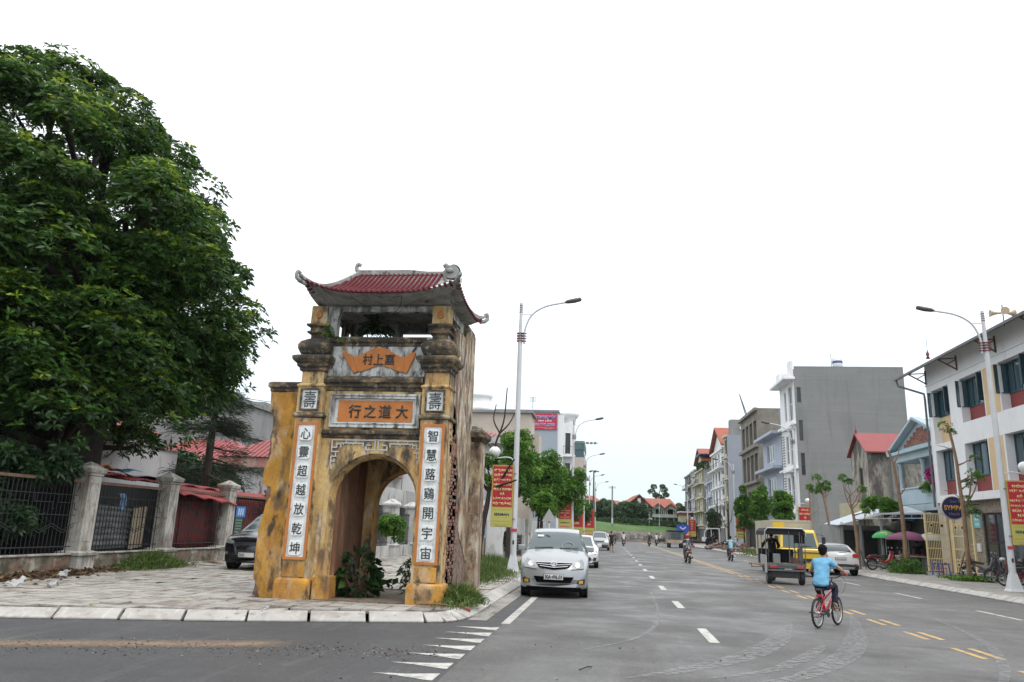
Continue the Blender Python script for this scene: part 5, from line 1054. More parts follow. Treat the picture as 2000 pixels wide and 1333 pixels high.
b.prism(ell(0, .845, .078, .054), FF, .03, .038, M_BLKP); ringo(b, FF, 0, .845, .085, .06, .013, .03, .05, M_CHROME); ringo(b, FF, 0, .845, .026, .052, .009, .04, .052, M_CHROME); ringo(b, FF, 0, .87, .055, .025, .009, .04, .052, M_CHROME); b.build('badge', t)
for s in (-1, 1): b = MB(); b.tube([FF(s*.12-.45*(s < 0), 1.215, .02), FF(s*.12-.45*(s < 0)+.5, 1.235, .03)], .012, M_BLKP, 6); b.build('wiper', t)
for s in (-1, 1): b = MB(); b.prism(ell(s*.60, .835, .075, .07), FF, .012, .02, M_CHROME); b.build('lamp_reflector', t)
b = MB(); ringo(b, FF, .33, 1.27, .17, .12, .02, .008, .014, flat('steering_wheel_grey', (.16, .2, .2), .5)); b.build('steering_wheel', t)
b = MB(); b.prism(rect(-.52, -.36, 1.50, 1.55), FF, .006, .012, M_PLATE); b.build('windscreen_sticker', t)
b = MB(); b.tube([FF(-.30, 1.55, .03), FF(-.18, 1.51, .03)], .01, M_BLKP, 5); b.build('mirror_mount', t)
# small hatchback, SUV and hidden car behind
hb = dict(st=[(.0, .46, .58, .42, .62, .58, .24), (.03, .60, .66, .54, .74, .70, .22), (.12, .74, .68, .66, .79, .77, .2), (.35, .86, .70, .79, .81, .82, .19), (.7, .94, .70, .88, .82, .83, .19), (.95, .99, .68, .92, .82, .83, .19), (1.4, 1.22, .60, .94, .82, .83, .19), (1.8, 1.42, .54, .95, .82, .83, .19), (2.3, 1.48, .54, .96, .82, .83, .19), (3.1, 1.45, .53, .98, .81, .82, .2), (3.5, 1.2, .56, .96, .79, .8, .22), (3.7, .9, .6, .84, .75, .78, .26), (3.76, .55, .6, .5, .68, .7, .3)],
    paint=M_WHT_C, ws=(.97, 1.78), rw=(3.12, 3.48), sg=[(1.2, 2.05), (2.12, 3.0)], wheels=(.29, .72, 3.05), track=.72, mirror=(.88, 1.15, 1.0), cf=.2,
    front=[('headlight', [(-.74, .66), (-.44, .62), (-.5, .70), (-.64, .78), (-.74, .80)], .012, M_LAMP), ('headlight', mir([(-.74, .66), (-.44, .62), (-.5, .70), (-.64, .78), (-.74, .80)]), .012, M_LAMP), ('grille', [(-.40, .30), (.40, .30), (.5, .42), (.44, .50), (-.44, .50), (-.5, .42)], .008, M_BLKP), ('upper_grille', rect(-.3, .3, .58, .63), .008, M_BLKP), ('number_plate', rect(-.22, .22, .42, .54), .02, M_PLATE), ('fog_lamp_recess', [(-.72, .34), (-.56, .34), (-.60, .48), (-.72, .48)], .008, M_BLKP), ('fog_lamp_recess', mir([(-.72, .34), (-.56, .34), (-.60, .48), (-.72, .48)]), .008, M_BLKP)])
car('white_hatchback', 'white hatchback parked behind the silver minivan', (-1.27, 37.2, 0), R(1), hb)
suv = dict(hb); suv['paint'] = M_GREYC; suv['st'] = [(a, b*1.12, c*1.08, d*1.12, e_*1.08, f*1.08, g) for a, b, c, d, e_, f, g in hb['st']]; suv['track'] = .78
suv['front'] = [('headlight', [(-.78, .74), (-.5, .74), (-.5, .86), (-.74, .88)], .012, M_LAMP), ('headlight', mir([(-.78, .74), (-.5, .74), (-.5, .86), (-.74, .88)]), .012, M_LAMP), ('grille', rect(-.46, .46, .72, .84), .008, M_BLKP), ('lower_bumper', [(-.72, .24), (.72, .24), (.76, .48), (-.76, .48)], .01, M_BLKP), ('number_plate', rect(-.22, .22, .50, .62), .02, M_PLATE)]
car('silver_suv', 'pale silver car parked beyond the white hatchback near the standing man', (-.78, 72, 0), 0, suv)
hb2 = dict(hb); car('white_hatchback', 'far white car mostly hidden behind the pale silver car', (-.55, 92, 0), 0, hb2)
bs = dict(suv); bs['paint'] = M_BLKC; bs['wheels'] = (.35, .85, 3.1); bs['st'] = [(a, b*1.2, c*1.12, d*1.22, e_*1.10, f*1.10, g+.02) for a, b, c, d, e_, f, g in hb['st']]; bs['track'] = .79
bs['front'] = [('headlight', [(-.84, .80), (-.50, .78), (-.54, .86), (-.80, .93)], .012, M_LAMP), ('headlight', mir([(-.84, .80), (-.50, .78), (-.54, .86), (-.80, .93)]), .012, M_LAMP), ('grille', [(-.42, .46), (.42, .46), (.5, .84), (-.5, .84)], .01, M_BLKP), ('chrome_wing', [(-.30, .47), (.30, .47), (.33, .50), (.5, .80), (.53, .80), (.35, .45), (-.35, .45), (-.53, .80), (-.5, .80), (-.33, .50)][::-1], .022, M_CHROME), ('number_plate', rect(-.25, .25, .40, .53), .03, M_PLATE), ('fog_lamp', ell(-.72, .5, .05, .05, 10), .015, M_LAMP), ('bumper_vent', rect(-.82, -.68, .54, .56), .012, M_CHROME)]
t, FF, FR = car('black_suv', 'black sport utility car standing on the paving behind the gate', (-11.05, 23.2, .15), R(-2), bs)
text('plate_number', '30A', FF, -.13, .465, .2, .09, M_INK, t, d=.047, ext=.002, world=False, bold=.01)
# white SUV from behind
aud = dict(st=[(.0, .6, .6, .5, .7, .66, .3), (.1, .82, .74, .74, .84, .8, .26), (.6, .98, .78, .9, .89, .89, .24), (1.1, 1.05, .76, .96, .9, .9, .24), (1.5, 1.28, .68, .98, .9, .9, .24), (1.9, 1.46, .60, 1.0, .9, .9, .24), (2.4, 1.52, .6, 1.0, .9, .9, .24), (3.3, 1.47, .60, 1.03, .9, .9, .25), (3.75, 1.32, .62, 1.04, .89, .9, .27), (4.02, 1.08, .70, .98, .88, .9, .28), (4.12, .92, .76, .84, .88, .9, .29), (4.18, .70, .80, .62, .87, .88, .30), (4.2, .55, .80, .5, .84, .84, .32)],
    paint=M_WHT_C, ws=(1.12, 1.88), rw=(3.4, 3.98), sg=[(1.4, 2.3), (2.38, 3.3)], wheels=(.34, .85, 3.42), track=.79, mirror=(.98, 1.45, 1.05), cf=.2, cb=.16,
    rear=[('tail_light', [(-.88, .86), (-.58, .87), (-.60, 1.0), (-.70, 1.045), (-.88, 1.03)], .02, M_REDL), ('tail_light', mir([(-.88, .86), (-.58, .87), (-.60, 1.0), (-.70, 1.045), (-.88, 1.03)]), .02, M_REDL), ('number_plate', rect(-.27, .27, .74, .86), .02, M_BLKP), ('lower_bumper', [(-.84, .30), (.84, .30), (.88, .50), (-.88, .50)], .012, M_BLKP), ('skid_plate', [(-.60, .31), (.60, .31), (.66, .42), (-.66, .42)], .022, M_SILV), ('rear_reflector', rect(-.82, -.62, .52, .56), .014, M_REDL), ('rear_reflector', rect(.62, .82, .52, .56), .014, M_REDL), ('tailgate_badge', ell(0, 1.0, .11, .022, 12), .012, M_CHROME), ('rear_wiper', rect(-.05, .32, 1.08, 1.10), .02, M_BLKP)])
t, FF, FR = car('white_suv', 'white sport utility car parked at the right kerb seen from behind', (11.15, 44.6, 0), PI+R(2), aud)
PL = MB(); [PL.prism(P_, FR, .034, .038, M_PLATE) for P_ in strips(rect(-.25, .25, .755, .845), .06)]; o = PL.build('plate_face', t); text('plate_number', '30F 272.36', FR, 0, .80, .42, .06, M_INK, o, d=.042, ext=.002, world=False)
# yellow box lorry
M_YELP = paint('yellow_lorry_paint', (.62, .42, .02), 0, .4); M_BOX = mat('cream_lorry_box', (.42, .39, .30), .7, .1, 1, .05, 10, layers=(((.28, .25, .2), (2, 2, 2), .55, .7, .6),)); M_ALU = flat('dull_aluminium', (.42, .42, .41), .45, .4)
t = thing('box_lorry', 'yellow box lorry facing the camera half hidden by the three wheeler', 'lorry', (8.75, 37.6, 0), R(1)); W2 = .88
b = MB(); st = [(-.0, .62), (-.02, 1.2), (.04, 1.26), (.32, 1.98), (.5, 2.08), (1.45, 2.1), (1.5, .62)]
vs = [(s*(W2-(.1 if z > 1.3 else 0)), y, z) for s in (-1, 1) for y, z in st]; n = len(st); b.add(vs, [tuple(range(n)), tuple(range(2*n-1, n-1, -1))]+[(i, n+i, n+(i+1) % n, (i+1) % n) for i in range(n)], M_YELP); cab = b.build('cab', t, bevel=.05)
def FC(x, z, d): y = np.interp(z, [.5, 1.2, 1.26, 1.98, 2.08], [0, -.02, .04, .32, .5]); return (x, y-d, z)
for nm, poly, d, m in (('windscreen', [(-.76, 1.30), (.76, 1.30), (.68, 1.93), (-.68, 1.93)], .012, M_WIN), ('dark_band', rect(-.84, .84, 1.03, 1.28), .014, M_BLKP), ('grille', [(-.55, .66), (.55, .66), (.6, .80), (-.6, .80)], .012, M_BLKP), ('bumper', rect(-.88, .88, .36, .60), .06, M_YELP), ('headlight', [(-.84, .62), (-.62, .62), (-.64, .85), (-.80, .90)], .02, M_LAMP), ('headlight', mir([(-.84, .62), (-.62, .62), (-.64, .85), (-.80, .90)]), .02, M_LAMP), ('indicator', rect(-.86, -.78, .62, .72), .03, M_AMB), ('indicator', rect(.78, .86, .62, .72), .03, M_AMB), ('number_plate', rect(-.2, .2, .42, .54), .07, M_PLATE)): b = MB(); b.prism(poly, FC, -.02, d, m); b.build(nm, t)
for s in (-1, 1):
    b = MB(); b.tube([(s*.80, .2, 1.9), (s*1.05, .05, 1.85), (s*1.05, .05, 1.5)], .015, M_BLKP, 6); b.cbox((s*1.05, .02, 1.62), (.16, .05, .3), M_BLKP); b.build('door_mirror', t)
    b = MB(); b.tube([FC(s*.1, 1.32, .03), FC(s*.1+.4, 1.36, .03)], .01, M_BLKP, 5); b.build('wiper', t); wheel(t, s*.74, .75, .36, .2); wheel(t, s*.74, 3.9, .36, .3)
b = MB(); b.box(-.95, .95, 1.6, 5.2, .82, 2.5, M_BOX); bx_ = b.build('cargo_box', t, bevel=.01); b = MB()
for q in ((-.96, .96, 1.58, 1.64, 2.44, 2.53), (-.97, -.93, 1.58, 1.62, .8, 2.5), (.93, .97, 1.58, 1.62, .8, 2.5)): b.box(*q, M_ALU)
b.build('box_trim', bx_); b = MB(); b.box(-.86, -.30, 1.585, 1.597, 2.12, 2.42, M_YELP); b.build('yellow_panel', bx_); b = MB(); b.box(-.6, .6, .3, 5.1, .5, .8, M_BLKP); b.build('chassis', t)
# cargo three wheeler from behind
M_STEEL = mat('scuffed_grey_steel', (.12, .125, .13), .6, .2, 4, .1, 20, .1, 30, .3, layers=(((.12, .08, .05), (4, 4, 4), .55, .68, .6),)); M_CANV = flat('dark_canvas', (.012, .012, .014), .9); M_SLAT = mat('wood_slats', (.42, .34, .24), .85, .2, 6)
t = thing('cargo_three_wheeler', 'grey cargo three wheeler with dark canopy driving away in the right lane', 'tricycle', (6.58, 30.6, 0), R(-3))
b = MB(); b.box(-.66, .66, 0, 2.3, .58, .68, M_STEEL); b.build('bed', t, bevel=.01)
b = MB(); b.bar((-.7, 0, .52), (.7, 0, .52), .05, .06, M_STEEL); b.build('rear_beam', t); b = MB(); b.bar((-.7, 0, .72), (.7, 0, .72), .05, .1, M_STEEL); b.build('rear_beam', t)
for x in (-.68, -.2, .25, .68): b = MB(); b.bar((x, 0, .5), (x, 0, .76), .03, .03, M_STEEL); b.build('frame_post', t)
b = MB(); b.box(-.72, -.70, .0, 1.5, .68, 1.05, M_ALU); b.build('side_board', t); b = MB(); b.box(.70, .72, .0, 2.2, .68, .9, M_STEEL); b.build('side_board', t)
b = MB(); b.box(-.73, -.69, -.05, .4, .40, 1.02, M_ALU); b.build('mudguard', t, bevel=.02)
for x, y in ((-.70, 0), (.70, 0), (.52, 0), (-.70, 1.2), (.70, 1.2), (-.70, 2.2), (.70, 2.2), (.14, 0), (.60, .02), (-.45, 1.2)): b = MB(); b.tube([(x, y, .7), (x, y, 1.92)], .018, M_STEEL, 6); b.build('canopy_post', t)
b = MB(); pr = [(-.74, 1.78), (-.72, 1.93), (-.62, 2.04), (.62, 2.04), (.72, 1.93), (.74, 1.78)]; n = 6
for (y0, y1) in ((-.05, 2.4),): b.add([(x, y, z) for y in (y0, y1) for x, z in pr], [(i, i+1, n+i+1, n+i) for i in range(n-1)], M_CANV, False)
o = b.build('canopy', t); s_ = o.modifiers.new('s', 'SOLIDIFY'); s_.thickness = .02
b = MB(); b.tube([(-.74, -.06, 1.76)]+[(x, -.06, z) for x, z in pr]+[(.74, -.06, 1.76)], .022, M_ALU, 6); b.build('canopy_hoop', t)
b = MB(); b.tube([(-.74, .9, 1.5)]+[(x*.97, .9, z-.05) for x, z in pr]+[(.74, .9, 1.5)], .02, M_CREAM, 6); b.build('canopy_hoop', t)
b = MB(); b.box(-.70, .70, .0, .06, 1.80, 2.0, M_CANV); b.build('rolled_tarpaulin', t); b = MB(); b.box(.70, .72, 0, 2.3, 1.5, 1.95, M_CANV); b.build('side_curtain', t); b = MB(); b.box(-.66, .66, 2.28, 2.34, .68, 1.25, M_CANV); b.build('front_board', t)
for k in range(6): b = MB(); b.box(-.62+k*.19, -.48+k*.19, .05, 1.1, .72, .745, M_SLAT); b.build('pallet_slat', t)
for k in range(3): b = MB(); b.cbox((.15+.12*k, .2+.2*k, .74), (.7, .09, .03), M_SLAT, (0, .05, -.25)); b.build('pallet_slat', t)
for k in range(3): b = MB(); b.tube([(.38+.11*k, .25, .78), (.38+.11*k, .25, 1.25+.06*k)], .028, M_RUST if k == 1 else M_STEEL, 8); b.build('metal_pipe', t)
b = MB(); b.cbox((.45, .45, .86), (.34, .5, .2), M_RUST, (.1, .2, .3)); b.build('scrap_metal', t, bevel=.02)
b = MB(); b.cbox((-.25, .55, .92), (.26, .18, .36), flat('pale_jerrycan', (.22, .24, .24), .4)); b.build('jerrycan', t, bevel=.03)
for x in (-.47, .5): b = MB(); b.box(x-.13, x+.13, -.04, .0, .58, .68, M_REDL); b.build('tail_light', t, bevel=.01)
b = MB(); b.box(-.56, .56, .1, .3, .24, .5, M_BLKP); b.ball((0, .3, .36), .13, M_BLKP); b.build('axle', t)
for s in (-.58, .58): wheel(t, s, .32, .30, .17)
wheel(t, -.05, 2.9, .28, .12); b = MB(); b.box(-.25, .15, 2.3, 3.1, .45, .8, M_BLKP); b.tube([(-.05, 2.9, .6), (-.05, 2.75, 1.1)], .04, M_BLKP, 8); b.tube([(-.4, 2.7, 1.1), (.3, 2.7, 1.1)], .02, M_BLKP, 6); b.build('motorcycle_front', t, bevel=.02)
for k in range(4): b = MB(); b.cbox((-.95, .55+k*.18, .72-.02*k), (.5, .05, .03), M_SLAT, (0, .06, .05)); b.build('overhanging_slat', t)
b = MB(); b.bar((-1.18, .5, .68), (-1.18, 1.2, .68), .04, .04, M_RUST); b.bar((-1.18, .5, .60), (-.72, .5, .60), .03, .03, M_RUST); b.bar((-1.18, .5, .56), (-1.18, .5, .72), .03, .03, M_RUST); b.build('folding_bed_rail', t)
# far pickup lorry
t = thing('small_lorry', 'far grey lorry with a tarpaulin frame seen from behind', 'lorry', (8.3, 99, 0)); b = MB(); b.box(-.95, .95, 0, 3.4, .55, .95, M_CREAM); b.build('bed', t, bevel=.02); b = MB(); b.box(-.93, .93, .05, 3.3, .95, 2.0, M_GCOR); b.build('cargo_cover', t, bevel=.05); b = MB(); b.box(-.98, .98, -.05, 3.4, 1.95, 2.1, M_CANV); b.build('tarpaulin', t, bevel=.04)
for x in (-.31, .31): b = MB(); b.box(x-.27, x+.27, -.0, .02, 1.1, 1.75, M_WIN); b.build('rear_pane', t)
for s in (-.75, .75): wheel(t, s, .5, .36, .26); wheel(t, s, 3.4, .36, .2)
b = MB(); b.box(-.9, .9, 3.4, 4.8, .5, 2.1, M_GCOR); b.build('cab', t, bevel=.1)
# ---------------- motorcycles ----------------
def moto(label, loc, rz, col, kind='scooter', group=None, seat=(.02, .02, .02), plate=True, helmet=None):
    t = thing('motorcycle', label, 'motorbike', loc, rz, group); P_ = paint('bike_paint', col, 0, .3); SM = flat('bike_seat', seat, .6); r = .27 if kind == 'scooter' else .29; w = .1
    # local: faces +x
    for x in (-.62, .62):
        b = MB(); b.lathe([(r*.72, -w/2), (r*.93, -w/2), (r, -w*.2), (r, w*.2), (r*.93, w/2), (r*.72, w/2)], (0, 0, 0), M_TYRE, 18, True, 'y'); o = b.build('wheel', t, loc=(x, 0, r))
        b = MB(); ringw = [(r*.74, -.03), (r*.66, -.03), (r*.66, .03), (r*.74, .03)]; b.lathe(ringw, (0, 0, 0), M_RIM, 18, True, 'y')
        for k in range(6): a = PI*k/6*2; b.bar((0, 0, 0), (r*.7*math.cos(a), 0, r*.7*math.sin(a)), .022, .03, M_RIM)
        b.lathe([(.001, -.05), (.06, -.05), (.06, .05), (.001, .05)], (0, 0, 0), M_RIM, 10, True, 'y'); b.build('rim', o)
    F = lambda u, z, d: (u, d, z)
    if kind == 'scooter':
        b = MB(); b.prism([(-.78, .62), (-.70, .74), (-.1, .66), (-.05, .40), (.18, .30), (.35, .30), (.40, .62), (.46, .92), (.40, .98), (.30, .62), (.12, .42), (-.1, .36), (-.35, .34), (-.6, .48)], F, -.15, .15, P_); b.build('body', t, bevel=.05)
        b = MB(); b.prism([(.36, .5), (.50, .62), (.52, .85), (.44, .98), (.36, .95)], F, -.19, .19, P_); b.build('front_shield', t, bevel=.05)
    else:
        b = MB(); b.prism([(-.78, .66), (-.5, .64), (-.2, .52), (-.1, .36), (.1, .34), (.32, .50), (.42, .86), (.34, .92), (.22, .62), (.05, .50), (-.15, .60), (-.5, .74), (-.78, .78)], F, -.10, .10, P_); b.build('body', t, bevel=.04)
        b = MB(); b.cbox((-.05, 0, .34), (.42, .2, .2), M_STEEL); b.build('engine', t, bevel=.04)
        b = MB(); b.prism([(.30, .42), (.40, .40), (.50, .84), (.42, .90)], F, -.17, .17, P_); b.build('leg_shield', t, bevel=.03)
    b = MB(); b.prism([(-.72, .72), (-.70, .80), (-.35, .82), (.02, .74), (.05, .66), (-.35, .68)], F, -.13, .13, SM); b.build('seat', t, bevel=.035)
    b = MB(); A = [(.62+r*1.12*math.cos(a), r+r*1.12*math.sin(a)) for a in np.linspace(R(20), R(150), 9)]; B = [(.62+r*1.03*math.cos(a), r+r*1.03*math.sin(a)) for a in np.linspace(R(150), R(20), 9)]; b.prism(A+B, F, -.06, .06, P_); b.build('front_mudguard', t)
    b = MB(); b.prism([(-.95, .42), (-.86, .52), (-.74, .6), (-.7, .55), (-.86, .44)], F, -.06, .06, M_BLKP); b.build('rear_mudguard', t)
    b = MB(); 
    for s in (-.06, .06): b.tube([(.62, s, r), (.46, s, .75)], .02, M_STEEL, 6)
    b.tube([(.46, 0, .75), (.40, 0, 1.0)], .028, M_BLKP, 6); b.build('fork', t)
    b = MB(); b.tube([(.30, -.33, 1.0), (.38, -.15, .98), (.40, 0, .98), (.38, .15, .98), (.30, .33, 1.0)], .014, M_BLKP, 6); b.cbox((.42, 0, .97), (.16, .22, .14), P_); b.build('handlebar', t)
    b = MB(); b.ball((.51, 0, .96), .065, M_LAMP, (.6, 1.2, 1)); b.build('headlight', t)
    for s in (-1, 1):
        b = MB(); b.tube([(.34, s*.22, 1.0), (.36, s*.30, 1.17)], .007, M_BLKP, 4); b.ball((.36, s*.31, 1.2), .055, M_CHROME, (.3, 1.1, .75)); b.build('mirror', t)
    b = MB(); b.tube([(-.05, -.13, .26), (-.4, -.15, .27), (-.85, -.16, .36)], [.025, .04, .045], M_CHROME if kind != 'scooter' else M_BLKP, 8); b.build('exhaust', t)
    b = MB(); b.cbox((-.82, 0, .68), (.06, .2, .08), M_REDL); b.build('tail_light', t, bevel=.015)
    if plate: b = MB(); b.cbox((-.93, 0, .50), (.01, .19, .14), M_PLATE, (0, -.25, 0)); b.build('number_plate', t)
    b = MB(); b.bar((-.1, .1, .3), (-.15, .22, .02), .02, .02, M_STEEL); b.bar((0, .1, .25), (.12, .18, .01), .02, .02, M_STEEL); b.build('stand', t)
    if helmet:
        h = thing('helmet', helmet[0], 'helmet', (loc[0]+helmet[1][0], loc[1]+helmet[1][1], loc[2]+helmet[1][2])); b = MB(); b.ball((0, 0, 0), .13, paint('helmet_shell', helmet[2]), (1.1, 1, .85), 14, 8); b.build('shell', h); b = MB(); b.cbox((0, -.12, -.03), (.18, .06, .05), M_BLKP); b.build('visor', h, bevel=.01)
    return t
moto('red underbone motorbike standing side on by the staked tree next to the white car', (14.85, 45.2, .15), R(-2), (.26, .01, .012), 'under')
g_ = None
moto('grey silver motorbike behind the staked tree with its rear wheel towards the cafe door', (17.0, 38.6, .15), R(-28), (.05, .05, .055), 'under', g_)
moto('black scooter with grey side panel parked right of the staked tree', (16.6, 35.6, .15), R(150), (.012, .012, .014), 'scooter', g_, helmet=('silver helmet resting on the black scooter by the cafe window', (-.1, .1, .95), (.4, .4, .4)))
moto('dark red and black scooter behind the banner lamp post', (15.9, 33.0, .15), R(140), (.10, .008, .01), 'scooter', g_, helmet=('black helmet resting on the dark red scooter', (.1, .15, .95), (.02, .02, .02)))
moto('bright red motorbike cut by the right edge of the picture', (16.2, 31.0, .15), R(135), (.32, .012, .012), 'under', g_)
moto('dark scooter standing in the second row before the cafe window', (17.2, 34.4, .15), R(146), (.012, .012, .014), 'scooter', g_)
moto('black scooter lined up behind the red underbone motorbike', (16.2, 47.6, .15), R(5), (.02, .02, .02), 'scooter', g_)
# ================= right side of the street =================
M_TEAL = flat('teal_window_frame', (.02, .055, .075), .35); M_GLB = flat('blue_grey_glass', (.035, .07, .085), .06, 0, .7); M_PEACH = mat('peach_render', (.58, .42, .24), .85, .05, .8, .03, 12, .05, 20); M_MAROON = mat('maroon_panel', (.20, .035, .033), .7, .08, 1.5, .04, 12)
M_SCHW = mat('school_white_render', (.70, .71, .72), .85, .05, .5, .03, 14, .08, 30, layers=(((.42, .42, .42), (1.2, 1.2, .5), .56, .74, .45),)); M_STONE = mat('mosaic_stone_cladding', (.25, .21, .16), .85, .3, 9, .3, 22, .5, 14, layers=(((.10, .08, .06), (9, 9, 9), .52, .6, .8),))
M_ROOFG = mat('grey_roof_sheet', (.30, .31, .31), .6, .2, 1.5, .1, 20, .1, 30); M_LBLUE = mat('light_blue_render', (.36, .45, .49), .85, .06, .8, .04, 12, .08, 20, layers=(((.25, .31, .33), (2, 2, .6), .55, .72, .5),))
M_YEL = mat('yellow_gate_paint', (.70, .56, .30), .5, .08, 3, .05, 20, .02, 30)
def walls_box(par, X, y0, y1, X2, z, mfront, mside, holes=(), sh=(), depth=.2, z0=0, name='wall'):
    b = MB(); wall(b, Fmx(X), y0, y1, z0, z, mfront, holes, depth); o = b.build('facade', par, True)
    b = MB(); wall(b, Fmy(y0), X, X2, z0, z, mside, sh, .15); b.add([(X+.3, y0+.16, z), (X2, y0+.16, z), (X2, y1, z), (X+.3, y1, z)], [(0, 1, 2, 3)], M_CONCB); b.add([(X, y1, z0), (X2, y1, z0), (X2, y1, z), (X, y1, z)], [(0, 1, 2, 3)], mside); b.add([(X2, y0, z0), (X2, y1, z0), (X2, y1, z), (X2, y0, z)], [(0, 1, 2, 3)], mside)
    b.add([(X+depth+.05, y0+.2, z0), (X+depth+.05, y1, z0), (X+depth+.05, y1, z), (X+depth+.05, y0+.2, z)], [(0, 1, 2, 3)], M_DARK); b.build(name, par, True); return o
# cafe / school building
t = building('white_school_building', 'white three storey building with peach and maroon panels above the round cafe sign', (17.9, 34, 0)); X = 17.9; F = Fmx(X)
up = [(42.55, 44.75, 6.95, 9.92)]+[(38.75-4.05*k, 41.2-4.05*k, 7.68, 9.92) for k in range(5)]; lo = [(42.7, 44.8, 4.2, 6.6)]+[(38.9-4.05*k, 41.3-4.05*k, 4.2, 6.62) for k in range(5)]
b = MB(); wall(b, F, 20, 45.3, 3.82, 11.5, M_SCHW, up+lo, .55); b.build('facade', t, True)
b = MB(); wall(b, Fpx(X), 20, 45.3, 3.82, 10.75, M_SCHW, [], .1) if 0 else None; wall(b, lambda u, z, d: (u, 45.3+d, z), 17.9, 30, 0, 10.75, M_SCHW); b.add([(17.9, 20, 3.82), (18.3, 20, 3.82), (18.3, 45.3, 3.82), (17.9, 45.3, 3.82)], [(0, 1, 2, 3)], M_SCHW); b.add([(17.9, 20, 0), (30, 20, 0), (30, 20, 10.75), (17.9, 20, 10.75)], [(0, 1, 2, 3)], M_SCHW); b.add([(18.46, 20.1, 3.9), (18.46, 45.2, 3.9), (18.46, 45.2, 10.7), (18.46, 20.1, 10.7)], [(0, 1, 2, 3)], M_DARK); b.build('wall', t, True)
for i, h in enumerate(up+lo):
    y0, y1, z0, z1 = h; upper = i < len(up); zs_ = 8.45 if upper else 4.98; first = i in (0, len(up))
    b = MB(); fbox(b, F, y0, y1, z0, zs_, -.55, -.40, M_PEACH if i == 0 else M_MAROON); b.build('spandrel_panel', t, True)
    w = (y0+.25, y1-.02, zs_, z1); fo = window(t, Fmx(X), w, .42, M_TEAL, M_GLB, 3 if not upper else 4, 1, .07)
    if upper:
        for s, yy in ((1, y1-.05), (-1, y0+.35)):
            b = MB(); a = R(62); w_ = .52; p = Vector((X+.32, yy, 0)); q = p+Vector((-math.sin(a)*w_, s*math.cos(a)*w_*.5, 0))
            for z in (zs_+.06, z1-.09): b.bar((p.x, p.y, z), (q.x, q.y, z), .04, .05, M_TEAL)
            b.bar((q.x, q.y, zs_+.05), (q.x, q.y, z1-.06), .04, .05, M_TEAL); b.bar((p.x, p.y, zs_+.05), (p.x, p.y, z1-.06), .04, .05, M_TEAL)
            b.add([(p.x, p.y, zs_+.06), (q.x, q.y, zs_+.06), (q.x, q.y, z1-.08), (p.x, p.y, z1-.08)], [(0, 1, 2, 3)], M_GLB); b.build('open_casement', fo, True)
    if not first and y0 > 22: b = MB(); fbox(b, F, y0-1.5, y0-.1, z0, z1, -.02, .008, M_PEACH); b.build('peach_panel', t, True)
b = MB(); fbox(b, F, 20, 45.35, 10.28, 10.36, 0, .05, M_SCHW); b.build('string_course', t, True)
b = MB(); b.prism([(16.85, 10.98), (16.85, 11.06), (19.6, 12.5), (19.6, 12.42)], lambda u, w_, d: (u, d, w_), 18, 47.0, M_ROOFG); b.build('roof_sheet', t, True)
b = MB(); b.box(16.80, 16.92, 18, 47, 10.93, 11.05, M_STEEL); b.build('gutter', t, True); b = MB(); b.add([(17.9, 45.3, 10.76), (30, 45.3, 10.76), (30, 45.3, 14), (21.5, 45.3, 13.2), (17.9, 45.3, 11.5)], [(0, 1, 2, 3, 4)], M_SCHW); b.build('gable', t, True)
for y in (45.2, 41.2, 37.1, 33.0, 28.9): b = MB(); b.bar((17.88, y, 10.4), (17.88, y, 11.2), .07, .07, M_RUST); b.bar((17.88, y, 10.45), (16.95, y, 11.0), .06, .06, M_RUST); b.bar((17.88, y, 11.05), (16.95, y, 11.0), .05, .05, M_RUST); b.bar((17.88, y, 11.0), (17.4, y, 10.72), .05, .05, M_RUST); b.build('eave_bracket', t, True)
b = MB(); b.tube([(16.9, 46.9, 10.95), (16.95, 46.8, 10.6), (17.8, 45.4, 9.9), (17.82, 45.4, 9.6), (17.82, 45.4, 3.6)], .06, M_STEEL, 8); b.build('downpipe', t, True)
b = MB(); b.lathe([(.0, .5), (.02, .35), (.1, .12), (.05, .05), (.11, -.1), (.001, -.1)], (17.2, 42.9, 11.5), M_MAROON, 8); b.tube([(17.2, 42.9, 11.9), (17.2, 42.9, 12.6)], .012, M_INK, 4); b.build('lightning_finial', t, True)
# ground floor: mosaic cladding, cafe glazing, entrance
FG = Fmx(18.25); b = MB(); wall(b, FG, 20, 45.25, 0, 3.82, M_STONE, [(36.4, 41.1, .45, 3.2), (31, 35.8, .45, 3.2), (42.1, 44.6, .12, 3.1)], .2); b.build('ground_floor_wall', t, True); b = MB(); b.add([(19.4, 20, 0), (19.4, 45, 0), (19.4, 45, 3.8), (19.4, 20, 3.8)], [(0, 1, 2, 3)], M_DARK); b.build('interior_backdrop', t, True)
M_GLC = flat('cafe_glass', (.03, .036, .042), .03, 0, .9); window(t, FG, (36.4, 41.1, .45, 3.2), .12, M_BLKP, M_GLC, 4, 2, .09, 'cafe_window'); window(t, FG, (31, 35.8, .45, 3.2), .12, M_BLKP, M_GLC, 4, 2, .09, 'cafe_window')
b = MB(); fbox(b, FG, 42.15, 43.1, .12, 3.1, -.16, -.1, mat('cream_door', (.40, .36, .26), .6)); o = b.build('door', t, True)
for i in range(6): b = MB(); fbox(b, FG, 42.45+.2*(i % 2), 42.6+.2*(i % 2), 1.2+.22*(i//2), 1.3+.22*(i//2), -.1, -.095, M_YEL); b.build('door_sticker', o, True)
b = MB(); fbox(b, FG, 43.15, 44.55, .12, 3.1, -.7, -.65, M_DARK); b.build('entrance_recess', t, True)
for y in (42.05, 44.6): b = MB(); fbox(b, FG, y-.05, y+.06, .1, 3.15, 0, .08, M_YEL); b.build('door_jamb', t, True)
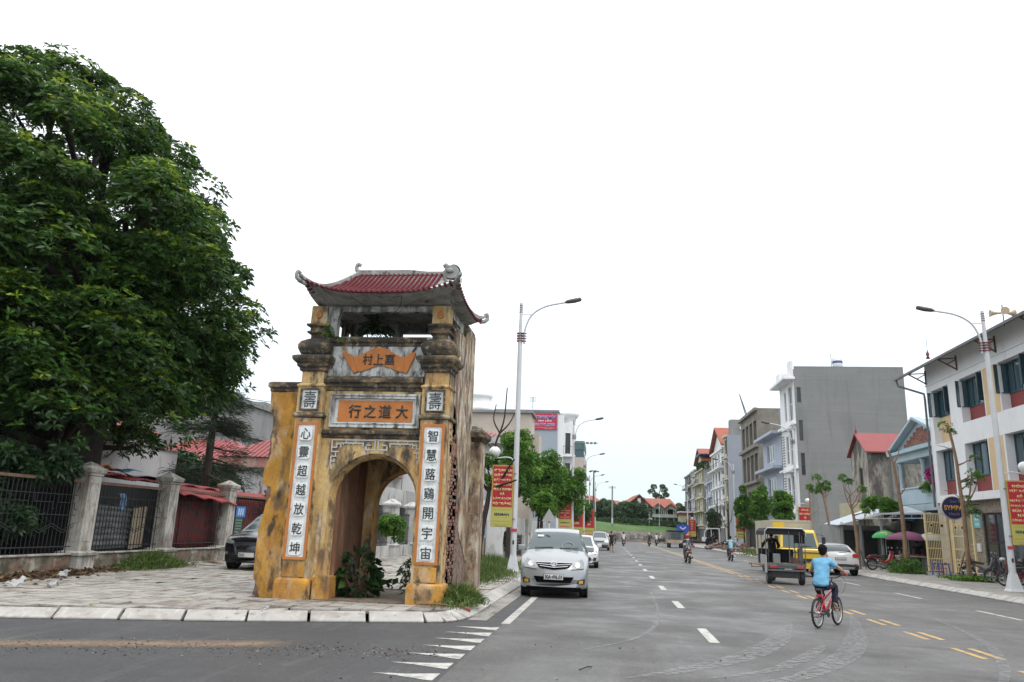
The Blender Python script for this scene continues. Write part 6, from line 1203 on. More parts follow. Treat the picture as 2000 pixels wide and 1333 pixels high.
tq = thing('cafe_poster', 'pale turquoise poster on the stone wall beside the cafe window', 'poster', (18.2, 41.6, 2.9)); b = MB(); fbox(b, FG, 41.25, 41.95, 2.5, 3.3, .005, .03, flat('turquoise', (.16, .45, .46))); b.build('panel', tq, True)
for i in range(3): b = MB(); fbox(b, FG, 41.4, 41.8, 2.62+i*.24, 2.72+i*.24, .03, .034, flat('pale_print_%d' % i, (.5, .62, .62))); b.build('printed_block', tq, True)
tq = thing('meter_box', 'small white meter box on the stone wall below the poster', 'box', (18.2, 41.5, 1.5)); b = MB(); fbox(b, FG, 41.4, 41.75, 1.35, 1.75, .005, .08, M_FRW); b.build('box', tq, True)
# round sign
tq = thing('round_cafe_sign', 'round dark blue cafe sign with a pale rim and yellow lettering', 'sign', (17.0, 41.2, 3.42)); b = MB(); b.lathe([(.001, -.07), (.56, -.07), (.58, -.04), (.58, .07), (.001, .07)], (0, 0, 0), flat('sign_rim', (.5, .42, .36)), 32, False, 'y'); b.build('rim', tq)
b = MB(); b.lathe([(.001, -.078), (.535, -.078), (.535, -.06)], (0, 0, 0), flat('navy_sign_face', (.01, .015, .09), .4), 32, False, 'y'); fc = b.build('face', tq); FSg = lambda u, z, d: (u, -d, z); M_SY = flat('sign_yellow', (.75, .42, .03)); M_SB = flat('sign_brown_script', (.30, .17, .12))
text('lettering', 'SYMPA', FSg, 0, 0, .88, .24, M_SY, fc, d=.085, world=False, bold=.02); text('lettering', 'Queen', FSg, 0, .30, .30, .13, M_SB, fc, d=.085, world=False); text('lettering', '& Beautiful', FSg, 0, -.29, .5, .13, M_SB, fc, d=.085, world=False)
b = MB(); b.bar((.5, 0, .2), (1.25, 0, .2), .04, .04, M_BLKP); b.bar((.5, 0, -.2), (1.25, 0, -.2), .04, .04, M_BLKP); b.build('wall_bracket', tq)
# yellow gates
def ygate(label, o, rz, w, h):
    t = thing('steel_gate', label, 'gate', o, rz); b = MB()
    for q in ((0, .06, 0, h), (w-.06, w, 0, h)): b.box(q[0], q[1], -.03, .03, q[2], q[3], M_YEL)
    b.build('frame', t); n = int(w/.085)
    for z in (.02, .62, 1.15, h*.62, h-.5, h-.06): b = MB(); b.box(.06, w-.06, -.02, .02, z, z+.05, M_YEL); b.build('rail', t)
    for i in range(1, n): b = MB(); x = w*i/n; b.box(x-.013, x+.013, -.035, -.018, .05, h-.03, M_YEL); b.build('bar', t)
    for x in (w*.28, w*.72):
        for z in (.3, h-.75): b = MB(); b.box(x-.1, x+.1, -.045, -.036, z, z+.2, M_YEL); b.box(x-.06, x+.06, -.05, -.046, z+.04, z+.16, M_BLKP); b.build('lock_plate', t)
ygate('open yellow steel gate leaf standing left of the round cafe sign', (16.72, 44.2, .25), R(8), 1.25, 3.0); ygate('narrow yellow steel gate leaf folded against the wall under the round cafe sign', (17.75, 43.4, .25), R(-62), .9, 2.9)
# plastic table and stools
def ptable(label, loc, s, h, m, cat, nm):
    t = thing(nm, label, cat, loc, R(10)); b = MB(); b.box(-s/2, s/2, -s/2, s/2, h-.04, h, m); b.build('top', t, bevel=.012)
    for x in (-1, 1):
        for y in (-1, 1): b = MB(); b.bar((x*s*.46, y*s*.46, 0), (x*s*.40, y*s*.40, h-.04), s*.09, s*.09, m); b.build('leg', t)
ptable('blue plastic table on the pavement between the yellow gate and the motorbikes', (16.45, 41.9, .15), .62, .58, flat('blue_plastic', (.035, .07, .42), .35), 'table', 'plastic_table')
ptable('small red plastic stool beside the blue table', (16.9, 42.9, .15), .3, .34, flat('red_plastic', (.36, .02, .03), .35), 'stool', 'plastic_stool'); ptable('blue plastic stool under the purple parasol', (16.55, 46.3, .15), .32, .4, flat('blue_stool', (.04, .14, .30), .35), 'stool', 'plastic_stool')
# horn speakers
t = thing('horn_loudspeaker', 'cluster of tan horn loudspeakers on a short mast above the white roof', 'loudspeaker', (17.7, 35.7, 11.2)); M_HORN = flat('tan_horn', (.36, .27, .17), .5); b = MB(); b.tube([(0, 0, .1), (0, 0, 1.1)], .025, M_INK, 6); b.build('mast', t)
for a in (R(170), R(10), R(-100)):
    b = MB(); d = Vector((math.cos(a), math.sin(a)*.8, 0)); P = [Vector((0, 0, .72))+d*k for k in (.05, .2, .35, .46, .52)]; b.tube(P, [.04, .05, .08, .13, .18], M_HORN, 14, True); b.build('horn', t)
# light blue house
t = building('light_blue_house', 'pale blue two storey house with a stepped brick gable and columned balcony', (19, 50, 0)); X = 19.0; F = Fmx(X)
walls_box(t, X+1.8, 45.6, 54.2, 28, 7.3, M_LBLUE, M_LBLUE, [(46.4, 48.6, 4.4, 6.4), (50.6, 53.4, 4.4, 6.4), (46.5, 49, .2, 2.9)], (), .2)
for nm, q in (('balcony_slab', (X-.15, X+1.8, 45.4, 54.4, 3.55, 3.95)), ('balcony_wall', (X, X+.15, 45.5, 54.2, 4.0, 4.95)), ('balcony_rail', (X-.06, X+.2, 45.45, 54.25, 4.95, 5.05)), ('entablature', (X-.05, X+1.8, 45.5, 54.2, 6.75, 7.2)), ('cornice', (X-.35, X+1.9, 45.2, 54.6, 7.2, 7.4))): boxpart(t, nm, *q, M_LBLUE, .01)
for y in (46.3, 50.2, 53.9): b = MB(); b.lathe([(.2, 4.0), (.2, 4.2), (.15, 4.25), (.14, 6.5), (.2, 6.6), (.2, 6.75)], (X+.25, y, 0), M_LBLUE, 12); b.build('column', t, True)
b = MB(); b.prism([(45.3, 7.4), (54.5, 7.4), (49.9, 9.05)], F, -.25, -.1, M_LBLUE); b.build('pediment', t, True)
b = MB()
for p, q in (((45.1, 7.42), (49.9, 9.2)), ((54.7, 7.42), (49.9, 9.2))): b.bar(F(p[0], p[1], .1), F(q[0], q[1], .1), .5, .16, M_LBLUE)
b.build('raking_cornice', t, True)
for k in range(5):
    w = 2.7-k*.55; z = 7.62+.2*k; b = MB(); fbox(b, F, 49.9-w, 49.9+w, z, z+.195, -.1, -.07, M_BRK[0]); b.build('brick_step', t, True)
b = MB(); b.prism([(45.2, 7.42), (49.9, 9.15), (54.6, 7.42)], F, -10, -.15, mat('green_roof', (.22, .30, .27), .6, .1, 2)); b.build('roof', t, True)
t = thing('bougainvillea', 'bright pink bougainvillea in a pot on the pale blue balcony', 'plant', (18.7, 47.5, 4.95)); P, S, ci = blobs([(0, 0, .45), (.1, -.3, .2), (0, .3, .75), (0, -.1, .9)], [.4, .3, .28, .26], 90); Q, ix = whorls(P, S, 3, .13, .6, 1.2); quadmesh('flowers', Q, foliage_mat('pink_bract', (.20, .01, .08), (.42, .02, .18), (.6, .06, .3), .6, .3), t, nr.random(len(Q)))
b = MB(); b.lathe([(.14, -.35), (.2, 0), (.17, 0), (.001, -.05)], (0, 0, 0), M_CONC, 10); b.build('pot', t)
mass('balcony_plant', 'green trailing plant on the pale blue balcony rail', 'plant', (18.8, 48.4, 4.95), [(0, 0, 0, .35), (0, .6, -.1, .3)], 60, .15, M_LEAF2)
mass('climbing_plant', 'green leafy climber over the awning in front of the old house', 'shrub', (16.5, 50.5, 3.4), cl(0, 0, .35, 1.2, .4, 12, (.3, .45), 30), 60, .2, M_LEAF2)
# old grey house
M_OLDG = mat('blackened_old_render', (.30, .28, .24), .95, .2, 1.5, .15, 15, .4, 12, layers=(((.40, .37, .32), (1.5, 1.5, .7), .5, .64, .7), ((.06, .055, .05), (1.6, 1.6, .5), .45, .58, .9), ((.24, .15, .10), (1.2, 1.2, 1.2), .58, .7, .6)))
t = building('old_grey_house', 'old blackened grey house with a red metal gable roof beside the grey tower', (19, 61, 0)); F = Fmx(19.0)
b = MB(); wall(b, F, 59.6, 63.5, 0, 8.15, M_OLDG, [(60.9, 61.9, 5.2, 7.0), (60.8, 62.2, .2, 2.6)], .2); b.prism([(59.6, 8.15), (63.5, 8.15), (61.55, 9.5)], F, -.2, 0, M_OLDG); b.build('facade', t, True); window(t, F, (60.9, 61.9, 5.2, 7.0), .15, M_RUST, M_DARK, 1)
b = MB(); wall(b, Fmy(59.6), 19, 24, 0, 8.15, M_OLDG, []); b.build('side_wall', t, True); boxpart(t, 'concrete_pier', 20.5, 20.9, 59.2, 59.62, 0, 7.8, M_CONCB); boxpart(t, 'concrete_beam', 19, 22.4, 59.3, 59.6, 4.5, 4.7, M_CONCB); boxpart(t, 'upper_lintel', 20.3, 22.6, 59.1, 59.6, 7.75, 8.0, M_CONCB); boxpart(t, 'brick_infill', 20.9, 23, 59.5, 59.62, 2.5, 4.4, M_BRK[2])
b = MB(); b.prism([(59.3, 8.1), (61.55, 9.72), (63.8, 8.1), (63.8, 8.0), (61.55, 9.6), (59.3, 8.0)], F, -5.2, .25, M_ROOFR); b.build('roof', t, True); b = MB(); b.lathe([(.06, 9.7), (.1, 9.85), (.03, 10.0), (.001, 10.6)], (18.9, 61.55, 0), M_MAROON, 8); b.build('finial', t, True)
boxpart(t, 'beige_balcony', 17.6, 19, 59.4, 62.6, 3.2, 4.35, mat('dirty_cream', (.42, .38, .25), .9, .15, 2), .02)
# awning shack with stall
t = thing('awning_shed', 'low grey market shed with a white sheet awning between the trees', 'shed', (16, 51, .15)); M_SHEET = mat('pale_awning_sheet', (.44, .48, .52), .5, .08, 2, .04, 14)
b = MB(); b.add([(14.4, 51.8, 2.6), (16.2, 49.0, 3.28), (18.0, 46.8, 3.30), (18.6, 52, 3.9), (17.5, 57, 3.7), (15.2, 58, 2.75)], [(0, 1, 2, 3, 4, 5)], M_SHEET); o = b.build('awning_sheet', t, True); s_ = o.modifiers.new('s', 'SOLIDIFY'); s_.thickness = .05
boxpart(t, 'wall', 14.75, 18.3, 52.6, 57.5, .1, 2.62, M_CONCB); boxpart(t, 'back_wall', 17.9, 18.6, 46.2, 52.5, .1, 3.2, M_DARK)
for x, y in ((14.7, 52.0), (15.5, 51.0), (16.2, 49.3), (17.0, 48.0), (17.8, 46.9)): boxpart(t, 'post', x-.06, x+.06, y-.06, y+.06, .1, 2.7+(x-14.4)*.22, M_CONCB)
for x0 in (14.95, 16.15, 17.2): boxpart(t, 'dark_shopfront', x0, x0+.8, 52.5, 52.58, .5, 2.3, M_DARK)
for i, (p, q) in enumerate((((15.9, 49.5, 3.3), (18.1, 46.7, 3.35)), ((15.9, 49.5, 3.0), (18.1, 46.7, 3.05)))): b = MB(); b.bar(p, q, .04, .04, M_ALU); b.build('frame_rail', t, True)
for k in range(7): b = MB(); x, y = 15.9+2.2*k/6, 49.5-2.8*k/6; b.bar((x, y, 3.0), (x, y, 3.34), .03, .03, M_ALU); b.build('frame_strut', t, True)
cloth('tarp', 'bright blue tarpaulin hung above the market stall', 'tarp', (17.0, 49.0, 3.35), (1.2, -1.2, 0), (.2, .4, -.45), flat('bright_blue_tarp', (.03, .22, .40), .5), .04, 10, 20)
cloth('tarp', 'grey canvas sheet sagging over the market stall behind the parasols', 'tarp', (16.2, 49.4, 2.55), (1.0, -.9, .5), (1.0, 1.2, -.55), mat('grey_canvas', (.20, .19, .18), .8, .1, 3), .06, 10, 21, .25)
def parasol(label, c, r, h, m, rim=None, flatk=.30):
    t = thing('parasol', label, 'parasol', c); b = MB(); n = 16; rg = [(.001, h), (r*.35, h-r*flatk*.3), (r*.72, h-r*flatk*.75), (r, h-r*flatk*1.5), (r*1.0, h-r*flatk*1.5-.12)]
    b.lathe(rg, (0, 0, 0), m, n, True); b.build('canopy', t); b = MB(); b.tube([(0, 0, 0), (0, 0, h)], .025, M_ALU, 6); b.build('pole', t)
    for k in range(8): a = 2*PI*k/8; b = MB(); b.bar((0, 0, h-.08), (r*.97*math.cos(a), r*.97*math.sin(a), h-r*flatk*1.5), .015, .015, M_ALU); b.build('rib', t)
    b = MB(); b.lathe([(.001, .05), (.22, .05), (.22, 0)], (0, 0, 0), M_CONC, 10); b.build('base', t)
M_PG = mat('green_parasol_cloth', (.04, .34, .10), .7, .1, 3, layers=(((.5, .42, .2), (1.6, 1.6, 1.6), .54, .57, .9), ((.5, .08, .05), (2.2, 2.2, 2.2), .58, .61, .9))); M_PP = mat('purple_parasol_cloth', (.18, .05, .11), .7, .2, 6)
parasol('green parasol with red and cream print at the market stall', (16.35, 49.2, .15), .72, 2.2, M_PG, flatk=.34); parasol('wide purple parasol over the market stall', (16.9, 47.2, .15), 1.15, 2.15, M_PP, flatk=.22); parasol('pale grey parasol partly behind the yellow gate', (18.0, 46.6, .15), .8, 2.15, mat('pale_parasol', (.40, .42, .38), .7, .1, 3), flatk=.3)
t = thing('market_stall', 'small butcher stall table under the purple parasol', 'stall', (17.1, 47.4, .15)); b = MB(); b.box(-.8, .8, -.35, .35, .72, .8, M_SLAT); b.build('counter', t, bevel=.01)
for x in (-.7, .7): b = MB(); b.box(x-.08, x+.08, -.3, .3, 0, .72, M_CONC); b.build('leg', t)
for i in range(5): b = MB(); b.ball((0, 0, 0), .09, flat('raw_meat_%d' % i, (.35, .07, .06), .4), (1.5, .9, .5)); o = b.build('meat_cut'); o.location = (16.55+i*.26, 47.25, .99); tag(o, ('first', 'second', 'middle', 'fourth', 'last')[i]+' red cut of meat from the left on the stall counter', 'meat', 'cuts of meat on the stall')
# grey tower with white front
M_TOWER = mat('grey_tower_render', (.205, .21, .205), .9, .05, .5, .05, 12, .08, 14, layers=(((.235, .24, .23), (.15, .15, 4), .5, .58, .5), ((.15, .155, .15), (.8, .8, .2), .52, .68, .45), ((.12, .12, .115), (1.6, 1.6, .10), .55, .68, .5)))
t = building('grey_tower_house', 'tall grey rendered tower house with a narrow white street front', (17.9, 80, 0)); FH = Fmx(17.9)
wh = [(77.0, 78.6, 12.9+0, 16.3), (79.6, 80.5, 13.1, 16.1), (77.2, 78.9, 8.6, 11.8), (79.4, 80.6, 8.8, 11.6), (77.3, 79.0, 4.7, 7.7), (79.5, 80.7, 4.9, 7.5)]
walls_box(t, 17.9, 76, 82.4, 28.1, 17.75, M_WHITE, M_TOWER, wh, [(18.12, 18.5, 14.45, 15.95), (18.15, 18.52, 10.75, 12.75), (18.18, 18.55, 7.5, 9.6)], .2)
b = MB(); fbox(b, Fmy(76), 18.0, 28.1, 17.75, 18.05, -.2, 0, M_TOWER); fbox(b, Fmy(76), 17.95, 28.0, 0.05, 3.0, 0.0, .0, M_TOWER) if 0 else None; b.build('parapet', t, True)
for h in wh: window(t, FH, h, .15, M_FRW, M_GLB, 2 if h[1]-h[0] > 1.3 else 1, 2, .1)
for h in ((18.12, 18.5, 14.45, 15.95), (18.15, 18.52, 10.75, 12.75), (18.18, 18.55, 7.5, 9.6)): window(t, Fmy(76), h, .1, M_FRD, M_GLASSD, 1, 2, .06)
for nm, q in (('cornice', (16.9, 18, 75.9, 82.5, 16.75, 17.0)), ('floor_band', (17.55, 17.9, 75.9, 82.5, 12.35, 12.6)), ('window_hood', (17.2, 17.9, 76.5, 79.2, 11.95, 12.15)), ('floor_band', (17.5, 17.9, 75.9, 82.5, 8.1, 8.3)), ('window_hood', (17.2, 17.9, 76.6, 79.3, 7.85, 8.0)), ('floor_band', (17.5, 17.9, 75.9, 82.5, 3.9, 4.15)), ('roof_block', (17.6, 18.5, 81, 82.4, 17, 18.3)), ('roof_block', (17.6, 17.88, 75.95, 77.2, 17.0, 18.6))): boxpart(t, nm, *q, M_WHITE, .02)
for z0 in (4.5, 8.7):
    for k in range(12): boxpart(t, 'louvre_slat', 17.86, 17.92, 81.1, 82.1, z0+k*.27, z0+.12+k*.27, M_CONCB)
b = MB(); wall(b, Fmx(17.85), 76.2, 82.2, 0, 3.9, M_WHITE, [(77, 81.5, .15, 3.3)], .3); b.build('shopfront_surround', t, True); b = MB(); b.add([(18.1, 77, .1), (18.1, 81.5, .1), (18.1, 81.5, 3.3), (18.1, 77, 3.3)], [(0, 1, 2, 3)], M_GCOR); b.build('roller_shutter', t, True)
t = thing('water_tank', 'round steel water tank on the grey tower roof', 'tank', (23.4, 80.5, 18.05)); b = MB(); b.lathe([(.48, .55), (.5, .6), (.5, 1.7), (.3, 1.95), (.1, 2.0), (.001, 2.0)], (0, 0, 0), M_CHROME, 14); b.build('drum', t); b = MB(); b.lathe([(.51, 1.25), (.51, 1.5)], (0, 0, 0), flat('tank_label_blue', (.06, .09, .2)), 14); b.build('label_band', t)
for k in range(4): a = k*PI/2+.4; b = MB(); b.bar((.4*math.cos(a), .4*math.sin(a), 0), (.4*math.cos(a), .4*math.sin(a), .6), .06, .06, M_STEEL); b.build('leg', t)
b = MB(); b.bar((-.6, 0, 0), (-.6, 0, 2.3), .05, .05, M_STEEL); b.build('pipe', t)
t2 = thing('roof_slab_block', 'dark low slab on the grey tower roof beside the tank', 'block', (25, 80, 18.05)); b = MB(); b.box(-1.2, .9, -1, 1, .1, .42, M_CONCB); b.box(-1.0, .7, -.8, .8, 0, .1, M_CONCB); b.build('slab', t2)
# pale blue office, unfinished concrete frame, and the far row
M_PBLUE = mat('pale_lilac_render', (.37, .41, .48), .85, .05, .6, .03, 12, .05, 18)
t = building('pale_blue_building', 'pale blue grey three storey house next to the white fronted tower', (17.9, 87, 0)); hs = [(86, 90.2, 9.7, 11.7), (86, 90.2, 5.9, 8.1), (86, 88, .4, 3.4)]
walls_box(t, 17.9, 82.8, 92.4, 27, 12.6, M_PBLUE, M_PBLUE, hs, (), .2); boxpart(t, 'stair_tower', 18.4, 22, 83, 85, 12.6, 15.2, M_PBLUE)
for h in hs: window(t, FH, h, .15, M_FRW, M_GLB, 3, 1, .12)
for z in (12.3, 8.7, 4.6): boxpart(t, 'floor_ledge', 16.9, 17.9, 82.7, 92.6, z, z+.3, M_PBLUE)
M_RAW = mat('raw_unfinished_concrete', (.20, .185, .155), .95, .15, .8, .12, 12, .3, 10, layers=(((.12, .10, .08), (1, 1, .4), .5, .68, .7), ((.27, .26, .23), (1.3, 1.3, 1.3), .52, .66, .5)))
t = building('unfinished_building', 'raw grey brown concrete building shell with empty openings', (17.9, 100, 0)); hs = []
for z0, z1 in ((4.6, 7.2), (8.5, 11.6), (12.9, 15.6)):
    for k in range(4): hs.append((95.9+k*2.75, 97.9+k*2.75, z0, z1))
hs.append((96, 106, .3, 3.3))
walls_box(t, 17.9, 95, 107, 27, 16.9, M_RAW, M_RAW, hs, (), .5)
for z in (16.6, 12.2, 8.0, 4.1): boxpart(t, 'slab_edge', 17.5, 17.9, 94.9, 107.2, z, z+.35, M_RAW)
t = thing('roof_crane', 'thin black hoist jib on the unfinished building roof', 'crane', (18.5, 105, 17)); b = MB(); b.bar((18.5, 104.5, 17), (17.8, 106.5, 20.6), .08, .08, M_INK); b.bar((18.5, 105.5, 17), (17.8, 106.5, 20.6), .08, .08, M_INK); b.build('jib', t, True)
M_BLG = mat('blue_grey_party_wall', (.27, .295, .335), .9, .05, .4, .04, 10, .1, 14); M_CREAMF = mat('cream_front', (.50, .46, .33), .85, .06, .8, .03, 10)
def town(name, label, y0, y1, z, mf, ms, floors, cols, X=17.9, depth=12, roof=None, dy=0, gz=3.0, balc=True, shop=True, X2=None):
    t = building(name, label, (X, (y0+y1)/2, 0)); hs = []; fh = (z-gz-.4)/floors; w = (y1-y0)/cols
    for f in range(floors):
        for c in range(cols): hs.append((y0+w*(c+.22), y0+w*(c+.8), gz+.5+f*fh+.35*(not balc), gz+.5+f*fh+fh*.78))
    sh = [(y0+.6, y1-.6, .2, gz-.4)] if shop else []
    walls_box(t, X, y0, y1, X2 or X+depth, z, mf, ms, hs+sh, (), .25)
    for i, h in enumerate(hs): window(t, Fmx(X), h, .2, M_FRW if i % 3 else M_FRD, M_GLASSD, 2, 1, .1)
    if shop: b = MB(); fbox(b, Fmx(X), y0+.6, y1-.6, .2, gz-.4, -.25, -.2, M_GCOR); b.build('shutter', t, True)
    for f in range(floors):
        zz = gz+.1+f*fh; boxpart(t, 'floor_ledge', X-(.8 if balc and f % 2 else .35), X, y0+.2, y1-.2, zz, zz+.2, mf)
        if balc and f % 2:
            b = MB()
            for k in range(9): yy = y0+.3+(y1-y0-.6)*k/8; b.bar((X-.75, yy, zz+.2), (X-.75, yy, zz+.95), .03, .03, M_IRON)
            b.bar((X-.75, y0+.3, zz+.95), (X-.75, y1-.3, zz+.95), .05, .05, M_IRON); b.build('balcony_railing', t, True)
    boxpart(t, 'cornice', X-.3, X, y0, y1, z-.25, z+.05, mf)
    for k in range(floors): boxpart(t, 'air_conditioner', X-.42, X-.02, y0+w*.9-.35, y0+w*.9+.35, gz+.55+k*fh, gz+1.1+k*fh, M_WHITE, .02)
    b = MB(); b.tube([(X-.06, y0+.25, 0), (X-.06, y0+.25, z)], .05, M_STEEL, 6); b.build('downpipe', t, True)
    if roof:
        rz0, rz1, m = roof; b = MB(); b.prism([(y0-.4, rz0), ((y0+y1)/2, rz1), (y1+.4, rz0), (y1+.4, rz0-.2), ((y0+y1)/2, rz1-.25), (y0-.4, rz0-.2)], Fmx(X), -7, .4, m); b.build('roof', t, True)
        b = MB(); b.prism([(y0+.1, z), (y1-.1, z), (y1-.1, rz0-.2), ((y0+y1)/2, rz1-.3), (y0+.1, rz0-.2)], Fmx(X), -6.8, -.3, mf); b.build('gable', t, True)
    return t
town('narrow_cream_house', 'narrow cream fronted house with a tall blue grey party wall', 119.4, 123, 16.6, M_CREAMF, M_BLG, 4, 1, gz=3.4, balc=False); boxpart(bpy.data.objects['narrow_cream_house'], 'roof_stair_box', 18.7, 20.6, 121, 123, 16.6, 19.2, M_CONCB)
t = thing('water_tank', 'blue striped round water tank on the blue grey house roof', 'tank', (21.0, 121.5, 17.2)); b = MB(); b.lathe([(.001, -1), (.5, -.95), (.6, -.8), (.6, .8), (.5, .95), (.001, 1)], (0, 0, .6), M_CHROME, 12, True, 'x'); b.build('drum', t); b = MB(); b.box(-.6, .6, -.4, .4, -.62, 0, M_STEEL); b.build('stand', t)
town('white_balcony_house', 'white four storey house with glass balconies and a steep red roof', 123.6, 138, 15.2, M_WHITE, M_WHITE, 4, 4, gz=3.2, roof=(15.6, 19.2, M_TERRA), X=17.9)
town('blue_side_house', 'set back pale blue house behind the slim pavement tree', 138.4, 149.5, 11, M_PBLUE, M_PBLUE, 3, 3, gz=3, balc=False, X=18.2)
town('grey_cream_house', 'grey and cream house with roof garden and a red gable roof', 150, 163, 14.0, M_CREAMF, M_CONCB, 4, 4, gz=3.2, roof=(15.6, 18.4, M_TERRA))
town('tall_narrow_house', 'tall pale narrow house farthest along the right side', 163.5, 173, 14.8, M_WHITEW, M_CONCB, 4, 3, gz=3.2); town('end_house', 'last grey house at the far right end of the row', 173.5, 186, 14.6, M_CONCB, M_CONCB, 4, 3, gz=3.2)
mass('roof_garden', 'green roof garden on the grey cream house', 'plant', (18.2, 153, 14.2), [(0, k*1.4-3, .5, .8) for k in range(6)], 40, .5, M_FARLEAF)
b = MB(); b.box(17.2, 20.5, 149, 156, 16.6, 16.75, M_TARP); tag(b.build('canopy_roof'), 'small pale canopy roof above the roof garden', 'canopy')
# ================= street lamps and banners =================
M_POLE = mat('white_lamp_pole', (.52, .53, .54), .5, .06, 2, .04, 15, .02, 30); M_HEAD = flat('dark_lamp_head', (.06, .062, .055), .5); M_REDRING = flat('dark_red_ring', (.16, .02, .025), .5)
def lamp(label, x, y, s):
    t = thing('street_lamp', label, 'street lamp', (x, y, .15), 0, None)
    b = MB(); b.sqloft([(.14, 0), (.14, .02), (.10, .10), (.0, .62)], 0, 0, .10, .10, M_POLE); b.build('base', t, bevel=.01)
    b = MB(); b.tube([(0, 0, .5), (0, 0, 8.6)], [.115, .085], M_POLE, 12); b.tube([(0, 0, 8.6), (0, 0, 10.1)], [.075, .055], M_POLE, 10); b.build('pole', t)
    b = MB(); b.tube(smooth([(s*.16, 0, 8.45), (s*.17, 0, 9.0), (s*.42, 0, 9.6), (s*.95, 0, 9.95), (s*1.75, 0, 10.12)], 5), .038, M_POLE, 8); b.build('arm', t)
    b = MB(); b.bar((0, 0, 9.62), (s*.46, 0, 9.62), .03, .03, M_POLE); b.build('brace', t)
    b = MB(); b.tube([(s*1.7, 0, 10.11), (s*1.8, 0, 10.14), (s*2.05, 0, 10.18), (s*2.3, 0, 10.24), (s*2.34, 0, 10.25)], [.04, .08, .095, .085, .03], M_HEAD, 8); b.build('lamp_head', t)
    for k in range(4): b = MB(); b.box(-.13, .13+.0, -.11, .11, 8.55+.1*k, 8.575+.1*k, M_REDRING); b.box(min(s*.10, s*.24), max(s*.10, s*.24), -.05, .05, 8.55+.1*k, 8.575+.1*k, M_REDRING); b.build('clamp_ring', t)
    for k in range(4): b = MB(); b.lathe([(.07, 9.7+.09*k), (.07, 9.73+.09*k)], (0, 0, 0), M_REDRING, 10); b.build('top_ring', t)
    b = MB(); b.tube(smooth([(-s*.08, 0, 3.6), (-s*.12, 0, 4.0), (-s*.35, 0, 4.1), (-s*.80, 0, 4.05)], 4), .026, M_POLE, 7); b.build('globe_arm', t)
    b = MB(); b.ball((-s*.82, 0, 4.28), .215, flat('frosted_globe', (.6, .6, .58), .15, 0, .6, 1), (1, 1, 1), 16, 10); b.build('globe', t); b = MB(); b.lathe([(.1, 4.03), (.1, 4.1)], (-s*.82, 0, 0), M_POLE, 10); b.build('globe_collar', t)
    b = MB(); b.box(-.118, .118, -.118, -.105, 1.42, 1.53, flat('red_sticker', (.4, .05, .06))); b.build('red_sticker', t)
    if y < 40: b = MB(); b.box(-.03, .03, -.13, -.11, .98, 1.12, M_BLKP); b.build('door_slot', t)
    return t
for lb, x, y, s in (('nearest street lamp on the left pavement beside the silver minivan', -3.4, 28.4, 1), ('second street lamp on the left with its arm over the road', -2.75, 60.5, 1), ('third street lamp on the left rising from behind the trees', -2.75, 89, 1), ('fourth street lamp on the left side', -2.95, 123, 1), ('far left street lamp in front of the grass bank', -2.3, 140, 1),
                    ('nearest street lamp on the right by the parked motorbikes', 13.95, 29.6, -1), ('second street lamp on the right in front of the white fronted tower', 14.1, 61, -1), ('third street lamp on the right beside the clipped columnar tree', 14.4, 92, -1), ('fourth street lamp on the right before the white balcony house', 15.2, 124, -1), ('far right street lamp near the blue direction sign', 14.0, 142, -1)): lamp(lb, x, y, s)
M_RED = flat('banner_red', (.40, .012, .025), .5); M_BY = flat('banner_yellow', (.44, .42, .10), .5); M_BYD = flat('banner_gold_edge', (.42, .28, .05), .5); M_TXT = flat('banner_pale_yellow_text', (.66, .62, .28), .5); M_NAVY = flat('navy_text', (.02, .025, .10)); M_PINK = flat('pink_text', (.55, .06, .10))
def banner(label, x, y, s, lines, small=True, w=.80, z0=1.72, z1=3.95):
    xc = x-s*(w/2+.06); t = thing('street_banner', label, 'banner', (xc, y-.14, z0)); F = lambda u, z, d: (u, -d, z); H = z1-z0; zr = H*.315
    b = MB(); fbox(b, F, -w/2, w/2, 0, H, -.03, 0, M_BYD); b.build('panel', t); b = MB(); fbox(b, F, -w/2+.045, w/2-.045, zr+.02, H-.045, 0, .005, M_RED); rp = b.build('red_field', t)
    b = MB(); fbox(b, F, -w/2+.02, w/2-.02, .02, zr-.02, 0, .005, M_BY); yp = b.build('yellow_field', t); n = len(lines); dz = (H-.1-zr)/(n+.4)
    for z in (.3, H-.3): b = MB(); b.bar((s*(w/2), -.01, z), (s*(w/2+.1), -.0, z), .03, .03, M_STEEL); b.build('bracket', t)
    for i, l in enumerate(lines):
        wd = min(w-.13, .078*len(l)+.03); text('lettering', l, F, 0, H-.09-dz*(i+.6), wd, dz*.70, M_TXT, rp, d=.009, ext=.002, world=False, bold=.03)
    text('lettering', 'SERMAN', F, 0, zr*.64, w*.70, .10, M_NAVY, yp, d=.009, ext=.002, world=False, bold=.035)
    if small:
        for l, z, ww, hh, m in (('CÔNG TY TNHH SERMAN VIỆT NAM', zr*.87, .8, .03, M_NAVY), ('HÀ NỘI - ĐÀ NẴNG', zr*.47, .7, .018, M_NAVY), ('THIẾT BỊ PHÒNG TẮM - GẠCH MEN CAO CẤP', zr*.30, .84, .06, M_PINK), ('ĐC: SỐ 68 NGÕ 97 - ĐT: 0243 67 22 68', zr*.15, .82, .03, M_NAVY), ('Website: serman.com.vn', zr*.06, .55, .03, M_NAVY)): text('lettering', l, F, 0, z, w*ww, hh, m, yp, d=.009, ext=.001, world=False)
    else:
        b = MB(); fbox(b, F, -w*.36, w*.36, zr*.2, zr*.3, .005, .008, M_PINK); b.build('printed_line', yp)
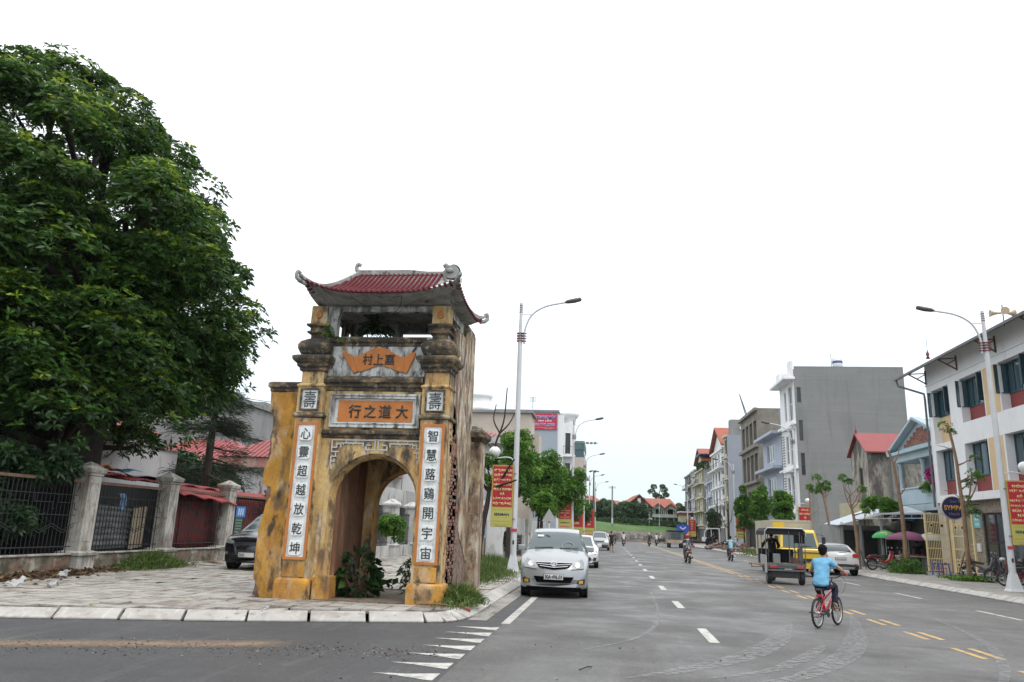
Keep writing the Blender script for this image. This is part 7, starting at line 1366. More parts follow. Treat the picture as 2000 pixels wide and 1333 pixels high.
banner('red banner with eight lines of yellow lettering beside the silver minivan', -3.4, 28.4, 1, ['VÌ TƯƠNG LAI', 'QUÊ HƯƠNG', 'ĐẤT NƯỚC,', 'HÃY GIỮ LẤY', 'MÀU XANH', 'VÀ', 'LÀM SẠCH', 'MÔI TRƯỜNG'])
banner('red banner cut by the right edge of the picture', 13.95, 29.6, -1, ['KHÔNG', 'VỨT RÁC,', 'ĐỔ', 'NƯỚC THẢI,', 'KHẠC NHỔ', 'BỪA BÃI', 'NƠI', 'CÔNG CỘNG'])
banner('red banner on the second lamp post above the silver minivan roof', -2.75, 60.5, 1, ['GIAO TIẾP,', 'ỨNG XỬ', 'VĂN MINH,', 'LỊCH SỰ', 'LÀ', 'TÔN TRỌNG', 'BẢN THÂN', 'VÀ', 'MỌI NGƯỜI'], False, 1.0, 1.75, 4.15)
banner('red banner above the yellow lorry', 14.1, 61, -1, ['BẢO VỆ', 'MÔI TRƯỜNG', 'LÀ', 'NGHĨA VỤ', 'CỦA MỌI NGƯỜI'], False, .95, 1.75, 4.0)
banner('red banner beside the clipped columnar tree', 14.4, 92, -1, ['HÃY GIỮ', 'CHO', 'HÀ NỘI', 'SẠCH', 'VÀ ĐẸP', 'MÃI MÃI'], False, 1.05, 1.4, 3.9)
banner('small red banner beside the white balcony house', 15.2, 124, -1, ['VÌ MỘT', 'THỦ ĐÔ', 'VĂN MINH', 'SẠCH ĐẸP'], False, 1.3, 1.5, 4.4); banner('distant red banner before the tall narrow houses', 14.0, 142, -1, ['HÀ NỘI', 'XANH', 'SẠCH', 'ĐẸP'], False, 1.3, 1.3, 4.2)
banner('red banner half hidden by a tree behind the second banner', -2.75, 89, 1, ['HÃY', 'GIỮ GÌN', 'VỆ SINH'], False, 1.5, 1.2, 3.9); banner('red banner right of the thin tree on the left side', -1.7, 100, 1, ['VÌ', 'MÔI', 'TRƯỜNG', 'SẠCH'], False, 1.3, 1.0, 4.3); banner('farthest left red banner before the grass bank', -2.3, 140, 1, ['XANH', 'SẠCH', 'ĐẸP'], False, 1.5, .8, 4.0); banner('red banner on the fourth left lamp', -2.95, 123, 1, ['GIỮ', 'GÌN', 'MÔI', 'TRƯỜNG'], False, 1.4, .8, 4.1)
t = thing('solar_lamp_panel', 'slatted solar panel fixed to the second left lamp post', 'solar panel', (-2.2, 60.5, 8.4)); 
for k in range(6): b = MB(); b.cbox((-.35+.3*k, 0, 0), (.2, .6, .04), M_INK, (.35, 0, 0)); b.build('panel_slat', t)
b = MB(); b.bar((-.5, .1, 0), (1.4, .1, 0), .04, .04, M_STEEL); b.bar((.2, 0, 0), (.2, 0, -.5), .04, .04, M_STEEL); b.build('bracket', t)
t = thing('high_mast_light', 'tall grey mast with a ring of floodlights above the left trees', 'mast', (-2.2, 118, 0)); b = MB(); b.tube([(0, 0, 0), (0, 0, 10.6)], [.2, .1], M_STEEL, 8); b.build('mast', t)
for k in range(5): a = k*1.257; b = MB(); b.cbox((.55*math.cos(a), .55*math.sin(a), 10.5), (.5, .3, .14), M_HEAD, (0, .3, a)); b.build('floodlight', t)
t = thing('utility_pole', 'thin grey utility pole standing on the retaining wall with sagging wires', 'utility pole', (.75, 150, 0)); b = MB(); b.tube([(0, 0, 0), (0, 0, 10.2)], [.2, .13], M_CONCB, 8); b.build('pole', t)
for s in (-1, 1): b = MB(); b.bar((-.7, 0, 9.9+s*.1), (.7, 0, 9.9+s*.1), .08, .08, M_CONCB); b.build('crossarm', t)
b = MB(); b.box(-.12, .12, -.24, -.2, 3.2, 4.2, M_FRW); b.build('white_marker', t)
for k, (dz, x1, x2) in enumerate(((0, -60, 60), (.25, -60, 60))):
    b = MB(); b.tube([(x1, 150, 8.2+dz), (x1/2, 150, 8.7+dz), (0, 150, 9.9+dz), (x2*.3, 150, 9.0+dz), (x2*.5, 150, 8.6+dz), (x2, 150, 8.0+dz)], .025, M_INK, 4); b.build('wire', t)
# ---- right side trees
M_BK3 = mat('pale_brown_bark', (.22, .14, .085), .9, .2, 4, .15, 25, .4, 20)
def stakes(t, h=1.35, r=.5):
    for k in range(3):
        a = k*2.1+.4; b = MB(); b.tube([(r*math.cos(a), r*math.sin(a), -.05), (.03*math.cos(a), .03*math.sin(a), h)], .028, M_RUST, 6); b.build('support_stake', t)
    b = MB(); b.bar((-.3, -.05, h*.62), (.3, .05, h*.66), .03, .03, M_RUST); b.bar((-.05, -.3, h*.58), (.05, .3, h*.60), .03, .03, M_RUST); b.build('stake_brace', t)
def limbs2(t, L_, m=None):
    for pts, r_ in L_: b = MB(); P = smooth(pts, 4); b.tube(P, [r_*(1.1-.6*i/len(P)) for i in range(len(P))], m or M_BK3, 7); b.build('bare_limb', t)
t = street_tree('staked_street_tree', 'tall staked tree with lopped crown standing in front of the cafe', (15.62, 36.9, .15), 6.3, [(-.35, 0, 6.75, .28), (-.1, .1, 6.45, .2), (.55, -.1, 4.6, .26), (.85, .0, 4.45, .26), (.75, 0, 5.3, .2), (.4, 0, 4.2, .2), (.3, 0, 3.1, .24), (.55, 0, 2.9, .22), (.2, .1, 3.5, .2)], 14, .15, rad=.088, bark=M_BK3, limbs=False, pathpts=[(0, 0, -.05), (.02, 0, 1.3), (.03, 0, 2.8), (-.02, 0, 4.2), (-.05, 0, 5.2), (-.15, 0, 6.1), (-.27, 0, 6.8)])
limbs2(t, [([(.0, 0, 3.1), (.3, 0, 3.5), (.45, 0, 4.1), (.55, 0, 4.7)], .045), ([(.35, 0, 3.5), (.6, 0, 3.9), (.8, 0, 4.5)], .035), ([(-.02, 0, 3.5), (-.4, 0, 3.8), (-.7, 0, 3.85)], .02), ([(-.05, 0, 5.6), (-.5, 0, 5.8), (-.8, 0, 5.85)], .02), ([(.0, 0, 2.6), (.3, 0, 2.9)], .02)]); stakes(t)
t = street_tree('staked_street_tree', 'bare lopped staked tree between the red motorbike and the market stall', (15.09, 42.6, .15), 6.0, None, rad=.10, bark=M_BK3, pathpts=[(0, 0, -.05), (0, 0, 1.5), (-.03, 0, 3.2), (-.15, 0, 4.6), (-.26, 0, 5.6), (-.45, 0, 6.2)])
limbs2(t, [([(-.25, 0, 5.4), (-.05, 0, 5.8), (.1, 0, 6.2)], .04), ([(-.05, 0, 3.9), (.2, 0, 4.2), (.3, 0, 4.7)], .035), ([(-.05, 0, 3.8), (-.4, 0, 4.0), (-.6, 0, 4.15)], .025)]); stakes(t)
t = street_tree('staked_street_tree', 'lopped tree with two leafy stubs behind the white car', (13.85, 46.2, .15), 3.4, [(-.55, 0, 5.0, .22), (-.25, 0, 4.75, .2), (.42, 0, 4.35, .25), (.6, 0, 3.1, .15)], 24, .16, rad=.10, bark=M_BK3, pathpts=[(0, 0, -.05), (0, 0, 1.2), (-.05, 0, 2.2), (-.12, 0, 2.9), (-.2, 0, 3.3)])
limbs2(t, [([(-.2, 0, 3.2), (-.45, 0, 3.9), (-.6, 0, 4.9)], .035), ([(-.2, 0, 3.2), (.15, 0, 3.6), (.4, 0, 4.3)], .032), ([(-.1, 0, 2.7), (.4, 0, 2.7), (.6, 0, 3.1)], .03), ([(-.4, 0, 3.8), (.1, 0, 4.3), (.3, 0, 4.6)], .03)]); stakes(t)
t = street_tree('pruned_street_tree', 'slender pale trunked tree against the grey tower wall', (14.9, 55.5, .15), 4.6, [(-.65, 0, 5.65, .28), (-.5, 0, 5.1, .22), (-.05, 0, 5.2, .28), (.0, 0, 4.9, .2), (-.6, 0, 4.7, .2)], 30, .17, rad=.09, bark=M_BK3, pathpts=[(0, 0, -.05), (.05, 0, 1.6), (-.1, 0, 3.2), (-.25, 0, 4.2), (-.6, 0, 5.5)]); limbs2(t, [([(-.25, 0, 4.2), (0, 0, 4.5), (.35, 0, 4.6)], .035), ([(-.25, 0, 4.2), (-.1, 0, 4.7), (-.05, 0, 5.1)], .03)])
t = street_tree('pruned_street_tree', 'thin pruned tree just right of the banner above the lorry', (14.4, 58.5, .15), 4.2, [(.4, 0, 5.0, .3), (.1, 0, 5.2, .22)], 26, .17, rad=.07, bark=M_BK3, pathpts=[(0, 0, -.05), (.02, 0, 2), (.05, 0, 4), (0, 0, 5.4)]); limbs2(t, [([(.05, 0, 3.2), (.4, 0, 3.4), (.7, 0, 3.7)], .03)])
for i, (lb, x, y, z0, z1, w) in enumerate((('clipped columnar bush tree nearest the white tower front', 14.35, 67, 2.0, 5.7, .72), ('clipped round headed tree before the pale blue building', 14.0, 75, 2.4, 6.2, .8), ('clipped columnar tree beside the third right hand lamp', 14.0, 84, 1.9, 6.8, .78), ('small dark clipped tree before the white balcony house', 14.6, 112, 1.6, 5.4, .95))):
    street_tree('clipped_street_tree', lb, (x, y, .15), z0+.6, cl(0, 0, (z0+z1)/2, w, (z1-z0)/2, 40, (.3, .45), 40+i), 44, .22, m=M_LEAF2 if i < 3 else M_FARLEAF, rad=.08, bark=M_BARK, wd=.4)
for i, (lb, x, y, h) in enumerate((('bare dead looking tree beside the third right hand banner', 13.9, 94, 4.6), ('bare thin tree before the white balcony house', 14.3, 106, 5.6), ('bare thin trunk before the pale blue side house', 14.8, 118, 5.2))):
    t = street_tree('bare_street_tree', lb, (x, y, .15), h, None, rad=.11, bark=M_BARK); limbs2(t, [([(0, 0, h*.6), (.4, 0, h*.75), (.5, 0, h)], .05), ([(0, 0, h*.5), (-.5, 0, h*.65), (-.7, 0, h*.8)], .05), ([(0, 0, h*.9), (-.3, 0, h*1.05), (-.35, 0, h*1.2)], .04)], M_BARK)
tuft('leafy green ground cover round the staked tree before the cafe', 15.55, 36.7, .55, .4, 0+1, .1); P = np.stack([15.6+nr.normal(0, .42, 620), 36.6+nr.normal(0, .34, 620), .17+nr.random(620)*.16], 1); Q, ix = whorls(P, unit(nr.normal(size=(620, 3))*.4+np.array([0, 0, 1])), 4, .11, .6, 1.2); tag(quadmesh('ground_cover', Q, M_LEAF2, None, nr.random(len(Q))), 'bright green ground cover round the foot of the cafe tree', 'ground cover', kind='stuff')
P = np.stack([15.0+nr.normal(0, .4, 520), 42.4+nr.normal(0, .35, 520), .17+nr.random(520)**2*.7], 1); Q, ix = whorls(P, unit(nr.normal(size=(520, 3))*.5+np.array([0, 0, 1])), 4, .13, .4, 1.1); tag(quadmesh('ground_cover', Q, M_LEAF2, None, nr.random(len(Q))*.8), 'weedy green plants round the second staked tree', 'ground cover', kind='stuff')
tuft('tall grass at the foot of the grey tower', 16.5, 66, 2.5, 3.5, 3000, .9, M_GRASS, wd=.12); tuft('weeds on the right pavement by the clipped trees', 13.6, 80, .5, 6, 2500, .4, M_GRASS, wd=.1)
# ================= left row of buildings =================
t = building('white_gate_wall', 'white gate pillar wall with spiked railing left of the first lamp post', (-6.2, 42, 0)); boxpart(t, 'wall', -6.55, -5.72, 42, 44, 0, 3.3, M_WHITEW, .01); boxpart(t, 'rusty_strip', -6.62, -6.55, 41.95, 42.2, 0, 3.2, M_RUST)
for i in range(12): b = MB(); b.bar((-6.6+i*.085, 42.2, 3.3), (-6.6+i*.085, 42.2, 3.75), .02, .02, M_IRON); b.build('spike', t, True)
boxpart(t, 'wall', -5.7, -5.55, 44, 70, 0, 1.4, M_WHITEW); 
for i in range(10): boxpart(t, 'wall_pier', -5.8, -5.4, 46+i*2.4, 46.35+i*2.4, 0, 2.3, M_WHITEW)
corr((-6.9, 43.5, 4.35), (1.9, 0, -.55), (0, 2.5, .5), 10, M_RCOR, .03, 'canopy_sheet', t)
t = thing('shop_signboard', 'white signboard with red lettering behind the leaning tree', 'sign', (-6.6, 40, 2.1)); F = Fmy(40); b = MB(); fbox(b, F, -7.1, -6.15, 2.05, 3.05, -.05, 0, M_FRW); o = b.build('panel', t, True); text('lettering', 'SỬA XE', F, -6.6, 2.75, .75, .26, flat('sign_red', (.45, .03, .03)), o, d=.005); text('lettering', 'RỬA XE MÁY', F, -6.6, 2.35, .8, .22, M_NAVY, o, d=.005)
b = MB(); fbox(b, F, -7.0, -6.2, 1.15, 1.95, -.05, 0, M_BLUG); o = b.build('lower_panel', t, True); b = MB(); fbox(b, F, -6.9, -6.3, 1.3, 1.5, 0, .01, M_NAVY); b.build('printed_block', o, True)
t = thing('chalkboard', 'black chalkboard standing beside potted plants behind the lamp post', 'board', (-5.05, 44, .15)); F = Fmy(44); b = MB(); fbox(b, F, -5.32, -4.8, .2, 1.35, 0, .04, M_BARK2); b.build('frame', t, True); b = MB(); fbox(b, F, -5.26, -4.86, .28, 1.28, .04, .05, M_INK); b.build('board', t, True)
for i in range(5): b = MB(); fbox(b, F, -5.2, -4.95, .5+i*.15, .53+i*.15, .05, .054, M_CONC); b.build('chalk_line', t, True)
mass('potted_shrub', 'dark leafy potted shrubs by the white gate wall', 'plant', (-5.5, 43.4, .15), cl(0, 0, .75, .3, .55, 14, (.2, .3), 50), 30, .16, M_LEAF3)
mass('hedge', 'green garden hedge behind the white piers on the left', 'hedge', (-6.3, 52, .15), [(0, k*1.3-6, 1.2, .75) for k in range(12)], 60, .25, M_LEAF2)
t = thing('triangular_road_sign', 'triangular road sign seen from behind with red and white striped post', 'sign', (-3.38, 45, .15)); b = MB(); b.prism([(-.42, 2.0), (.42, 2.0), (0, 2.72)], lambda u, w, d: (u, d, w), 0, .03, M_ALU); b.build('plate', t)
for k in range(6): b = MB(); b.tube([(0, .06, k*.38), (0, .06, k*.38+.38)], .05, M_REDL if k % 2 else M_FRW, 8); b.build('post_band', t)
t = building('small_red_roofed_house', 'pale house with a small red hip roof just right of the gate', (-9, 48, 0)); b = MB(); wall(b, Fmy(46), -14, -6.4, 0, 6.6, M_WHITEW, [(-8.9, -8.1, 4.4, 5.7)], .2); b.build('front_wall', t, True); window(t, Fmy(46), (-8.9, -8.1, 4.4, 5.7), .15, M_MAROON, M_MAROON, 2); boxpart(t, 'wall', -13.9, -6.45, 46.25, 54, 0, 6.55, M_WHITEW); boxpart(t, 'eaves', -14.4, -6.0, 45.5, 54.5, 6.6, 7.0, M_WHITEW, .03); hiproof(t, -14.4, -6.0, 45.5, 54.5, 7.0, 8.2, 3.5, M_ROOFR, 'roof', .3)
b = MB(); b.ball((-7.3, 45.85, 5.6), .12, M_INK, (1, 1, 1.5)); b.build('wall_lantern', t, True)
t = building('beige_building', 'beige rendered building with a flat roof left of the elevator sign', (-8, 64, 0)); b = MB(); wall(b, Fmy(62), -16, -6.3, 0, 10.9, M_BEIGE, [(-10.1, -8.6, 7.2, 8.6), (-7.6, -6.9, 7.2, 8.6)], .3); b.build('side_wall', t, True); boxpart(t, 'wall', -15.9, -6.35, 62.35, 65.5, 0, 10.85, M_BEIGE); boxpart(t, 'roof_slab', -16.2, -6.15, 61.8, 65.5, 10.9, 11.1, M_CONCB); boxpart(t, 'front_wing', -6.3, -5.75, 63.5, 66, 4.0, 9.4, M_BEIGE); boxpart(t, 'window_hood', -10.6, -8.2, 61.6, 62, 8.65, 9.0, M_BEIGE)
for h in ((-10.1, -8.6, 7.2, 8.6), (-7.6, -6.9, 7.2, 8.6)): window(t, Fmy(62), h, .22, M_FRD, M_GLASSD, 2)
t = building('elevator_sign_building', 'blue grey walled building with a curved white balcony front and red advertising board', (-6.5, 84, 0)); boxpart(t, 'side_wall', -12, -5.32, 80, 92, 0, 13.75, M_BLUG); boxpart(t, 'roof_edge', -12.1, -5.2, 79.9, 92, 13.75, 13.95, M_CONCB); boxpart(t, 'white_corner', -5.32, -4.75, 80.2, 86, 0, 13.5, M_WHITE)
b = MB(); wall(b, Fmy(82), -4.75, -3.75, 3, 12.9, M_WHITE, [(-4.6, -4.05, 9.6, 11.8), (-4.6, -4.05, 6.4, 8.6)], .3); b.build('balcony_front', t, True); boxpart(t, 'bay', -4.74, -3.76, 82.35, 86, 3, 12.9, M_WHITE)
for z in (9.4, 6.2):
    window(t, Fmy(82), (-4.6, -4.05, z+.2, z+2.4), .2, M_FRD, M_GLASSD, 2); boxpart(t, 'balcony_slab', -4.9, -3.5, 81, 82, z-.2, z, M_WHITE, .03)
    b = MB()
    for k in range(9): b.bar((-4.85+k*.16, 81.05, z), (-4.85+k*.16, 81.05, z+.9), .03, .03, M_IRON)
    b.bar((-4.85, 81.05, z+.9), (-3.55, 81.05, z+.9), .05, .05, M_IRON); b.build('balcony_railing', t, True)
b = MB(); b.lathe([(.7, 12.9), (.75, 13.4), (1.0, 13.7), (1.08, 13.9), (1.08, 14.1), (.9, 14.2), (.001, 14.2)], (-4.3, 83.2, 0), M_WHITE, 20); b.build('curved_cornice', t, True)
t2 = thing('advertising_board', 'red elevator advertising board with blue and white lettering on the blue grey wall', 'sign', (-6.7, 80, 11.8)); F = Fmy(80); b = MB(); fbox(b, F, -7.95, -5.42, 11.85, 13.6, .01, .08, flat('board_red', (.40, .02, .05))); o = b.build('panel', t2, True); M_BT = flat('board_blue_text', (.04, .06, .35)); M_WT = flat('board_white_text', (.7, .7, .7))
text('lettering', 'THANG MÁY', F, -6.55, 13.2, 2.0, .47, M_WT, o, d=.086, bold=.055); text('lettering', 'THANG MÁY', F, -6.55, 13.2, 1.95, .42, M_BT, o, d=.094, bold=.02); text('lettering', 'GIA LỘC', F, -6.65, 12.78, 1.45, .26, M_WT, o, d=.09, bold=.03); text('lettering', '098.779.6888', F, -6.75, 12.38, 2.2, .34, M_WT, o, d=.086, bold=.05); text('lettering', '098.779.6888', F, -6.75, 12.38, 2.15, .29, M_BT, o, d=.094, bold=.01)
text('lettering', 'CHUYÊN LẮP ĐẶT THANG MÁY GIA ĐÌNH', F, -6.7, 12.10, 1.9, .09, M_WT, o, d=.088); text('lettering', 'www.thangmaygialoc.com', F, -6.2, 11.95, 1.2, .08, M_WT, o, d=.088); b = MB(); fbox(b, F, -7.86, -7.62, 13.1, 13.34, .08, .09, M_WT); b.build('logo', o, True)
t = thing('roof_aerial', 'television aerial on the roof beside the first lamp post', 'aerial', (-7.9, 79, 13.9)); b = MB(); b.tube([(0, 0, 0), (0, 0, 1.3)], .03, M_INK, 5)
for k in range(4): b.bar((-.35, 0, .8+k*.13), (.35, 0, .8+k*.13), .03, .03, M_INK)
b.build('aerial', t)
t = building('green_topped_building', 'beige block with a green glazed top storey', (-5, 114, 0)); boxpart(t, 'wall', -12, -3.4, 112, 122, 0, 12.0, M_BEIGE); boxpart(t, 'green_storey', -11.8, -3.5, 112.2, 122, 13.2, 14.4, mat('green_cladding', (.06, .13, .12), .6, .1, 2)); boxpart(t, 'glazed_band', -11.8, -3.55, 112.3, 122, 12.0, 13.2, M_GLB)
for z in (4, 6.6, 9.2): boxpart(t, 'balcony_slab', -3.4, -2.9, 113, 121, z, z+.2, M_WHITE)
t = building('domed_tower_house', 'white domed tower house glimpsed between the gate and the beige roof', (-13, 90, 0)); b = MB(); b.lathe([(1.4, 0), (1.4, 15), (1.7, 15.2), (1.7, 15.6), (1.3, 15.7), (1.3, 16.8), (1.5, 17), (1.2, 17.3), (.9, 18.0), (.4, 18.5), (.001, 19.2)], (-15.3, 90, 0), M_WHITE, 14); b.build('tower', t, True); boxpart(t, 'wall', -24, -16, 88, 100, 0, 15.2, M_WHITE)
town_l = building('far_left_house', 'far white house behind the left hand trees', (-5, 135, 0)); boxpart(town_l, 'wall', -11, -4.4, 130, 142, 0, 8.5, M_WHITEW); boxpart(town_l, 'roof', -11.3, -4.2, 129.7, 142, 8.5, 8.8, M_TERRA)
# ================= far end: retaining wall, bank, houses =================
M_RETW = mat('graffiti_retaining_wall', (.33, .29, .25), .9, .15, .5, .12, 8, .15, 8, layers=(((.14, .13, .12), (.8, .8, .25), .5, .66, .8), ((.45, .42, .38), (1.2, 1.2, 1.2), .56, .7, .6)))
b = MB(); P = [(-60, 139), (-20, 142), (-3, 143.5), (4, 145), (10, 149), (14, 154), (16.8, 162)]
for i in range(len(P)-1):
    a, c = P[i], P[i+1]; b.add([(a[0], a[1], -.1), (c[0], c[1], -.1), (c[0], c[1], 1.85), (a[0], a[1], 1.85), (a[0], a[1]+.4, -.1), (c[0], c[1]+.4, -.1), (c[0], c[1]+.4, 1.85), (a[0], a[1]+.4, 1.85)], [(0, 1, 2, 3), (3, 2, 6, 7), (5, 4, 7, 6)], M_RETW)
o = tag(b.build('retaining_wall'), 'long concrete retaining wall with graffiti closing the end of the road', 'wall')
q = random.Random(5); gcol = [flat('graffiti_white', (.55, .55, .55)), flat('graffiti_blue', (.13, .16, .24)), flat('graffiti_grey', (.2, .21, .24))]
for k in range(26):   # bubbly illegible tags
    x = -1.5+k*.42+q.uniform(-.1, .1); yb = np.interp(x, [p[0] for p in P], [p[1] for p in P])-.06; b = MB(); zc = q.uniform(.75, 1.1); pts = [(x+.28*math.cos(a*1.3+k), yb, zc+.42*math.sin(a*q.uniform(.8, 1.4))) for a in np.linspace(0, 6, 9)]
    b.tube(smooth(pts, 2), .05, gcol[k % 3 if k > 6 else 0], 4); b.build('graffiti_letter', o)
M_BANK = mat('grassy_bank', (.05, .115, .02), .95, .25, .3, .25, 3, .5, 4, layers=(((.20, .14, .08), (.09, .16, .3), .54, .62, .85), ((.06, .11, .03), (.4, .4, .4), .52, .68, .6)))
b = MB(); X_ = [p[0] for p in P]; rows = []
for j, (dy, z) in enumerate(((.4, 1.8), (3, 2.1), (8, 2.7), (14, 3.3), (20, 3.8), (30, 4.2), (60, 6), (140, 7))): rows.append([(x+(dy*.1 if x > 8 else 0), np.interp(x, X_, [p[1] for p in P])+dy, z+.25*math.sin(x*.4+j)*(j > 0)+(-1.0 if x > 15 and j > 3 else 0)) for x in np.linspace(-60, 16.6, 60)])
n = 60; b.add([p for r_ in rows for p in r_], [(j*n+i, j*n+i+1, (j+1)*n+i+1, (j+1)*n+i) for j in range(len(rows)-1) for i in range(n-1)], M_BANK, True); struct(b.build('grass_bank'))
tuft('bushy green growth along the top of the bank', 3, 162.5, 9, 1.2, 9000, 1.5, M_FARLEAF, name='bank_growth', cat='undergrowth', z=3.2, wd=.9)
P_ = [(-16, 172, 2.6), (-12.5, 168, 2.6), (-9, 170, 2.8), (-6, 167, 2.7), (-3.2, 169, 2.4), (-.4, 170, 2.5), (1.8, 168, 2.9), (4.0, 168.5, 3.0), (6.3, 168, 2.7)]
for i, (x, y, r_) in enumerate(P_):
    mass('hillside_tree', ('leftmost bushy tree on the bank behind the lamp posts', 'second bushy tree from the left on the bank', 'third rounded tree on the bank near the high mast', 'bushy tree left of the utility pole', 'tree just left of the utility pole on the bank', 'rounded tree behind the utility pole', 'tall rounded tree right of the utility pole', 'darkest tree in front of the brown gable house', 'last rounded tree beside the double gabled house')[i], 'tree', (x, y, 3.4), cl(0, 0, 2.2+.25*(i % 3), r_*.85, 1.9+.3*(i % 2), 34, (.6, .95), 60+i), 40, .5, M_FARLEAF, k=5, trunk=2)
t = thing('tall_sparse_tree', 'tall open crowned tree rising above the double gabled house', 'tree', (12.3, 196, 4)); b = MB(); b.tube([(0, 0, 0), (0, 0, 5), (.3, 0, 8)], [.3, .2, .08], M_BARK, 7)
for p in ((-1.6, 0, 7.6), (1.4, 0, 8), (0, 0, 6.4), (-1, 0, 8.8), (1.8, 0, 6.9)): limb(b, (0, 0, 5), p, .12, .03, M_BARK, 5)
b.build('trunk', t); P2, S, ci = blobs([(-1.6, 0, 7.6), (-1.1, 0, 8.9), (1.4, 0, 8.2), (.2, 0, 6.3), (1.9, 0, 7.0), (-.6, 0, 6.9), (1.0, 0, 9.0), (-.2, 0, 5.2), (.9, 0, 5.9)], [.9, .7, .95, .9, .7, .7, .6, .7, .7], 60); Q, ix = whorls(P2, S, 5, .42, .4, 1.2); quadmesh('crown', Q, M_FARLEAF, t, nr.random(len(Q))*.8)
for i, (x, y, lb) in enumerate(((16.5, 190, 'dark tree between the double gabled house and the yellow building'), (19.5, 195, 'dark tree top behind the yellow building'), (7.5, 192, 'small tree top between the two red roofs'))): mass('hillside_tree', lb, 'tree', (x, y, 4), cl(0, 0, 2.8+.8*(i == 2), 2.4, 2.0, 24, (.7, 1.0), 80+i), 36, .5, M_FARLEAF, k=5, trunk=2)
M_BROWNG = flat('brown_timber_gable', (.09, .06, .05), .8)
t = building('brown_gable_house', 'hillside house with a big red roof and dark brown gable', (6, 180, 4)); boxpart(t, 'wall', 3.4, 9.2, 178, 190, 3.5, 7.6, M_PBLUE)
def groof(t, x0, x1, y0, y1, z0, z1, xm, m, gm): 
    b = MB(); b.prism([(x0, z0), (xm, z1), (x1, z0), (x1, z0-.2), (xm, z1-.3), (x0, z0-.2)], lambda u, w, d: (u, d, w), y0, y1, m); b.build('roof', t, True); b = MB(); b.prism([(x0+.3, z0-.15), (x1-.3, z0-.15), (xm, z1-.35)], lambda u, w, d: (u, d, w), y0+.6, y0+.8, gm); o = b.build('gable', t, True); return o
o = groof(t, 3.9, 9.6, 176.5, 190, 7.5, 10.1, 6.9, M_TERRA, M_BROWNG); b = MB(); b.box(6.5, 7.2, 176.9, 177.2, 7.6, 9.2, M_WHITE); b.build('white_window', o, True)
b = MB(); b.add([(3.9, 176.6, 7.5), (6.9, 176.6, 10.05), (5.6, 186, 9.9), (1.6, 184, 7.3)], [(0, 1, 2, 3)], M_TERRA); b.build('side_roof', t, True); o = groof(t, 6.9, 9.9, 175.6, 179, 7.2, 8.5, 8.5, M_TERRA, M_BROWNG); b = MB(); b.box(8.2, 8.8, 176.0, 176.2, 7.2, 8.0, M_LBLUE); b.build('small_window', o, True); boxpart(t, 'porch_wall', 7.6, 9.5, 176.5, 178, 3.5, 7.2, M_LBLUE)
t = building('double_gabled_house', 'grey green hillside house with twin red gables and arched verandas', (12, 178, 4)); M_GG = mat('grey_green_render', (.33, .38, .34), .9, .08, 1); b = MB(); b.add([(9.2, 176, 7.4), (15.2, 176, 7.4), (14.2, 184, 9.5), (8.6, 184, 9.5)], [(0, 1, 2, 3)], M_TERRA); b.build('main_roof', t, True); boxpart(t, 'wall', 9.9, 15, 179, 186, 3.2, 7.4, M_GG)
for xm in (11.0, 13.7):
    groof(t, xm-1.35, xm+1.35, 175.2, 180, 7.2, 8.25, xm, M_TERRA, M_GG)
    b = MB(); n = 12; arc = [(xm-1.0, 5.3)]+[(xm-1.0*math.cos(PI*k/n), 6.55+.35*math.sin(PI*k/n)) for k in range(n+1)]+[(xm+1.0, 5.3)]; b.prism([(xm-1.25, 5.3)]+arc+[(xm+1.25, 5.3), (xm+1.25, 7.15), (xm-1.25, 7.15)], lambda u, w, d: (u, d, w), 175.9, 176.15, M_GG); b.build('arched_veranda', t, True); boxpart(t, 'veranda_recess', xm-1.0, xm+1.0, 178.7, 178.95, 5.3, 7.0, M_BROWNG)
    for s in (-.7, .7): b = MB(); b.lathe([(.12, 3.2), (.12, 7.0)], (xm+s, 176.6, 0), M_WHITE, 8); b.build('column', t, True)
boxpart(t, 'veranda_floor', 9.7, 15.2, 175.8, 179, 5.1, 5.3, M_GG); boxpart(t, 'balustrade', 9.7, 15.2, 175.8, 175.95, 5.3, 5.8, M_GG)
boxpart(t, 'tank_frame', 8.9, 9.05, 174, 174.15, 3.4, 6.6, M_LBLUE); boxpart(t, 'white_ledge', 8.0, 9.6, 174, 174.8, 4.6, 4.8, M_WHITE)
t = building('low_red_roofed_house', 'pale hillside house with a red hip roof left of the brown gable house', (1, 190, 4)); boxpart(t, 'wall', -1.0, 4.0, 186, 194, 3.5, 7.6, M_CREAMF); hiproof(t, -1.8, 4.4, 185, 195, 7.7, 9.0, 2, M_TERRA)
for x in (-.6, 1.0, 2.8): boxpart(t, 'window', x, x+.8, 185.9, 185.98, 6.0, 7.2, M_GLASSD)
t = building('orange_roofed_house', 'far orange roofed house partly hidden behind the left lamp posts', (-4, 200, 4)); boxpart(t, 'wall', -7, -2, 196, 204, 3.5, 8.4, M_OLDW); hiproof(t, -7.8, -1.2, 195, 205, 8.5, 10.4, 2.5, M_TERRA)
t = building('yellow_flat_house', 'low yellow building with a red band at the right end of the bank', (17, 172, 2)); boxpart(t, 'wall', 15.2, 17.6, 170, 176, 1, 6.0, M_CREAMF); boxpart(t, 'red_band', 15.0, 17.7, 169.8, 176, 5.6, 6.1, M_ROOFR); boxpart(t, 'white_roof_edge', 15.0, 17.7, 169.7, 176, 6.15, 6.4, M_WHITE); boxpart(t, 'window', 16.5, 17.3, 169.9, 169.98, 3.4, 4.9, M_GLASSD)
for z in (2.6, 3.3): boxpart(t, 'rail', 15.1, 17.7, 169.4, 169.5, z, z+.12, M_IRON)
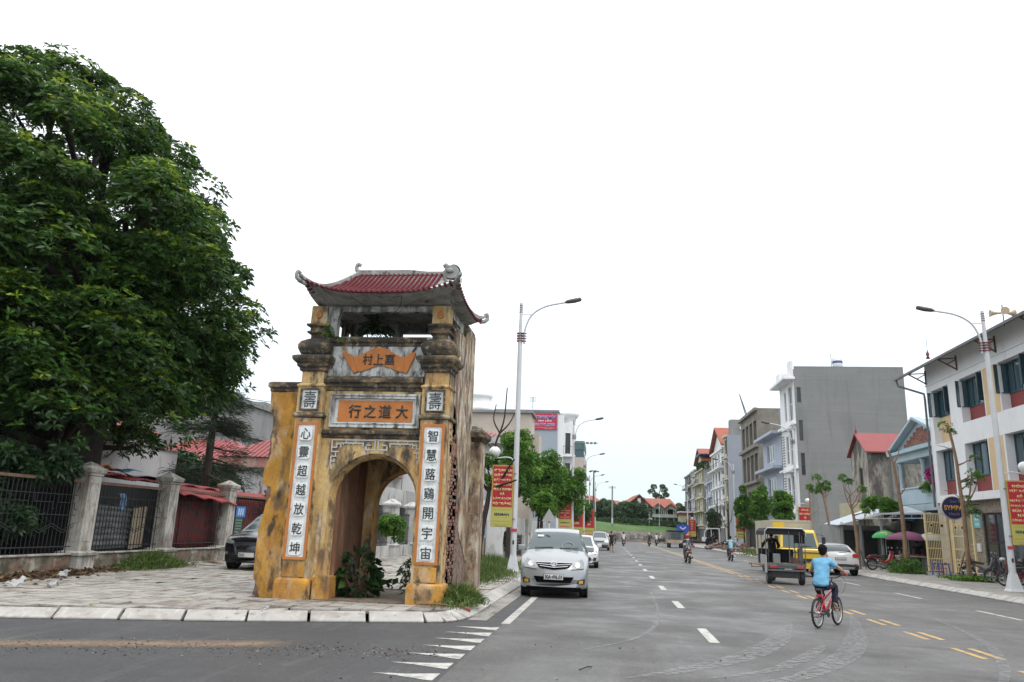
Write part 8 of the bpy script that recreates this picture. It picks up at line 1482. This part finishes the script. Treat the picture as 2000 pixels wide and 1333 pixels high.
for i, (x, lb) in enumerate(((8.2, 'short red and white marker pole on the bank'), (10.2, 'thin blue and red flag pole on the bank'))):
    t = thing('marker_pole', lb, 'pole', (x, 160, 3)); 
    for k in range(8): b = MB(); b.tube([(0, 0, k*(.34+.4*i)), (0, 0, (k+1)*(.34+.4*i))], .06, (M_REDL if i == 0 else M_LBLUE) if k % 2 else M_FRW, 6); b.build('pole_band', t)
t = thing('direction_sign', 'blue direction sign with a white forked arrow at the end of the right kerb', 'sign', (12.6, 125, 0)); b = MB(); b.tube([(0, 0, 0), (0, 0, 4.4)], .08, M_HEAD, 8); b.build('post', t); b = MB(); b.box(-2.0, -.1, -.12, -.06, 1.9, 3.1, flat('sign_plate_blue', (.02, .08, .42))); o = b.build('panel', t); b = MB(); b.bar((-1.05, -.14, 2.05), (-1.05, -.14, 2.45), .02, .16, M_FRW); b.bar((-1.05, -.14, 2.4), (-1.5, -.14, 2.75), .02, .16, M_FRW); b.bar((-1.05, -.14, 2.4), (-.6, -.14, 2.75), .02, .16, M_FRW); b.build('arrow', o); b = MB(); b.prism([(-.45, 1.75), (.1, 1.75), (-.17, 2.25)], lambda u, w, d: (u, d, w), -.2, -.16, M_AMB); b.build('warning_triangle', t)
for i in range(2):
    t = thing('barrier_post', ('red and white barrier cone left of the small lorry', 'red and white barrier cone by the kerb under the blue sign')[i], 'cone', (9.9+i*1.3, 99+i*8, 0)); b = MB(); b.lathe([(.3, 0), (.3, .05), (.12, .06)], (0, 0, 0), M_REDL, 10); b.build('base', t)
    for k in range(5): b = MB(); b.lathe([(.2-.03*k, .06+.22*k), (.17-.03*k, .28+.22*k)], (0, 0, 0), M_FRW if k % 2 else M_REDL, 10); b.build('band', t)
# roadworks debris and tractor
M_RUB = mat('rubble', (.17, .12, .10), .95, .4, 3, .3, 20, .6, 12, layers=(((.3, .1, .06), (2, 2, 2), .5, .6, .6),))
for i, (x, y, s_, lb) in enumerate(((13.5, 82, 1.4, 'heap of brown rubble behind the rider in pale blue'), (14.2, 90, 1.8, 'dark heap of rubble beside the third right lamp'), (13.3, 98, 1.5, 'low rubble heap near the roadside tractor'), (15.3, 76, 1.6, 'grey debris pile by the clipped trees'))):
    b = MB(); q = random.Random(i+9)
    for k in range(130): a, r_ = q.uniform(0, 6.28), s_*math.sqrt(q.random()); b.cbox((r_*math.cos(a), r_*math.sin(a), q.uniform(0, .75)*(1-r_/s_*.9)), (q.uniform(.15, .5), q.uniform(.1, .4), q.uniform(.08, .25)), q.choice((M_RUB, M_BRK[0], M_CONC, M_RUB)), (q.uniform(-1, 1), q.uniform(-1, 1), q.uniform(0, 3)))
    o = b.build('rubble_heap', loc=(x, y, .15)); tag(o, lb, 'rubble', kind='stuff')
t = thing('tractor', 'small tractor with a white cab and big black wheel working at the right kerb', 'tractor', (13.2, 104, .15)); b = MB(); cabp = [(-.9, .9), (-1.0, 1.6), (-.7, 2.2), (-.5, 2.3), (.9, 2.3), (.95, .7), (-.9, .7)]
b.tube([(-1.0, -.7, 1.0), (-.9, -.7, 1.9), (-.55, -.7, 2.35)], .06, M_WHITE, 6); b.box(-.6, 1.0, -.85, .85, 2.3, 2.42, M_WHITE); b.box(.85, .98, -.85, .85, .8, 2.3, M_WHITE); b.tube([(-.1, -.75, .9), (-.1, -.75, 2.3)], .04, M_WHITE, 6); b.box(-1.1, -.7, -.8, .8, .7, 1.25, M_WHITE); b.build('cab', t, bevel=.03); b = MB(); b.box(-.6, .8, -.6, .7, 1.0, 2.2, M_DARK); b.build('cab_interior', t); b = MB(); b.box(-2.4, 2.2, -.3, .4, .45, .75, M_RUST); b.build('chassis', t, bevel=.05)
wheel(t, -.2, -.7, .68, .35, 'y', M_BLKP); wheel(t, 1.7, -.5, .45, .25, 'y', M_BLKP); b = MB(); b.cbox((-1.6, -.2, .75), (1.8, .6, .12), M_STEEL, (0, .1, 0)); b.build('front_blade', t)
# ================= people =================
M_SKIN = mat('skin', (.34, .19, .12), .6, .06, 8, 0, 1, .05, 60); M_HAIR = mat('black_hair', (.010, .009, .009), .95, .3, 30, .3, 200, 1.0, 120, 0, .15)
def skin(name, V, E, m, parent, root=0, sub=2, scale=1.0):
    me = bpy.data.meshes.new(name); ks = list(V); me.from_pydata([tuple(c*scale for c in V[k][:3]) for k in ks], [(ks.index(a), ks.index(b)) for a, b in E], []); me.materials.append(m)
    o = bpy.data.objects.new(name, me); COL.objects.link(o); o.parent = parent; md = o.modifiers.new('skin', 'SKIN'); md.use_smooth_shade = True; md.use_x_symmetry = False
    for i, k in enumerate(ks): r_ = V[k][3:]; me.skin_vertices[0].data[i].radius = ((r_[0]*scale, (r_[1] if len(r_) > 1 else r_[0])*scale)); me.skin_vertices[0].data[i].use_root = (i == root)
    s_ = o.modifiers.new('sub', 'SUBSURF'); s_.levels = sub; s_.render_levels = sub
    if name in ('shirt', 'trousers'):
        tx = bpy.data.textures.get('cloth_folds') or bpy.data.textures.new('cloth_folds', 'CLOUDS'); tx.noise_scale = .11; tx.noise_depth = 2; d_ = o.modifiers.new('folds', 'DISPLACE'); d_.texture = tx; d_.strength = .045; d_.mid_level = .5
    return o
def chain(*k): return [(k[i], k[i+1]) for i in range(len(k)-1)]
def lerp(a, b, t): return tuple(a[i]+(b[i]-a[i])*t for i in range(3))
def person(label, loc, rz, J, top, bot, sc_=1.0, shoe=None, helmet=None, sleeves=.55, legs=1.0, fingers=False, hair=None, lod=2):
    """J: joints pelvis, chest, neck, head, sh/el/wr/ha (L,R), hip/kn/an/to (L,R); local x forward, y left"""
    t = thing('person', label, 'person', loc, rz); V = {}; E = []
    pe, chs, ne, hd = J['pelvis'], J['chest'], J['neck'], J['head']; mid = lerp(pe, chs, .45)
    V['pelvis'] = (*pe, .11, .12); V['mid'] = (*mid, .095, .11); V['chest'] = (*chs, .10, .13); V['nb'] = (*lerp(chs, ne, .75), .07); V['neck'] = (*ne, .048); V['jaw'] = (hd[0]+.015, hd[1], hd[2]-.055, .068, .06); V['head'] = (*hd, .092, .078); V['crown'] = (hd[0]-.015, hd[1], hd[2]+.06, .078, .07)
    E += chain('pelvis', 'mid', 'chest', 'nb', 'neck', 'jaw', 'head', 'crown')
    for s in 'LR':
        sh, el_, wr, ha = J['sh'+s], J['el'+s], J['wr'+s], J['ha'+s]; hp, kn, an, to = J['hip'+s], J['kn'+s], J['an'+s], J['to'+s]
        V['sh'+s] = (*sh, .052); V['ua'+s] = (*lerp(sh, el_, .5), .044); V['el'+s] = (*el_, .036); V['fa'+s] = (*lerp(el_, wr, .4), .035); V['wr'+s] = (*wr, .024); V['ha'+s] = (*ha, .032, .018); E += [('nb', 'sh'+s)]+chain('sh'+s, 'ua'+s, 'el'+s, 'fa'+s, 'wr'+s, 'ha'+s)
        V['hip'+s] = (*hp, .085); V['th'+s] = (*lerp(hp, kn, .5), .072); V['kn'+s] = (*kn, .052); V['ca'+s] = (*lerp(kn, an, .35), .050); V['an'+s] = (*an, .032); V['to'+s] = (*to, .036, .022); E += [('pelvis', 'hip'+s)]+chain('hip'+s, 'th'+s, 'kn'+s, 'ca'+s, 'an'+s, 'to'+s)
        if fingers:
            d = Vector(ha)-Vector(wr); d.normalize(); g_ = 1 if s == 'L' else -1
            for i in range(4): a = Vector(ha)+Vector((.018, (i-1.5)*.020, .0)); k1, k2, k3 = 'f%d1%s' % (i, s), 'f%d2%s' % (i, s), 'f%d3%s' % (i, s); V[k1] = (*a, .0095); V[k2] = (*(a+Vector((.030, 0, -.008))), .009); V[k3] = (*(a+Vector((.026, 0, -.034-.004*(i == 1)))), .0085); E += chain('ha'+s, k1, k2, k3)
            a = Vector(ha)+Vector((-.02, -g_*.03, -.012)); V['t1'+s] = (*a, .011); V['t2'+s] = (*(a+Vector((.025, -g_*.006, -.022))), .010); E += chain('ha'+s, 't1'+s, 't2'+s)
    skin('body', V, E, M_SKIN, t, 0, lod, sc_)
    V = {}; up_ = lambda p, k=0: (p[0], p[1], p[2]+k)
    V['hem'] = (*up_(pe, -.07), .165, .165); V['pelvis'] = (*up_(pe, .0), .160, .16); V['mid'] = (*mid, .145, .155); V['chest'] = (*chs, .135, .165); V['nb'] = (*lerp(chs, ne, .7), .095); V['nk'] = (*lerp(chs, ne, .95), .062); E = chain('hem', 'pelvis', 'mid', 'chest', 'nb', 'nk')
    for s in 'LR':
        sh, el_ = J['sh'+s], J['el'+s]; V['sh'+s] = (*sh, .070); V['u'+s] = (*lerp(sh, el_, sleeves*.55), .064); V['v'+s] = (*lerp(sh, el_, sleeves), .062); E += [('nb', 'sh'+s), ('sh'+s, 'u'+s), ('u'+s, 'v'+s)]
        if sleeves >= 1: V['w'+s] = (*lerp(el_, J['wr'+s], .9), .042); E += [('v'+s, 'w'+s)]
    skin('shirt', V, E, top, t, 0, lod, sc_)
    V = {'pelvis': (*up_(pe, .03), .128, .135), 'low': (*up_(pe, -.05), .115, .13)}; E = [('pelvis', 'low')]
    for s in 'LR':
        hp, kn, an = J['hip'+s], J['kn'+s], J['an'+s]; V['h'+s] = (*hp, .100); V['t'+s] = (*lerp(hp, kn, .5), .086); V['k'+s] = (*kn, .068); E += [('low', 'h'+s), ('h'+s, 't'+s), ('t'+s, 'k'+s)]
        if legs > .55: V['c'+s] = (*lerp(kn, an, .5), .062); V['a'+s] = (*lerp(kn, an, .95), .056); E += [('k'+s, 'c'+s), ('c'+s, 'a'+s)]
    skin('trousers', V, E, bot, t, 0, lod, sc_)
    h = Vector(hd)*sc_
    if helmet: b = MB(); b.ball((h.x-.01*sc_, h.y, h.z+.03*sc_), .125*sc_, paint('helmet_paint', helmet, 0, .25), (1.1, 1, .95), 16, 9); b.build('helmet', t)
    else:
        b = MB(); b.ball((h.x-.026*sc_, h.y, h.z+.030*sc_), .096*sc_, hair or M_HAIR, (1.05, .93, .95), 18, 12); b.ball((h.x-.045*sc_, h.y, h.z-.03*sc_), .074*sc_, hair or M_HAIR, (.9, .98, .95), 16, 10)
        b.v = [(x+rnd.uniform(-.006, .006), y+rnd.uniform(-.006, .006), z+rnd.uniform(-.006, .006)) for x, y, z in b.v]; b.build('hair', t)
    b = MB()
    for s in (-1, 1): b.ball((h.x+.005, h.y+s*.080*sc_, h.z-.012*sc_), .022*sc_, M_SKIN, (.7, .45, 1.2), 8, 6)
    b.build('ears', t); b = MB(); b.ball((h.x+.095*sc_, h.y, h.z-.02*sc_), .018*sc_, M_SKIN, (1, .7, 1.3), 8, 6); b.build('nose', t)
    b = MB(); 
    for s in (-1, 1): b.ball((h.x+.082*sc_, h.y+s*.032*sc_, h.z+.01*sc_), .010*sc_, M_INK, (.6, 1.3, .7), 8, 5)
    b.build('eyes', t); b = MB(); b.cbox((h.x+.083*sc_, h.y, h.z-.062*sc_), (.012*sc_, .04*sc_, .008*sc_), M_MAROON); b.build('mouth', t)
    if shoe:
        for s in 'LR':
            a, c = Vector(J['an'+s])*sc_, Vector(J['to'+s])*sc_; d = (c-a); d.z = 0; d = d.normalized() if d.length > 0 else Vector((1, 0, 0)); b = MB(); mid_ = (a+c)/2; b.cbox((mid_.x+d.x*.02, mid_.y+d.y*.02, c.z-.038*sc_), (.25*sc_, .085*sc_, .03*sc_), shoe, (0, 0, math.atan2(d.y, d.x))); b.build('sandal', t, bevel=.012)
    return t
def mirror_y(p): return (p[0], -p[1], p[2])
# --- boy and bicycle
HD = math.atan2(.87, .63); BL = (4.38, 16.85, 0)
def bicycle():
    t = thing('bicycle', 'small red bicycle with black tyres ridden by the boy in the light blue shirt', 'bicycle', BL, HD); MR = paint('red_bike_paint', (.42, .012, .03), 0, .3); r = .285
    for x in (-.50, .50):
        b = MB(); n = 36; K = 8; vs = [((r-.022+.024*math.cos(2*PI*k/K))*math.cos(2*PI*i/n), .024*math.sin(2*PI*k/K), (r-.022+.024*math.cos(2*PI*k/K))*math.sin(2*PI*i/n)) for i in range(n) for k in range(K)]
        b.add(vs, [(i*K+k, ((i+1) % n)*K+k, ((i+1) % n)*K+(k+1) % K, i*K+(k+1) % K) for i in range(n) for k in range(K)], M_TYRE, True); o = b.build('wheel', t, loc=(x, 0, r)); b = MB(); b.lathe([(r-.045, -.012), (r-.058, 0), (r-.045, .012)], (0, 0, 0), M_ALU, 36, True, 'y'); b.build('rim', o)
        b = MB()
        for k in range(20): a = 2*PI*k/20; b.tube([(0, .02*(-1)**k, 0), ((r-.05)*math.cos(a), 0, (r-.05)*math.sin(a))], .0018, M_CHROME, 3, False)
        b.build('spokes', o); b = MB(); b.lathe([(.001, -.045), (.025, -.045), (.025, .045), (.001, .045)], (0, 0, 0), M_ALU, 10, True, 'y'); b.build('hub', o)
    BB = (-.10, 0, .27); ST = (-.22, 0, .56); HT = (.33, 0, .74); HB = (.36, 0, .62); RW = (-.5, 0, r)
    for nm, p, q, ra in (('down_tube', BB, HB, .028), ('top_tube', (-.20, 0, .52), (.335, 0, .71), .024), ('seat_tube', BB, ST, .019), ('head_tube', (.36, 0, .60), (.32, 0, .78), .024)): b = MB(); b.tube([p, q], ra, MR, 10); b.build(nm, t)
    for s in (-1, 1):
        for nm, p, q in (('chain_stay', BB, RW), ('seat_stay', (-.205, 0, .5), RW)): b = MB(); b.tube([(p[0], s*.02, p[2]), (q[0], s*.055, q[2])], .012, MR, 8); b.build(nm, t)
        b = MB(); b.tube([(.36, s*.035, .60), (.40, s*.05, .55), (.5, s*.055, r)], .015, M_BLKP, 8); b.build('fork_blade', t)
    b = MB(); b.tube([ST, (-.25, 0, .70)], .014, M_ALU, 8); b.build('seat_post', t); b = MB(); b.prism([(-.38, .70), (-.36, .745), (-.22, .74), (-.12, .73), (-.12, .71), (-.25, .69)], lambda u, w, d: (u, d, w), -.06, .06, M_BLKP); b.build('saddle', t, bevel=.02)
    b = MB(); b.tube([(.32, 0, .78), (.30, 0, .88), (.33, 0, .92)], .016, M_BLKP, 8); b.tube([(.24, -.33, 1.01), (.29, -.22, 1.0), (.33, -.08, .93), (.33, .08, .93), (.29, .22, 1.0), (.24, .33, 1.01)], .012, M_BLKP, 8); b.build('handlebar', t)
    for s in (-1, 1): b = MB(); b.tube([(.27, s*.25, 1.005), (.235, s*.345, 1.01)], .018, MR, 8); b.build('grip', t); b = MB(); b.tube([(.30, s*.2, .99), (.37, s*.26, .985)], .006, M_BLKP, 5); b.build('brake_lever', t)
    b = MB(); b.tube(smooth([(.30, -.18, .99), (.46, -.22, .86), (.46, -.16, .66), (.40, -.04, .58)], 5), .0035, M_BLKP, 4); b.tube(smooth([(.30, .18, .99), (.44, .2, .86), (.40, .1, .70), (.35, .03, .66)], 5), .0035, M_BLKP, 4); b.build('brake_cable', t)
    b = MB(); b.lathe([(.001, -.06), (.085, -.06), (.085, -.052), (.001, -.052)], (BB[0], 0, BB[2]), M_BLKP, 18, False, 'y'); b.cbox((-.27, -.058, .285), (.36, .02, .09), M_BLKP); b.build('chain_guard', t)
    b = MB(); b.tube([(BB[0], -.08, BB[2]), (.02, -.09, .36)], .011, M_ALU, 6); b.tube([(BB[0], .08, BB[2]), (-.22, .09, .18)], .011, M_ALU, 6); b.build('crank', t)
    for s, p in ((-1, (.02, -.14, .36)), (1, (-.22, .14, .18))): b = MB(); b.cbox(p, (.09, .09, .02), M_BLKP); b.build('pedal', t, bevel=.005)
    b = MB(); b.tube([(-.5, .06, r), (-.5, .17, r)], .02, M_STEEL, 8); b.tube([(-.5, -.06, r), (-.5, -.14, r)], .02, M_STEEL, 8); b.build('foot_peg', t)
    b = MB(); b.cbox((-.34, 0, .60), (.1, .12, .05), M_REDL); b.build('rear_reflector', t, bevel=.01)
bicycle()
J = dict(pelvis=(-.25, 0, .83), chest=(-.13, 0, 1.16), neck=(-.06, 0, 1.33), head=(-.035, 0, 1.475))
J.update(shL=(-.10, .155, 1.25), shR=(-.10, -.155, 1.25), elL=(.05, .30, 1.06), elR=(.07, -.31, 1.10), wrL=(.20, .31, 1.045), wrR=(.19, -.315, 1.045), haL=(.245, .305, 1.035), haR=(.24, -.31, 1.035),
         hipL=(-.21, .085, .79), hipR=(-.20, -.085, .80), knL=(.06, .12, .56), knR=(.13, -.13, .80), anL=(-.17, .135, .265), anR=(.02, -.145, .435), toL=(-.06, .14, .225), toR=(.13, -.15, .395))
M_LBS = mat('light_blue_cotton', (.15, .36, .53), .95, .05, 5, .05, 60, 1.0, 8, 0, .2); M_NVT = mat('navy_cotton_trousers', (.010, .012, .028), .9, .1, 6, .1, 50, 1.0, 12); M_FLIP = flat('brown_flip_flop', (.16, .06, .05), .6)
person('boy in a light blue shirt and navy trousers riding the red bicycle away', BL, HD, J, M_LBS, M_NVT, 1.0, M_FLIP, fingers=True, lod=3)
def ride(dz=0, lean=0): 
    J = dict(pelvis=(-.28, 0, .86), chest=(-.16+lean, 0, 1.22), neck=(-.10+lean, 0, 1.42), head=(-.06+lean, 0, 1.57))
    for s, g_ in (('L', 1), ('R', -1)): J.update({'sh'+s: (-.12+lean, g_*.18, 1.34), 'el'+s: (.06, g_*.32, 1.12), 'wr'+s: (.28, g_*.30, 1.04), 'ha'+s: (.33, g_*.29, 1.02), 'hip'+s: (-.22, g_*.1, .82), 'kn'+s: (.18, g_*.17, .74), 'an'+s: (.06, g_*.17, .34), 'to'+s: (.22, g_*.17, .30)})
    return J
def stand(): 
    J = dict(pelvis=(0, 0, .92), chest=(0, 0, 1.28), neck=(.0, 0, 1.46), head=(.03, 0, 1.60))
    for s, g_ in (('L', 1), ('R', -1)): J.update({'sh'+s: (0, g_*.18, 1.40), 'el'+s: (-.03, g_*.25, 1.13), 'wr'+s: (.04, g_*.26, .90), 'ha'+s: (.06, g_*.26, .83), 'hip'+s: (0, g_*.09, .90), 'kn'+s: (.03, g_*.11, .50), 'an'+s: (-.02, g_*.13, .09), 'to'+s: (.12, g_*.15, .05)})
    return J
M_BLKS = mat('black_cotton', (.012, .012, .014), .9, .1, 5); M_PAT = mat('navy_white_pattern_shirt', (.02, .025, .05), .9, 0, 1, 0, 1, .1, 20, layers=(((.55, .55, .56), (14, 14, 14), .55, .57, 1),)); M_PBS = mat('pale_cyan_shirt', (.20, .44, .52), .9, .08, 5); M_WS = mat('white_shirt', (.55, .55, .56), .9, .05, 5); M_GRT = mat('grey_trousers', (.06, .065, .075), .9, .1, 5); M_WRK = mat('blue_work_shirt', (.05, .09, .18), .9); M_REDS = mat('dark_red_shirt', (.12, .02, .03), .9)
UPR = PI/2
person('driver dressed in black bent over the front of the three wheeler', (6.42, 32.4, .25), UPR, ride(), M_BLKS, M_BLKS, 1.0, None, hair=M_HAIR, sleeves=1)
moto('brown scooter ridden up the road by the person in the red helmet', (4.8, 49.2, 0), UPR+R(4), (.16, .09, .06), 'scooter'); person('rider with a red helmet and patterned navy shirt on the brown scooter', (4.8, 49.2, 0), UPR+R(4), ride(), M_PAT, M_PAT, 1.0, M_BLKP, helmet=(.40, .01, .02), sleeves=1)
moto('dark red motorbike ridden by the person in the pale cyan shirt', (8.44, 56.5, 0), UPR, (.10, .01, .02), 'under'); person('rider in a pale cyan shirt on the dark red motorbike', (8.44, 56.5, 0), UPR, ride(), M_PBS, M_GRT, 1.0, M_BLKP)
person('man in black shirt and knee length shorts standing in the parking lane', (.27, 67.4, 0), R(-60), stand(), M_BLKS, M_BLKS, 1.0, M_BLKP, legs=.5)
for lb, x, y, top, hel, lb2 in (('far rider in a white shirt on a motorbike near the lane dashes', 1.85, 96, M_WS, None, 'far dark motorbike under the white shirted rider'), ('far rider in grey on a motorbike behind the white shirted rider', .9, 112, M_GRT, (.3, .32, .35), 'far grey motorbike farthest to the left'), ('far rider in dark clothes and white helmet in the middle of the road', 5.3, 104, M_BLKS, (.5, .5, .5), 'far dark red motorbike in the middle of the road'), ('far rider in a cream shirt right of the dark clothed rider', 6.7, 112, M_WS, (.03, .03, .03), 'far motorbike under the cream shirted rider')):
    moto(lb2, (x, y, 0), UPR if 'grey' not in lb2 else -UPR, (.06, .01, .015) if 'red' in lb2 else (.03, .03, .03), 'scooter'); person(lb, (x, y, 0), UPR if 'grey' not in lb2 else -UPR, ride(), top, M_GRT, 1.0, M_BLKP, helmet=hel, sleeves=1, lod=1)
moto('motorbike parked along the retaining wall near the graffiti', (9.0, 136, 0), R(10), (.05, .05, .05), 'scooter'); person('far rider sitting on the motorbike by the retaining wall', (9.0, 136, 0), R(10), ride(), M_WS, M_GRT, 1.0, None, helmet=(.5, .5, .5), lod=1)
person('workman in blue standing high on the site edge behind the rider in cyan', (14.6, 92.5, 1.1), R(200), stand(), M_WRK, M_GRT, 1.05, M_BLKP, lod=1); person('workman in dark red sitting in the white tractor cab', (13.3, 103.1, .75), R(190), ride(), M_REDS, M_GRT, .85, None, lod=1)
person('workman in a pale shirt crouching by the rubble heap', (14.9, 78, -.1), R(200), ride(), M_WS, M_GRT, .9, None, lod=1)
person('stallholder in dark clothes behind the butcher counter', (17.7, 48.1, .15), R(-120), stand(), M_BLKS, M_GRT, .93, M_BLKP)

# thin grey air over the whole place
hm = bpy.data.materials.new('haze_air'); hm.use_nodes = True; hm.node_tree.nodes.clear(); ho = N(hm.node_tree, 'ShaderNodeOutputMaterial'); hv = N(hm.node_tree, 'ShaderNodeVolumePrincipled')
hv.inputs['Color'].default_value = (.9, .95, 1, 1); hv.inputs['Density'].default_value = .0001; L(hm.node_tree, hv.outputs[0], ho.inputs['Volume'])
b = MB(); b.box(-430, 430, -70, 530, -2.4, 24, hm); stuff(b.build('haze'))
